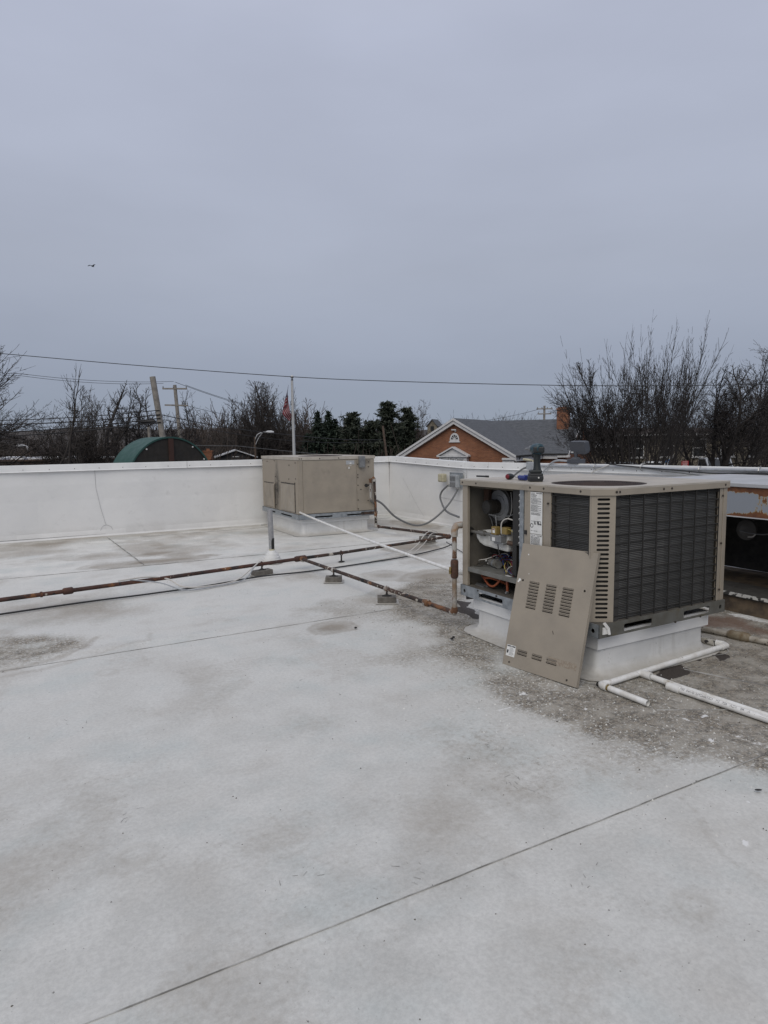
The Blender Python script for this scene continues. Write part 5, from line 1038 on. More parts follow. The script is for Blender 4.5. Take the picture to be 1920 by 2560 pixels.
cable('cable', 'lower white cable sagging beneath the gas main', [(-2.9, 7.38, .185), (-2.6, 7.50, .12), (-2.3, 7.50, .03), (-2.0, 7.78, .018), (-1.75, 8.05, .03), (-1.66, 8.36, .15)], .007, 'emt')
cable('cable', 'white cable looping over the crossing behind the condensate pipe', [(-.2, 9.30, .015), (.25, 9.75, .02), (.5, 10.25, .08), (.68, 10.75, .20), (.85, 11.2, .19), (1.0, 11.25, .10), (1.2, 11.0, .03)], .008, 'wire_white')
cable('cable', 'thin white cable beside the loop over the gas main', [(-.05, 9.36, .012), (.38, 9.82, .015), (.62, 10.35, .09), (.78, 10.8, .19), (.92, 11.1, .16)], .006, 'wire_white')
cable('cable', 'thin dark cable trailing from the gas main end to the opened unit', [(1.02, 10.75, .06), (1.15, 10.2, .02), (1.3, 9.6, .012), (1.6, 9.2, .012), (2.1, 9.0, .012)], .007, 'cable')

# ------------------------------------------------------------------ electrics on the right parapet
def Wp(s, t, z): return W(s, t, z)
wx = S2 - .035
db = thing('disconnect_switch', 'grey disconnect box with open backplate on the right parapet wall', 'electrical box', W(wx, 10.72, 0), TH)
mb = MB(); mb.box((-.012, -.21, .80), (.0, .23, 1.09)); mb.build('backplate', M['galv'], db, bevel=.003)
mb = MB(); mb.box((-.11, -.12, .80), (-.013, .10, 1.05)); bx = mb.build('switch_box', M['boxsilver'], db, bevel=.006)
mb = MB(); mb.box((-.118, -.095, .93), (-.1105, .075, 1.02)); mb.box((-.116, -.10, .81), (-.1105, .08, .90)); mb.build('cover', M['boxgrey'], bx, bevel=.004)
mb = MB(); mb.lathe([(.02, 0), (.02, .04)], 10, Matrix.Translation((-.06, -.09, .765))); mb.lathe([(.02, 0), (.02, .05)], 10, Matrix.Translation((-.05, .19, .80))); build_each(mb, 'connector', M['steel'], db)
ob = thing('outlet_box', 'beige weatherproof outlet cover beside the grey disconnect on the wall', 'electrical box', W(wx, 11.12, 0), TH)
mb = MB(); mb.box((-.11, -.06, .885), (.0, .12, 1.055)); bb = mb.build('cover', M['beige'], ob, bevel=.02)
mb = MB(); mb.box((-.125, -.03, .905), (-.1105, .09, 1.035)); mb.build('lid', M['beige'], bb, bevel=.012)
cable('conduit', 'grey flexible conduit sagging from the closed unit up to the disconnect', [(-.14, 12.62, .60), (-.02, 12.60, .52), (.22, 12.65, .27), (.55, 12.75, .10), (.80, 12.75, .115), (1.05, 12.78, .27), (1.28, 12.85, .50), (1.44, 13.0, .72), (1.46, 13.03, .78)], .020, 'conduit', 'conduit')
cable('conduit', 'grey flexible conduit looping from the disconnect to the opened unit', [tuple(W(wx-.06, 10.95, .82)), tuple(W(wx-.08, 11.12, .70)), tuple(W(wx-.10, 11.16, .58)), tuple(W(wx-.15, 11.02, .45)), tuple(W(wx-.3, 10.7, .37)), tuple(W(wx-.55, 10.2, .36)), tuple(W(wx-.9, 9.4, .38))], .020, 'conduit', 'conduit')
jb = thing('junction_box', 'silver junction box with pale plug on the parapet behind the drill', 'electrical box', W(wx, 8.52, 0), TH)
mb = MB(); mb.box((-.07, -.09, 1.22), (.0, .09, 1.345)); mb.build('box', M['boxsilver'], jb, bevel=.006)
mb = MB(); mb.tube([(-.03, .20, 1.385), (-.03, .02, 1.372)], .020, 10); mb.tube([(-.03, .02, 1.372), (-.03, -.03, 1.37), (-.03, -.03, 1.33)], .012, 8); mb.build('plug', M['beige'], jb, smooth=True)
cable('conduit', 'grey conduit dropping left from the junction box behind the drill', [tuple(W(wx-.04, 8.60, 1.26)), tuple(W(wx-.06, 8.75, 1.20)), tuple(W(wx-.08, 8.95, 1.06)), tuple(W(wx-.12, 9.05, .85)), tuple(W(wx-.3, 9.0, .6))], .017, 'conduit', 'conduit')
fld = thing('flood_light', 'grey floodlight seen from behind on the right parapet coping', 'floodlight', W(S2+.04, 7.62, 0), TH)
mb = MB(); mb.box((-.09, -.12, 1.335), (.09, .10, 1.405)); mb.lathe([(.075, 1.405), (.06, 1.425), (.03, 1.435)], 14); mb.build('mount_box', M['lampgrey'], fld, bevel=.008)
mb = MB(); mb.tube([(0, 0, 1.43), (0, 0, 1.50)], .022, 10); mb.build('knuckle', M['lampgrey'], fld)
mb = MB(); Mx = Matrix.Translation((.03, -.05, 1.59)) @ Matrix.Rotation(R(-14), 4, 'Y'); mb.plate([rrect(-.165, -.10, .165, .10, .03, 3)], lambda a, b_, w: tuple(Mx @ Vector((w, a, b_))), -.05, .02); mb.plate([rrect(-.15, -.085, .15, .085, .03, 3)], lambda a, b_, w: tuple(Mx @ Vector((w, a, b_))), .0205, .06)
mb.build('lamp_head', M['lampgrey'], fld, bevel=.01)
mb = MB(); mb.box((-.052, .10, -.078), (-.0505, .15, -.060), Mx); mb.build('sticker', M['label'], fld)
cable('conduit', 'grey conduit arching from the floodlight down behind the opened unit', [tuple(W(S2+.0, 7.72, 1.37)), tuple(W(S2-.04, 7.95, 1.375)), tuple(W(S2-.05, 8.10, 1.31)), tuple(W(S2-.08, 8.22, 1.18)), tuple(W(S2-.12, 8.30, 1.0)), tuple(W(S2-.2, 8.3, .7))], .017, 'emt', 'conduit')
em = thing('wall_conduit', 'straight steel conduit run clipped along the right parapet coping', 'conduit', (0, 0, 0), TH)
mb = MB(); mb.tube([(S2-.04, t, float(h2(t))-.040 + .004*math.sin(3*t)) for t in np.linspace(8.35, -2, 30)], .019, 8); mb.build('tube', M['emt'], em, smooth=True)
for t in (7.15, 6.3, 5.4, 4.62, 3.8):
    mb = MB(); mb.tube([(S2-.015, t, float(h2(t))-.005), (S2-.055, t, float(h2(t))-.012), (S2-.065, t, float(h2(t))-.04), (S2-.05, t, float(h2(t))-.07), (S2-.014, t, float(h2(t))-.085)], .006, 5); mb.build('clip', M['steel'], em)
hs = lambda t, dz: tuple(W(S2-.06, t, float(h2(t)) + dz))
cable('cable', 'upper black cable sagging along the right parapet conduit', [hs(6.85, .0), hs(6.3, -.03), hs(5.7, -.06), hs(5.2, -.085), hs(4.62, -.07), hs(4.1, -.10), hs(3.3, -.15)], .008, 'cable')
cable('cable', 'grey cable sagging below the right parapet conduit', [hs(6.85, .0), hs(6.2, -.05), hs(5.6, -.10), hs(5.2, -.125), hs(4.9, -.11), hs(4.62, -.08), hs(4.1, -.13), hs(3.3, -.19)], .007, 'conduit')
cable('cable', 'twin white cable dropping from the parapet behind the fan', [hs(6.85, -.005), hs(6.98, -.05), hs(7.15, -.11), hs(7.25, -.2)], .008, 'wire_white')

# ------------------------------------------------------------------ trees
def nrm(a): return a / (np.linalg.norm(a, axis=1, keepdims=True) + 1e-9)
def grow(seed, stems, spec, min_r=.009):
    """branching level by level; returns segments p0, p1, r0, r1 (unit scale, stems start near the origin)"""
    r_ = np.random.RandomState(seed); segs = []
    p = np.array([s_[0] for s_ in stems], float); d = nrm(np.array([s_[1] for s_ in stems], float)); Ln = np.array([s_[2] for s_ in stems], float); rad = np.array([s_[3] for s_ in stems], float)
    for sp in spec:
        n = sp['n']; m = len(p); PP = [p]; DD = [d]; RR = [rad]; tip = sp.get('tip', .5)
        for k in range(n):
            d = nrm(d + r_.normal(0, sp['wig'], (m, 3)) + np.array([0, 0, sp.get('up', 0)])); q = p + d*(Ln/n)[:, None]; r2 = np.maximum(min_r*.6, rad*(1 - (1-tip)*(k+1)/n))
            segs.append(np.concatenate([p, q, RR[-1][:, None], r2[:, None]], 1)); p = q; PP.append(p); DD.append(d); RR.append(r2)
        if not sp.get('kids'): break
        P_, D_, Q_ = np.stack(PP, 1), np.stack(DD, 1), np.stack(RR, 1); nk = sp['kids']; st = sp.get('start', .25)
        f = st + (1-st)*(np.arange(nk)[None] + r_.rand(m, nk))/nk; x = np.clip(f*n, 0, n-1e-3); j = x.astype(int); u_ = (x-j)[..., None]; rows = np.arange(m)[:, None]
        kp = P_[rows, j]*(1-u_) + P_[rows, j+1]*u_; kd = D_[rows, j+1]; kr = Q_[rows, j]
        ax = r_.normal(0, 1, kd.shape); ax -= kd*(ax*kd).sum(-1, keepdims=True); ax /= np.linalg.norm(ax, axis=-1, keepdims=True) + 1e-9
        a = (sp['ang']*(.6 + .8*r_.rand(m, nk)))[..., None]; nd_ = kd*np.cos(a) + ax*np.sin(a)
        kl = Ln[:, None]*sp['ratio']*(.6 + .7*r_.rand(m, nk))*(1.2 - sp.get('fall', .55)*f)
        kr = np.maximum(min_r, kr*sp.get('rr', .55)*(.7 + .5*r_.rand(m, nk)))
        p = np.concatenate([kp.reshape(-1, 3), p]); d = nrm(np.concatenate([nd_.reshape(-1, 3), d])); Ln = np.concatenate([kl.ravel(), Ln*sp.get('lead', .5)]); rad = np.concatenate([kr.ravel(), RR[-1]])
    return np.concatenate(segs)
def spec_round(k0=9, k1=7, k2=6, k3=4, wig=.08, ang=.65):
    return [dict(n=8, wig=wig*.6, up=.005, kids=k0, ang=ang, ratio=.50, rr=.50, start=.38), dict(n=7, wig=wig, up=.015, kids=k1, ang=ang, ratio=.50, rr=.55, start=.2),
            dict(n=4, wig=wig*1.2, up=.03, kids=k2, ang=ang, ratio=.52, rr=.6, start=.15), dict(n=3, wig=wig*1.2, up=.03, kids=k3, ang=ang, ratio=.55, rr=.7, start=.2), dict(n=2, wig=wig, up=.04)]
def spec_fan(k0=10, k1=6, k2=3):
    return [dict(n=11, wig=.022, up=.018, kids=k0, ang=.28, ratio=.32, rr=.42, start=.48, tip=.3, lead=.28), dict(n=7, wig=.04, up=.05, kids=k1, ang=.38, ratio=.40, rr=.6, start=.25), dict(n=4, wig=.06, up=.06, kids=k2, ang=.45, ratio=.5, rr=.8, start=.2), dict(n=3, wig=.06, up=.05)]
def seg_mesh(segs, n):
    p0, p1, r0, r1 = segs[:, :3], segs[:, 3:6], segs[:, 6], segs[:, 7]; d = p1-p0; d /= np.linalg.norm(d, axis=1, keepdims=True) + 1e-9
    up = np.where(np.abs(d[:, 2:3]) < .9, np.array([[0, 0, 1.]]), np.array([[1., 0, 0]])); uu = np.cross(d, up); uu /= np.linalg.norm(uu, axis=1, keepdims=True); ww = np.cross(d, uu)
    ang = 2*np.pi*np.arange(n)/n; ring = uu[:, None]*np.cos(ang)[None, :, None] + ww[:, None]*np.sin(ang)[None, :, None]
    Vv = np.concatenate([p0[:, None] + ring*r0[:, None, None], p1[:, None] + ring*r1[:, None, None]], 1).reshape(-1, 3)
    b_ = (np.arange(len(segs))*2*n)[:, None]; k = np.arange(n)[None]; k2 = (k+1) % n
    F = np.stack([b_+k, b_+k2, b_+n+k2, b_+n+k], -1).reshape(-1, 4); return Vv, F
def twig_mesh(segs, seed=0):
    """the thinnest twigs as slim bark strips, two triangles each"""
    r_ = np.random.RandomState(seed); p0, p1, r0, r1 = segs[:, :3], segs[:, 3:6], segs[:, 6:7]*1.1, segs[:, 7:8]*1.1
    d = nrm(p1-p0); w = nrm(np.cross(d, r_.normal(0, 1, d.shape) + np.array([0, 1.2, 0])))
    Vv = np.stack([p0 - w*r0, p0 + w*r0, p1 + w*r1, p1 - w*r1], 1).reshape(-1, 3); return Vv, np.arange(len(segs)*4).reshape(-1, 4)
def limb_and_twig(segs, cut):
    a = segs[segs[:, 6] > cut]; b_ = segs[segs[:, 6] <= cut]; V1, F1 = seg_mesh(a, 3); V2, F2 = twig_mesh(b_); return np.concatenate([V1, V2]), np.concatenate([F1, F2 + len(V1)])
def tree_thing(name, label, base, height, segs, m_, cut=.055, group=None, rot=0.0, width=None, pz=99.6, prune=0.0):
    t = thing(name, label, 'tree', base, rot, group); zs = np.percentile(segs[:, 5], pz); k = height/zs; kw = width/np.ptp(np.percentile(segs[:, 3], [1, 99])) if width else k
    s_ = segs.copy(); s_[:, [0, 1, 3, 4]] *= kw; s_[:, [2, 5]] *= k; s_[:, 6:] *= 1.0
    r_ = np.random.RandomState(int(abs(base[0])*10) + 1); s_ = s_[s_[:, 5] < height*1.04]
    if prune: s_ = s_[(s_[:, 6] > .034) | (s_[:, 2] > height*prune*(.75 + .5*r_.rand(len(s_)))) | (r_.rand(len(s_)) < .16)]     # self-shaded low twigs die off
    big = s_[:, 6] > cut
    if big.any(): o = fast_mesh('trunk', *seg_mesh(s_[big], 7), M[m_], t); o.data.polygons.foreach_set('use_smooth', [True]*len(o.data.polygons))
    fast_mesh('crown', *limb_and_twig(s_[~big], .021), M[m_], t); return t
def stems_fan(n, seed, lean, spread, Ln, rad):
    r_ = np.random.RandomState(seed); out = []
    for k in range(n):
        a = r_.uniform(0, 2*math.pi); e = spread*math.sqrt(r_.rand())
        out.append(((r_.normal(0, .12), r_.normal(0, .12), 0), (lean[0] + e*math.cos(a), lean[1] + e*math.sin(a), 1), Ln*r_.uniform(.75, 1.1), rad*r_.uniform(.6, 1.1)))
    return out
GRT = 'bare trees beyond the parapet'
# right-hand group
sg = grow(11, stems_fan(8, 3, (-.25, 0), .34, 5.0, .10), spec_round(10, 8, 6, 4, .07, .62), .0105)
tree_thing('bare_tree', 'round bare tree standing before the brick building gable end', (14.7, 38, GROUND), 10.2, sg, 'bark_dark', group=GRT, width=5.8, pz=99.0, prune=.64)
sg = grow(12, stems_fan(5, 8, (-.20, 0), .06, 7.0, .06), spec_fan(11, 4, 0), .010)
tree_thing('bare_tree', 'slim bare tree with two tall shoots in front of the round one', (13.9, 36.5, GROUND), 12.1, sg, 'bark_dark', pz=100, group=GRT)
sg = grow(13, stems_fan(24, 5, (.13, 0), .25, 7.5, .085), spec_fan(10, 5, 3), .0095)
tree_thing('bare_tree', 'tallest bare tree with fan of straight upright stems', (14.0, 36, GROUND), 13.0, sg, 'bark_dark', pz=100, prune=.58, group=GRT)
sg = grow(14, [((0, 0, 0), (-.02, 0, 1), 3.0, .40)] + [((0, 0, 2.2), d_, l_, r_) for d_, l_, r_ in (((.9, .1, .80), 6.0, .20), ((.55, -.2, 1), 6.0, .19), ((.1, .2, 1), 5.6, .17), ((-.45, .1, 1), 4.8, .14), ((1.2, -.3, .40), 5.6, .16), ((-.8, -.1, .7), 3.8, .10), ((.3, -.3, 1), 5.6, .15))], spec_round(10, 8, 6, 4, .11, .70), .0105)
tree_thing('bare_tree', 'thick limbed dark bare tree forking wide before the stone building', (20.8, 42, GROUND), 10.4, sg, 'bark_dark', prune=.62, group=GRT, width=9.5)
sg = grow(15, stems_fan(4, 9, (-.1, 0), .30, 6, .18), spec_round(10, 7, 6, 3), .014)
tree_thing('bare_tree', 'bare tree cut off by the right picture edge', (33.8, 55, GROUND), 13.6, sg, 'bark', group=GRT)
sg = grow(16, stems_fan(6, 19, (.02, 0), .3, 5, .13), spec_round(9, 7, 6, 3), .012)
tree_thing('bare_tree', 'broad bare tree behind the parked cars, left of the thick limbed one', (22.3, 51, GROUND), 10.6, sg, 'bark', prune=.60, group=GRT, width=7)
tree_thing('bare_tree', 'bare tree beside the right edge, behind the pickup', (28.4, 50, GROUND), 10.6, sg, 'bark', prune=.60, group=GRT, rot=2.1, width=7)
# left-hand group
sg = grow(21, stems_fan(4, 2, (.06, 0), .30, 6.5, .20), spec_round(11, 8, 6, 3, .08), .013)
tree_thing('bare_tree', 'large bare tree cut off by the left picture edge', (-27.6, 40, GROUND), 12.3, sg, 'bark', group=GRT, width=9, pz=99.8)
sg = grow(22, [((0, 0, 0), (-.10, 0, 1), 6.0, .13), ((-.5, 0, 4.6), (.55, 0, .9), 3.6, .075)], [dict(n=10, wig=.07, up=.03, kids=9, ang=.65, ratio=.26, rr=.5, start=.45, lead=.45), dict(n=6, wig=.07, up=.08, kids=7, ang=.6, ratio=.5, rr=.5, start=.2), dict(n=4, wig=.06, up=.08, kids=3, ang=.5, ratio=.5, rr=.8), dict(n=3, wig=.06)], .012)
tree_thing('bare_tree', 'slender forked bare tree with upright shoots near the left edge', (-18.3, 38, GROUND), 11.0, sg, 'bark', pz=100, group=GRT)
sg = grow(23, stems_fan(6, 4, (0, 0), .5, 4.2, .10), spec_round(10, 8, 6, 2, .10), .0135)
tree_thing('bare_tree', 'bushy bare tree left of the pollarded trunk', (-20.8, 45, GROUND), 9.9, sg, 'bark', group=GRT, width=6)
sg = grow(24, [((0, 0, 0), (-.02, 0, 1), 6.2, .27), ((-.1, 0, 5.6), (.18, 0, 1), 3.4, .15), ((-.08, 0, 5.4), (.75, 0, .75), 2.4, .13), ((-.08, 0, 5.7), (-.28, 0, 1), 1.6, .11)], [dict(n=9, wig=.10, up=.02, kids=6, ang=.75, ratio=.24, rr=.4, start=.6, lead=.2), dict(n=5, wig=.12, up=.03, kids=5, ang=.7, ratio=.45, rr=.6), dict(n=4, wig=.12, up=.03, kids=3, ang=.6, ratio=.5, rr=.8), dict(n=3, wig=.1)], .014)
tree_thing('pollarded_tree', 'stubby pollarded bare tree with thick dark crooked limbs', (-19.9, 48, GROUND), 11.1, sg, 'bark_dark', pz=100, group=GRT)
sg = grow(25, [((0, 0, 0), (.05, 0, 1), 4.5, .25), ((.2, 0, 4.2), (.5, 0, 1), 4.5, .16), ((.2, 0, 4.2), (-.1, 0, 1), 4.2, .13), ((.2, 0, 3.4), (.9, .2, .6), 3.4, .12)], spec_round(7, 6, 5, 3, .14, .7), .015)
tree_thing('bare_tree', 'crooked bare tree bending right beside the leaning pole', (-20.2, 52, GROUND), 10.8, sg, 'bark_dark', group=GRT)
sg = grow(26, stems_fan(4, 6, (.05, 0), .35, 4.6, .19), spec_round(8, 6, 5, 3, .12, .7), .015)
tree_thing('bare_tree', 'crooked bare tree behind the crossarm pole', (-18.0, 55.5, GROUND), 10.6, sg, 'bark_dark', group=GRT)
sg = grow(37, stems_fan(5, 12, (-.05, 0), .3, 5.4, .20), spec_round(10, 7, 6, 3, .10), .017)
tree_thing('bare_tree', 'tall rounded bare tree left of the flagpole', (-11.4, 65, GROUND), 11.9, sg, 'bark', group=GRT, width=5.6, pz=98.5)
sg = grow(28, stems_fan(5, 17, (0, 0), .4, 5, .17), spec_round(9, 7, 5, 3), .020)
tree_thing('bare_tree', 'brownish bare tree right of the flagpole', (-8.8, 70, GROUND), 10.8, sg, 'bark_brown', group=GRT)
tree_thing('bare_tree', 'bare tree beside the tall pine, left of the brick gable', (4.3, 92, GROUND), 11.6, sg, 'bark_brown', group=GRT, rot=1.3)
tree_thing('bare_tree', 'bare tree between the crossarm pole and the rounded tree', (-14.6, 68, GROUND), 10.4, sg, 'bark', group=GRT, rot=3.3)
# conifers
def conifer(label, base, H, rad, seed, m_, name='spruce_tree', shape='cone'):
    t = thing(name, label, 'conifer', base, 0, 'evergreens beyond the parapet'); r_ = np.random.RandomState(seed)
    mb = MB(); mb.tube([(0, 0, 0), (.05, 0, H*.5), (0, 0, H*.98)], [.22, .14, .03], 7); mb.build('trunk', M['bark_dark'], t, smooth=True)
    V_, F_ = [], []; levels = int(H/.28)
    for i_ in range(levels):
        z = H*(.10 + .90*i_/levels) if shape == 'cone' else H*(.22 + .78*i_/levels); f = (z/H)
        Rr = rad*2.3*(1-f)**.95 + .08 if shape == 'cone' else rad*(.25 + .75*math.sin(math.pi*min(1, max(0, (f-.28)/.80))**.8))*(.42 + .52*r_.rand())
        nb = int(7 + 9*Rr)
        for k in range(nb):
            a = r_.uniform(0, 2*math.pi); L_ = Rr*r_.uniform(.55, 1.1); dz = -.28*L_ if shape == 'cone' else .18*L_*r_.uniform(-.5, 1.5)
            m2 = int(3 + L_*5)
            for j in range(m2):
                u_ = (j+.6)/m2; c_ = np.array([L_*u_*math.cos(a), L_*u_*math.sin(a), z + dz*u_ + .10*L_*u_*u_]); sz = (.46 if shape == 'cone' else .50)*(1.15-.6*u_)*r_.uniform(.7, 1.3)
                d1 = r_.normal(0, 1, 3) + np.array([math.cos(a), math.sin(a), -.1])*1.4; d1 *= sz/np.linalg.norm(d1); d2 = np.cross(d1, r_.normal(0, 1, 3)); d2 *= .42*sz/(np.linalg.norm(d2)+1e-9)
                o = len(V_); V_ += [c_-d1*.5-d2*.5, c_+d1*.5-d2*.2, c_+d1*.7+d2*.2, c_-d1*.5+d2*.5]; F_.append((o, o+1, o+2, o+3))
    fast_mesh('crown', np.array(V_), np.array(F_), M[m_], t); return t
conifer('tallest dark spruce of the cluster right of the flagpole', (-5.66, 69.0, GROUND), 9.74, 1.9, 1, 'needle')
conifer('dark spruce at the left of the cluster right of the flagpole', (-6.72, 68.5, GROUND), 9.70, 2.0, 2, 'needle')
conifer('third spruce, stepping down to the right in the cluster', (-4.96, 69.0, GROUND), 8.94, 1.6, 3, 'needle')
conifer('shortest spruce at the right end of the cluster', (-4.53, 68.5, GROUND), 8.08, 1.6, 4, 'needle')
conifer('low dark spruce at the left foot of the cluster', (-7.71, 67.5, GROUND), 7.38, 2.0, 5, 'needle')
conifer('broad pine between the spruces and the tall pine', (-3.06, 66.5, GROUND), 9.36, 2.3, 6, 'needle_pine', 'pine_tree', 'pine')
conifer('tall ragged pine left of the brick gable', (0.52, 69.0, GROUND), 10.46, 2.6, 7, 'needle_pine', 'pine_tree', 'pine')
conifer('low wide pine before the tall ragged one', (-1.24, 67.5, GROUND), 8.54, 2.3, 8, 'needle_pine', 'pine_tree', 'pine')
conifer('pine just left of the brick gable roof', (2.63, 70.5, GROUND), 9.93, 2.0, 9, 'needle_pine', 'pine_tree', 'pine')
conifer('small dark cedar beside the green arched roof', (-16.6, 44, GROUND), 5.0, 1.3, 12, 'needle_pine', 'cedar_tree')
# woods: one uncountable mass of small bare trees and brush
tmpl = [grow(40 + k, stems_fan(3, 50 + k, (0, 0), .5, 4.0, .12), [dict(n=6, wig=.08, up=.03, kids=8, ang=.65, ratio=.5, rr=.5, start=.2), dict(n=4, wig=.1, up=.05, kids=6, ang=.65, ratio=.5, rr=.6), dict(n=3, wig=.1, up=.05)], .034) for k in range(6)]
rs = np.random.RandomState(99); allsegs = []
def scatter(n, x0, x1, y0, y1, h0, h1):
    for k in range(n):
        y = rs.uniform(y0, y1); x = rs.uniform(x0, x1)*(y/100); T_ = tmpl[rs.randint(6)].copy(); h = rs.uniform(h0, h1); kz = h/T_[:, 5].max(); a = rs.uniform(0, 6.28); c_, s_ = math.cos(a)*kz*1.1, math.sin(a)*kz*1.1
        for o in (0, 3):
            X_, Y_ = T_[:, o].copy(), T_[:, o+1].copy(); T_[:, o] = x + X_*c_ - Y_*s_; T_[:, o+1] = y + X_*s_ + Y_*c_; T_[:, o+2] = GROUND + T_[:, o+2]*kz
        allsegs.append(T_)
scatter(110, -62, 6, 78, 130, 7.6, 9.8); scatter(60, -64, -14, 58, 85, 6.0, 7.8); scatter(24, 6, 60, 100, 150, 8, 11); scatter(34, -31, -9, 72, 95, 9.8, 11.6); scatter(12, -9, 5, 95, 110, 9.5, 11.2); scatter(30, -30, 8, 95, 130, 9, 10.8)
br_ = []
for k in range(20000):
    y = rs.uniform(56, 120); x = rs.uniform(-64, 8)*(y/100); h = rs.uniform(1.0, 4.9) + rs.exponential(.5); dx, dy = rs.normal(0, 1.5, 2); br_.append((x, y, GROUND, x+dx, y+dy, GROUND+h, .05, .02))
allsegs.append(np.array(br_)); stuff(fast_mesh('woods', *limb_and_twig(np.concatenate(allsegs), .0395), M['bark_brown']))
allsegs = []; scatter(26, 11, 21.5, 138, 150, 10.8, 13.2); stuff(fast_mesh('far_treeline', *limb_and_twig(np.concatenate(allsegs), .0395), M['bark']))

# ------------------------------------------------------------------ brick eye-care building
AB = math.atan2(-4.4, 8.03); bd = thing('brick_building', 'red brick gabled building with grey shingle roof and white pediment', 'building', (1.1, 49.4, 0), AB)
BW, OV, EV, RG = 9.16, .30, .72, 3.36; sl = (RG-EV)/(BW/2); mid = BW/2; YE, YM, XM = 6.3, 11.3, 11.1
mb = MB(); z_ = EV - .02
mb.prism([(OV, GROUND), (BW-OV, GROUND), (BW-OV, EV+sl*OV-.10), (mid, RG-.10), (OV, EV+sl*OV-.10)], 'y', 0.0, YM); mb.build('wall', M['brick'], bd)
sl2 = (3.45-EV)/(YM-YE); mb = MB(); mb.prism([(YE+.3, GROUND), (2*YM-YE-.3, GROUND), (2*YM-YE-.3, EV+.06), (YM, 3.35), (YE+.3, EV+.06)], 'x', 3.2, XM-.25); mb.build('wall', M['brick'], bd)
def slab(mb, a, b_, c_, d_, th=.09):
    a, b_, c_, d_ = [Vector(q) for q in (a, b_, c_, d_)]; n_ = (b_-a).cross(d_-a).normalized()*th; mb._add([a, b_, c_, d_, a-n_, b_-n_, c_-n_, d_-n_], [(0, 1, 2, 3), (7, 6, 5, 4), (0, 4, 5, 1), (1, 5, 6, 2), (2, 6, 7, 3), (3, 7, 4, 0)])
mb = MB(); slab(mb, (BW, -OV, EV), (BW, YM, EV), (mid, YM, RG), (mid, -OV, RG)); slab(mb, (mid, -OV, RG), (mid, YM, RG), (0, YM, EV), (0, -OV, EV)); mb.build('roof', M['shingle'], bd)
mb = MB(); slab(mb, (3, YE, EV), (XM, YE, EV), (XM, YM, 3.45), (3, YM, 3.45)); slab(mb, (3, YM, 3.45), (XM, YM, 3.45), (XM, 2*YM-YE, EV), (3, 2*YM-YE, EV)); rf = mb.build('roof', M['shingle'], bd)
# white raking cornices with returns
def board(mb, p, q, dn, w, th): # sloped board in the gable plane
    p, q = Vector(p), Vector(q); n_ = Vector((0, 0, -w)); o = Vector(dn)*th; mb._add([p, q, q+n_, p+n_, p+o, q+o, q+n_+o, p+n_+o], [(0, 1, 2, 3), (7, 6, 5, 4), (0, 4, 5, 1), (1, 5, 6, 2), (2, 6, 7, 3), (3, 7, 4, 0)])
mb = MB()
for x0 in (0, BW):
    board(mb, (x0, -OV-.03, EV-.005), (mid, -OV-.03, RG-.005), (0, -1, 0), .16, .05); board(mb, (x0, -.012, EV-.17), (mid, -.012, RG-.17), (0, -1, 0), .24, OV-.02)
    sg_ = 1 if x0 == 0 else -1; xa, xb = sorted((x0, x0 + sg_*1.0)); mb.box((xa, -OV-.02, EV-.30), (xb, -.014, EV-.17)); xa, xb = sorted((x0 + sg_*.18, x0 + sg_*1.0)); mb.box((xa, -.20, EV-.52), (xb, -.014, EV-.301))
mb.build('rake_cornice', M['trim'], bd)
mb = MB(); board(mb, (XM+.02, YE, EV), (XM+.02, YM, 3.45), (1, 0, 0), .14, .05); board(mb, (XM+.02, 2*YM-YE, EV), (XM+.02, YM, 3.45), (1, 0, 0), .14, .05); mb.box((XM-.8, YE-.05, EV-.30), (XM+.1, YE+.25, EV-.12)); mb.build('rake_cornice', M['trim'], bd)
mb = MB(); mb.box((BW-.10, .02, EV-.40), (BW-.02, YE, EV-.10)); mb.box((BW, YE+.02, EV-.40), (XM-.81, YE+.10, EV-.10)); mb.build('eave_board', M['trim'], bd)
mb = MB(); mb.box((BW-.02, -.2, EV-.10), (BW+.10, YE, EV-.005)); mb.box((BW+.10, YE-.12, EV-.10), (XM-.1, YE-.01, EV-.005)); mb.tube([(BW+.04, .5, EV-.1), (BW-.1, .5, EV-.35), (BW-.12, .5, EV-.6), (BW-.2, .45, GROUND)], .05, 8); mb.build('gutter', M['black'], bd)
# fanlight
fx, fz = mid-.02, 1.82
mb = MB(); mb.plate([[(fx+.36*math.cos(a), fz+.50*math.sin(a)) for a in np.linspace(0, math.pi, 17)] + [(fx-.36, fz-.10), (fx+.36, fz-.10)]], Rf, -.06, -.005); mb.box((fx-.42, -.09, fz-.17), (fx+.42, -.005, fz-.101)); fw = mb.build('fanlight', M['trim'], bd)
mb = MB()
for k in range(5):
    a0, a1_ = math.pi*(k+.10)/5, math.pi*(k+.90)/5; mb.plate([[(fx+r_*math.cos(a)*.80, fz+.02+r_*math.sin(a)*1.05) for r_, a in ((.10, (a0+a1_)/2), (.32, a0), (.34, (a0+a1_)/2), (.32, a1_))]], Rf, -.068, -.061)
build_each(mb, 'pane', M['glass'], fw)
mb = MB(); mb.box((fx-.20, -.16, 2.50), (fx+.14, -.03, 2.58)); mb.box((fx+.02, -.10, 2.42), (fx+.14, -.03, 2.499)); mb.build('gable_lamp', M['trim'], bd)
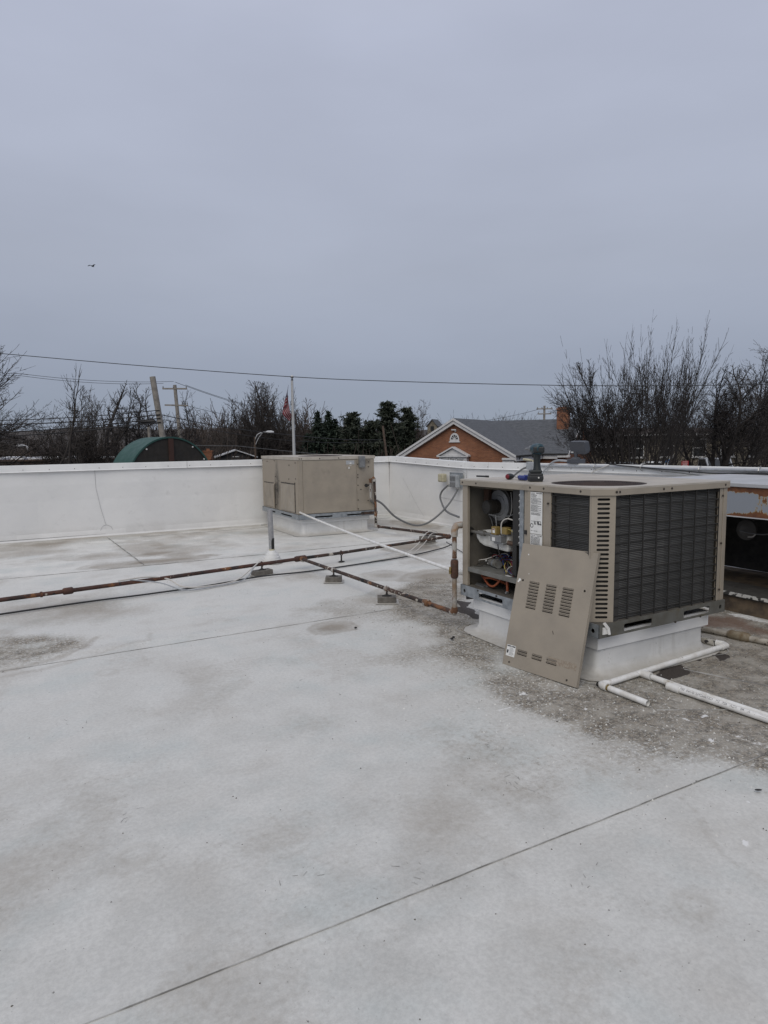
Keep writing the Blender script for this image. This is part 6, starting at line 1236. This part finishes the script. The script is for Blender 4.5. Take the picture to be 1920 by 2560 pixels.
# entrance pediment with sign board
pz = .62; mb = MB(); mb.box((mid-1.18, -.55, pz), (mid+1.18, -.005, pz+.08)); mb.box((mid-1.05, -.42, pz-.62), (mid+1.05, -.005, pz-.005))
for sg_ in (-1, 1): board(mb, (mid+sg_*1.2, -.56, pz+.12), (mid, -.56, pz+.74), (0, 1, 0), .10, .555)
mb.plate([[(mid-.98, pz+.09), (mid+.98, pz+.09), (mid, pz+.60)]], Rf, -.40, -.006); pd = mb.build('pediment', M['trim'], bd)
me = text_mesh('Dusack Eye Center', .275); place_text(me, 'sign_lettering', M['ink'], pd, Matrix.Translation((mid-.05, -.425, pz-.19)) @ Matrix.Rotation(R(90), 4, 'X') @ Matrix.Diagonal((.80, 1, 1, 1)))
mb = MB()
for x in (mid-.9, mid+.9): mb.box((x-.1, -.4, GROUND), (x+.1, -.2, pz-.63))
build_each(mb, 'porch_column', M['trim'], bd)
# chimney, gable window
mb = MB(); mb.box((XM-1.75, YM-1.6, 2.0), (XM-.85, YM-.9, 4.15)); mb.box((XM-1.80, YM-1.65, 4.15), (XM-.80, YM-.85, 4.27)); mb.box((XM-1.68, YM-1.55, 4.271), (XM-.92, YM-.95, 4.36)); mb.build('chimney', M['brick'], bd)
mb = MB(); mb.box((XM-.25, YM-.35, 1.30), (XM-.20, YM+.35, 2.45)); mb.box((XM-.21, YM-.05, 1.30), (XM-.18, YM+.05, 2.45)); gw = mb.build('window', M['trim'], bd)
mb = MB(); mb.box((XM-.199, YM-.28, 1.36), (XM-.185, YM-.06, 2.40)); mb.box((XM-.199, YM+.06, 1.36), (XM-.185, YM+.28, 2.40)); build_each(mb, 'pane', M['glass'], gw)
mb = MB(); mb.box((XM-.24, YM-.72, 1.28), (XM-.19, YM-.38, 2.47)); mb.box((XM-.24, YM+.38, 1.28), (XM-.19, YM+.72, 2.47)); build_each(mb, 'shutter', M['siding_dark'], gw)
for yy in (YE+1.6, YE+3.4, YE+6.4):
    mb = MB(); mb.box((XM-.25, yy-.4, -1.4), (XM-.19, yy+.4, .1)); w_ = mb.build('window', M['trim'], bd); mb = MB(); mb.box((XM-.189, yy-.33, -1.33), (XM-.18, yy+.33, -.68)); mb.box((XM-.189, yy-.33, -.62), (XM-.18, yy+.33, .03)); build_each(mb, 'pane', M['glass'], w_)

# ------------------------------------------------------------------ other buildings
sbn = thing('stone_building', 'tan stone two storey building with sash windows behind the right trees', 'building', (22.5, 63, 0), R(-7))
mb = MB(); mb.box((0, 0, GROUND), (26, 10, 2.2)); mb.build('wall', M['stone'], sbn)
mb = MB(); mb.prism([(-.5, 2.2), (10.5, 2.2), (8, 2.75), (2, 2.75)], 'x', -.4, 26.4); mb.build('roof', M['pinkroof'], sbn)
mb = MB(); mb.box((-.4, -.5, 2.02), (26.4, -.01, 2.195)); mb.build('eave_board', M['trim'], sbn)
for z in (-1.75, .85):
    for x in (1.6, 4.3, 7.2, 9.7, 12.2, 15.0, 18.0):
        mb = MB(); mb.box((x-.62, -.08, z-.85), (x+.62, -.01, z+.85)); mb.box((x-.72, -.16, z-.95), (x+.72, -.01, z-.851)); w_ = mb.build('window', M['trim'], sbn)
        mb = MB(); mb.box((x-.53, -.095, z-.78), (x+.53, -.081, z-.04)); mb.box((x-.53, -.095, z+.04), (x+.53, -.081, z+.78)); build_each(mb, 'pane', M['glass'], w_)
lbn = thing('low_building', 'low tan building with white roof edge behind the multi-stem trees', 'building', (16.4, 64, 0), R(-4))
mb = MB(); mb.box((0, 0, GROUND), (6.4, 8, .95)); mb.build('wall', M['stone'], lbn)
mb = MB(); mb.box((-.3, -.4, .951), (6.7, 8.3, 1.30)); mb.build('roof_edge', M['roof_pale'], lbn)
mb = MB(); mb.box((.4, -1.6, -1.0), (6.0, -.01, -.55)); mb.build('awning', M['brownwall'], lbn)
for x in (1.2, 3.0, 4.8):
    mb = MB(); mb.box((x-.6, -.06, -2.8), (x+.6, -.01, -1.2)); mb.build('window', M['glass'], lbn)
mb = MB(); arc = [(3.3 + 3.3*math.cos(a)*1.45, 0.28 + 1.85*math.sin(a)) for a in np.linspace(0, math.pi, 33)]
ar = thing('arched_shed', 'green barrel roofed shed with dark arched front beyond the left wall', 'building', (-14.04, 36.2, 0), R(45))
AR, AH, AZ = 2.60, 2.72, -.62
prof = [(AR + AR*math.cos(a), AZ + AH*math.sin(a)) for a in np.linspace(0, math.pi, 41)]
mb = MB(); mb.prism([(2*AR-.02, GROUND)] + [(x, z) for x, z in prof] + [(.02, GROUND)], 'y', 0.0, 2.2); mb.build('front_wall', M['darkfront'], ar)
mb = MB(); big = [(AR + (AR+.09)*math.cos(a), AZ + (AH+.09)*math.sin(a)) for a in np.linspace(0, math.pi, 41)]
n_ = 41; P = [(x, -.06, z) for x, z in prof] + [(x, -.06, z) for x, z in big] + [(x, 2.4, z) for x, z in prof] + [(x, 2.4, z) for x, z in big]
F = []
for i_ in range(n_-1): F += [(i_, i_+1, n_+i_+1, n_+i_), (n_+i_, n_+i_+1, 3*n_+i_+1, 3*n_+i_), (2*n_+i_, 3*n_+i_, 3*n_+i_+1, 2*n_+i_+1), (i_, 2*n_+i_, 2*n_+i_+1, i_+1)]
mb._add(P, F); mb.build('barrel_roof', M['greenroof'], ar, smooth=True)
mb = MB(); mb.box((AR-.14, -.12, GROUND), (AR+.14, -.02, AZ+AH-.02)); mb.build('front_post', M['rustpost'], ar)
mb = MB()
for a in (.25, .6, 1.0, 1.57, 2.2, 2.6): mb.lathe([(.045, -.02), (.045, .02)], 8, Matrix.Translation((AR + (AR-.1)*math.cos(a), -.08, AZ + (AH-.1)*math.sin(a))) @ Matrix.Rotation(R(90), 4, 'X'))
mb.build('bulb', M['label'], ar)
hb = thing('dark_cottage', 'small dark gabled cottage with pale sloping roof left of the closed unit', 'building', (-15.2, 60, 0), R(14))
mb = MB(); mb.prism([(.2, GROUND), (3.4, GROUND), (3.4, .62), (1.8, 1.14), (.2, .62)], 'y', 0, 6); mb.build('wall', M['siding_dark'], hb)
mb = MB(); slab(mb, (3.75, -.3, .56), (3.75, 6.2, .56), (1.8, 6.2, 1.24), (1.8, -.3, 1.24)); slab(mb, (1.8, -.3, 1.24), (1.8, 6.2, 1.24), (-.15, 6.2, .56), (-.15, -.3, .56)); mb.build('roof', M['roof_pale'], hb)
mb = MB(); mb.box((1.5, -.04, .55), (2.1, -.005, .62)); mb.build('gable_vent', M['trim'], hb)
chm = thing('brick_chimney', 'short red brick chimney between the green shed and the cottage', 'chimney', (-14.55, 55, 0), .1)
mb = MB(); mb.box((-.35, -.35, GROUND), (.35, .35, 1.12)); mb.box((-.40, -.40, 1.12), (.40, .40, 1.22)); mb.lathe([(.16, 1.22), (.14, 1.38)], 10); mb.build('stack', M['brick'], chm)
lb2 = thing('flat_building', 'long low brown building with snowy roof at the far left', 'building', (-34, 50, 0), R(3))
mb = MB(); mb.box((0, 0, GROUND), (15.5, 7, .62)); mb.build('wall', M['brownwall'], lb2)
mb = MB(); mb.box((-.2, -.2, .62), (15.7, 7.2, .76)); mb.build('roof_edge', M['brownwall'], lb2)
mb = MB(); r9 = random.Random(4); x = 0.2
while x < 14.5:
    l = r9.uniform(.6, 2.2); mb.prism([(x, 0), (x+l, .1), (x+l*.9, 5), (x+.1, 5.5)], 'z', .761, .80 + r9.uniform(.02, .14)); x += l + r9.uniform(.1, .9)
mb.build('snow_patch', M['snow'], lb2)
hs2 = thing('far_house', 'small distant dark roofed house left of the brick gable', 'building', (6.55, 98, 0), R(-20))
mb = MB(); mb.prism([(0, GROUND), (1.5, GROUND), (1.5, 4.1), (.75, 4.9), (0, 4.1)], 'y', 0, 3); mb.build('wall', M['stone'], hs2)
mb = MB(); slab(mb, (1.7, -.2, 3.95), (1.7, 3.2, 3.95), (.75, 3.2, 5.05), (.75, -.2, 5.05)); slab(mb, (.75, -.2, 5.05), (.75, 3.2, 5.05), (-.2, 3.2, 3.95), (-.2, -.2, 3.95)); mb.build('roof', M['shingle'], hs2)
mb = MB(); mb.box((.5, -.06, 3.3), (1.0, -.01, 4.0)); mb.build('window', M['glass'], hs2)

# ------------------------------------------------------------------ flagpole and flag
fp = thing('flagpole', 'tall pale flagpole with ball finial rising behind the closed unit', 'flagpole', (-4.31, 32, GROUND))
mb = MB(); mb.tube([(0, 0, 0), (0, 0, 4.5), (0, 0, 9.30)], [.115, .085, .05], 14); mb.build('pole', M['pole_alu'], fp, smooth=True)
mb = MB(); mb.lathe([(.03, 9.30), (.075, 9.33), (.03, 9.36), (.02, 9.40)], 12); mb.build('truck', M['black'], fp)
mb = MB(); mb.lathe([(.012, 9.39), (.06, 9.42), (.085, 9.47), (.06, 9.53), (.012, 9.555)], 14); mb.build('ball', M['pole_alu'], fp, smooth=True)
mb = MB(); mb.tube([(-.06, -.02, 1.2), (-.065, -.02, 5), (-.055, -.02, 9.3)], .006, 4); mb.build('halyard', M['wire_white'], fp)
NU, NV = 26, 13; mb = MB()
def flag_pt(a, v):   # a along the fly, v down the hoist (0 top .. 1 bottom)
    zt = 4.52 - 1.05*v*(1 - .55*a) - 1.28*a**1.15; x = -.07 - .36*math.sin(math.pi*min(1, (.20 + .9*a)*.9))*(.40 + .70*v) + .04*math.sin(7*v + 5*a)*a; y = .07*math.sin(11*a + 4*v)*a - .04 - .10*v
    return Vector((-4.33 + x, 32 + y - .02, zt))
ROWS = np.concatenate([[0], np.cumsum([1.35 if j % 2 == 0 else .62 for j in range(13)])]); ROWS = ROWS/ROWS[-1]      # white stripes are half swallowed by the folds
vs_ = [flag_pt(i_/NU, float(ROWS[j])) for i_ in range(NU+1) for j in range(NV+1)]
for j in range(NV):
    for i_ in range(NU):
        blue = i_ < NU*.4 and j < 7; mb.cur = 2 if blue else (0 if j % 2 == 0 else 1)
        b_ = i_*(NV+1)+j; mb._add([vs_[b_], vs_[b_+NV+1], vs_[b_+NV+2], vs_[b_+1]], [(0, 1, 2, 3)])
mb.cur = 0; fo = mb.build('flag', [M['flag_red'], M['flag_white'], M['flag_blue']], None, smooth=True); tag(fo, 'red white and blue striped flag hanging limp from the flagpole', 'flag')
mb = MB()
for i_ in range(5):
    for j in range(4):
        c_ = flag_pt((.8 + 1.9*i_)/NU, (.9 + 1.5*j)/NV) + Vector((0, -.012, 0)); mb._add([c_ + Vector((rr*math.cos(a), 0, rr*math.sin(a))) for a, rr in [(math.pi/2 + math.pi*k/5, .017 if k % 2 == 0 else .007) for k in range(10)]], [tuple(range(10))])
mb.build('stars', M['flag_white'], fo)

# ------------------------------------------------------------------ poles and lines
def pole(name, label, base, top, r0, r1, m_, arms=(), cat='utility pole'):
    base, top = Vector(base), Vector(top); t = thing(name, label, cat, base); d = top-base
    mb = MB(); mb.tube([(0, 0, 0), d*.5, d], [r0, (r0+r1)/2, r1], 12); mb.build('shaft', M[m_], t, smooth=True)
    for f, hw_, tilt, ins in arms:
        c_ = d*f; mb = MB(); mb.box((-hw_, -.16, -.06), (hw_, -.04, .06), Matrix.Translation(c_) @ Matrix.Rotation(tilt, 4, 'Y')); ar_ = mb.build('crossarm', M[m_], t)
        mb = MB()
        for x in ins: mb.lathe([(.03, .06), (.05, .10), (.05, .16), (.03, .22)], 8, Matrix.Translation(c_ + Vector((x, -.1, 0))))
        mb.build('insulator', M['boxgrey'], ar_)
    return t
pole('utility_pole', 'bare weathered leaning pole rising behind the green arched roof', (-13.1, 42, GROUND), (-14.40, 42, 5.98), .21, .18, 'wood')
pole('utility_pole', 'weathered utility pole with two crossarms right of the leaning pole', (-16.45, 55, GROUND), (-17.06, 55, 6.62), .19, .14, 'wood', [(.972, 1.0, R(1), (-.95, -.1, .95)), (.852, .95, R(2), (.5, .72, .9))])
pole('utility_pole', 'thin brown leaning pole left of the brick building', (.85, 60, GROUND), (-.01, 60, 3.2), .13, .10, 'wood_brown')
pole('utility_pole', 'small pole with double crossarm above the brick building roof', (18.1, 75, GROUND), (18.2, 75, 5.6), .16, .12, 'wood', [(.965, .9, 0, (-.8, -.3, .3, .8)), (.91, .75, 0, (-.7, .7))])
pole('utility_pole', 'thin dark pole behind the arched shed', (-16.5, 47, GROUND), (-16.55, 47, 3.0), .12, .10, 'wood')
tb = thing('splice_case', 'black cylindrical splice case hanging on the cables left of the leaning pole', 'cable closure', (-15.7, 44.6, 3.30)); mb = MB(); mb.lathe([(.05, -.6), (.14, -.5), (.15, .35), (.05, .5)], 12, Matrix.Rotation(R(90), 4, 'Y')); mb.build('case', M['cable'], tb, smooth=True)
def street_lamp(label, base, h, arm):
    t = thing('street_lamp', label, 'street lamp', base); mb = MB(); mb.tube([(0, 0, 0), (0, 0, h-.4)], .07, 8); mb.build('shaft', M['wood_brown'], t)
    mb = MB(); mb.tube(catmull([(0, 0, h-.7), (arm*.25, 0, h-.2), (arm*.7, 0, h), (arm, 0, h+.02)]), .035, 6); mb.tube(catmull([(0, 0, h-1.2), (arm*.35, 0, h-.5), (arm*.72, 0, h-.02)]), .025, 6); mb.build('arm', M['roof_pale'], t)
    mb = MB(); mb.lathe([(.04, 0), (.13, .15), (.14, .5), (.06, .75)], 10, Matrix.Translation((arm, 0, h+.02)) @ Matrix.Rotation(R(90 if arm > 0 else -90), 4, 'Y')); mb.build('lamp_head', M['roof_pale'], t); return t
street_lamp('street lamp with pale curved arm left of the flagpole', (-11.6, 60, GROUND), 7.35, 1.0)
street_lamp('small street lamp low in the brush near the left edge', (-32.0, 60, GROUND), 6.4, -.4)
def line(label, pts, r_, sag=0.0, name='power_line', m_='cable'):
    P = [Vector(p) for p in pts]; out = []
    for a, b_ in zip(P[:-1], P[1:]):
        for k in range(16):
            t_ = k/16; out.append(a + (b_-a)*t_ - Vector((0, 0, sag*4*t_*(1-t_))))
    out.append(P[-1]); mb = MB(); mb.tube(out, r_, 5); return tag(mb.build(name, M[m_]), label, 'cable', 'overhead lines')
mb = MB(); mb.tube(catmull([(-17, 25.0, 5.45), (-13.5, 25, 5.1), (-8.9, 25, 4.65), (-3.35, 25, 4.18), (.65, 25, 3.96), (6.4, 25, 3.75), (11, 25, 3.68), (16, 25, 3.70)]), .014, 5); tag(mb.build('power_line', M['cable']), 'single black line sweeping across the whole sky above the flagpole', 'cable', 'overhead lines')
line('highest of the pole wires, running left from the top crossarm', [(-17.95, 54.9, 6.75), (-27, 50, 7.0), (-44, 44, 8.0)], .016, .25)
line('second wire leaving the top crossarm to the left', [(-17.1, 54.9, 6.9), (-27, 50, 7.15), (-44, 44, 8.3)], .016, .25)
line('wire falling right from the top crossarm outer end', [(-16.15, 54.9, 6.6), (-11.5, 66, 5.1)], .018, .15)
line('wire falling right from the pole top beside the outer one', [(-17.0, 54.9, 6.85), (-11.4, 66.4, 4.9)], .018, .15)
line('low wire falling right from the lower crossarm', [(-16.4, 54.9, 5.0), (-11.0, 66, 4.0)], .018, .2)
for k, (z, zl, lb_) in enumerate(((3.90, 3.35, 'uppermost'), (3.62, 3.10, 'second'), (3.40, 2.52, 'third'), (3.15, 2.28, 'lowest'))):
    line(lb_ + ' of the thick black cables left of the leaning pole', [(-13.95, 41.8, z), (-27, 40.5, zl)], .036 if k else .028, .2)
line('thick cable falling right from the leaning pole to the flagpole', [(-13.85, 41.8, 3.6), (-6.9, 48, 2.35), (.0, 59.8, 1.95)], .028, .15)
line('thin cable falling right below the thick one', [(-13.75, 41.8, 3.3), (-7.0, 48, 1.95), (.05, 59.8, 1.8)], .018, .15)
line('pale lowest line passing behind the closed unit', [(-13.5, 41, 1.75), (-9.5, 43, 1.60), (-2.0, 48, .65)], .016, .02, m_='conduit')
line('line running from the far pole above the brick roof to the left', [(17.5, 74.9, 5.2), (10, 88, 4.2)], .02, .3)

# ------------------------------------------------------------------ car park
def car(name, label, cat, loc, rz, m_, kind='car'):
    t = thing(name, label, cat, loc, rz, 'cars parked beyond the right parapet'); Lx, Hb, Hr, Wd = (4.5, .78, 1.46, 1.78) if kind == 'car' else (5.6, 1.05, 1.88, 1.95)
    g_ = .28; body = [(0, g_+.1), (.05, Hb*.75), (.25, Hb+.02), (1.25, Hb+.12), (Lx-.5, Hb+.10), (Lx-.05, Hb), (Lx, g_+.15), (Lx-.1, g_), (.1, g_)] if kind == 'car' else [(0, g_+.2), (.03, Hb), (.2, Hb+.06), (1.6, Hb+.12), (Lx, Hb+.10), (Lx, g_+.2), (Lx-.1, g_+.1), (.1, g_+.1)]
    mb = MB(); mb.prism(body, 'x', -Wd/2, Wd/2); mb.build('body', M[m_], t, bevel=.06)
    cabp = [(1.1, Hb+.10), (1.95, Hr-.03), (2.3, Hr), (3.1, Hr-.02), (4.05, Hb+.10)] if kind == 'car' else [(1.55, Hb+.10), (2.25, Hr-.03), (2.5, Hr), (3.7, Hr-.02), (3.95, Hb+.10)]
    mb = MB(); mb.prism(cabp, 'x', -Wd/2+.14, Wd/2-.14); cb_ = mb.build('cabin', M[m_], t, bevel=.05)
    mb = MB(); s1 = [(u_ + (2.55-u_)*.14, Hb+.14 + (v_-Hb-.10)*.80) for u_, v_ in cabp]; mb.prism(s1, 'x', -Wd/2+.13, Wd/2-.13)
    (ua, va), (ub, vb) = cabp[0], cabp[1]; f = lambda k: (ua+(ub-ua)*k - .012, va+(vb-va)*k + .012)
    p, q_ = f(.12), f(.92); mb._add([(-Wd/2+.22, *p), (Wd/2-.22, *p), (Wd/2-.26, *q_), (-Wd/2+.26, *q_)], [(0, 1, 2, 3)])
    (ua2, va2), (ub2, vb2) = cabp[-1], cabp[-2]; p, q_ = (ua2+(ub2-ua2)*.12+.012, va2+(vb2-va2)*.12+.012), (ua2+(ub2-ua2)*.92+.012, va2+(vb2-va2)*.92+.012); mb._add([(-Wd/2+.22, *p), (Wd/2-.22, *p), (Wd/2-.26, *q_), (-Wd/2+.26, *q_)], [(0, 1, 2, 3)])
    mb.build('window', M['glass'], t)
    if kind != 'car': mb = MB(); mb.box((-Wd/2+.12, 4.0, Hb+.02), (Wd/2-.12, Lx-.12, Hb+.102)); mb.build('cargo_bed', M['dark'], t)
    for y in (.85, Lx-.95):
        for sg_ in (-1, 1):
            mb = MB(); mb.lathe([(.22, -.11), (.33, -.10), (.33, .10), (.22, .11)], 18, Matrix.Translation((sg_*(Wd/2-.10), y, .33)) @ Matrix.Rotation(R(90), 4, 'Y')); w_ = mb.build('wheel', M['rubber'], t)
            mb = MB(); mb.lathe([(.20, -.115), (.20, .115)], 12, Matrix.Translation((sg_*(Wd/2-.10), y, .33)) @ Matrix.Rotation(R(90), 4, 'Y')); mb.build('rim', M['car_silver'], w_)
    for sg_ in (-1, 1):
        mb = MB(); mb.box((sg_*.62-.18, -.02, Hb*.74), (sg_*.62+.18, .10, Hb*.95)); mb.build('headlight', M['label'], t)
        mb = MB(); mb.box((sg_*.66-.14, Lx-.08, Hb*.72), (sg_*.66+.14, Lx+.02, Hb*.97)); mb.build('tail_light', M['lamp_red'], t)
        mb = MB(); mb.box((sg_*(Wd/2+.07)-.08, 1.55, Hb+.12), (sg_*(Wd/2+.07)+.08, 1.68, Hb+.27)); mb.build('mirror', M[m_], t, bevel=.03)
    return t
LOT = -1.28
g = MB(); g.box((11.5, 39, GROUND), (42, 59, LOT)); structure(g.build('car_park', M['asphalt']))
car('parked_car', 'white car roof left of the blue parking sign', 'car', (17.1, 43.0, LOT), R(20), 'car_white'); car('parked_car', 'grey car behind the blue parking sign', 'car', (18.6, 43.6, LOT), R(62), 'car_grey')
car('parked_car', 'white car behind the red sign', 'car', (20.9, 44.4, LOT), R(66), 'car_white'); car('pickup_truck', 'silver pickup truck parked before the stone building', 'pickup truck', (22.9, 43.6, LOT-.25), R(-8), 'car_silver', 'truck')
def sign(name, label, loc, w, h, z0, m_, text):
    t = thing(name, label, 'sign', loc, R(-18)); mb = MB(); mb.tube([(0, .03, GROUND-loc[2]), (0, .03, z0+h)], .03, 8); mb.build('post', M['galv'], t)
    mb = MB(); mb.box((-w/2, -.01, z0), (w/2, .0, z0+h)); pl_ = mb.build('plate', M[m_], t, bevel=.004)
    for tx, sz, dz, mm in text: place_text(text_mesh(tx, sz), 'lettering', M[mm], pl_, Matrix.Translation((0, -.013, z0 + dz)) @ Matrix.Rotation(R(90), 4, 'X'))
    return t
sp_ = sign('parking_sign', 'blue and white accessible parking sign on post', (16.6, 38.6, 0), .26, .50, .12, 'label', [])
pl_ = [c for c in sp_.children if c.name.startswith('plate')][0]
mb = MB(); mb.box((-.12, -.0135, .30), (.12, -.0105, .52)); mb.build('blue_field', M['sign_blue'], pl_); mb = MB(); mb.box((-.12, -.0135, .14), (.12, -.0105, .20)); mb.build('blue_band', M['sign_blue'], pl_)
mb = MB(); mb.plate([circ(-.01, .385, .055, 16), circ(-.01, .385, .040, 16)], Rf, -.0155, -.0140); mb.lathe([(.018, 0), (.018, .0015)], 10, Matrix.Translation((-.01, -.0140, .485)) @ Matrix.Rotation(R(90), 4, 'X')); mb.box((-.02, -.0155, .40), (.0, -.0140, .47)); mb.box((-.0, -.0155, .40), (.05, -.0140, .415)); mb.box((.045, -.0155, .345), (.06, -.0140, .40)); mb.build('wheelchair_symbol', M['label'], pl_)
sign('notice_sign', 'small red notice sign with white lettering above the parapet', (17.35, 38.0, 0), .38, .32, .12, 'sign_red', [])
ns_ = [c for c in bpy.data.objects['notice_sign'].children if c.name.startswith('plate')][0]
for zz, ww in ((.385, .13), (.31, .15), (.24, .12), (.175, .14)):
    mb = MB(); mb.box((-ww, -.0135, zz-.012), (ww, -.0105, zz+.012)); mb.build('lettering_row', M['label'], ns_)

# ------------------------------------------------------------------ bird and small litter
bd_ = thing('bird', 'small black bird gliding high in the grey sky', 'bird', (-16.92, 40, 12.20), 1.25); bd_.scale = (.75, .75, .75)
mb = MB(); mb.lathe([(.004, -.17), (.03, -.10), (.05, 0), (.04, .09), (.025, .12), (.03, .15), (.006, .19)], 12, Matrix.Rotation(R(90), 4, 'Y') @ Matrix.Diagonal((1, 1, 1, 1))); mb._add([(-.15, -.02, .0), (-.15, .02, .0), (-.30, .06, .0), (-.30, -.06, .0), (-.15, 0, .02)], [(0, 1, 2, 3), (0, 4, 1), (1, 4, 2), (2, 4, 3), (3, 4, 0)]); body_ = mb.build('body', M['bird'], bd_, smooth=True)
for sg_ in (-1, 1):
    mb = MB(); mb._add([(.08, sg_*.03, .02), (-.08, sg_*.03, .02), (-.10, sg_*.22, .09), (.06, sg_*.22, .10), (-.08, sg_*.42, .03), (.0, sg_*.42, .035), (.0, sg_*.03, .045), (-.01, sg_*.22, .12)], [(0, 1, 2, 3), (3, 2, 4, 5), (0, 3, 7, 6), (6, 7, 2, 1), (3, 5, 7), (7, 5, 4, 2)]); mb.build('wing', M['bird'], bd_)
for k, (s_, t_, lb_) in enumerate(((2.65, 5.28, 'small black pebble near the round stain on the roof'), (3.24, 4.57, 'upper one of two black nuts by the foot of the opened unit'), (3.20, 4.54, 'lower one of two black nuts by the foot of the opened unit'), (3.04, 1.76, 'dark twig scrap near the right edge of the roof'))):
    p_ = W(s_, t_, .008); mb = MB(); mb.lathe([(.008, 0), (.018, .006), (.017, .016), (.006, .022)], 7); o = mb.build('pebble', M['black'], None, loc=p_); o.scale = (.75, .75, .75) if k < 3 else (1.0, .4, .3); tag(o, lb_, 'debris')
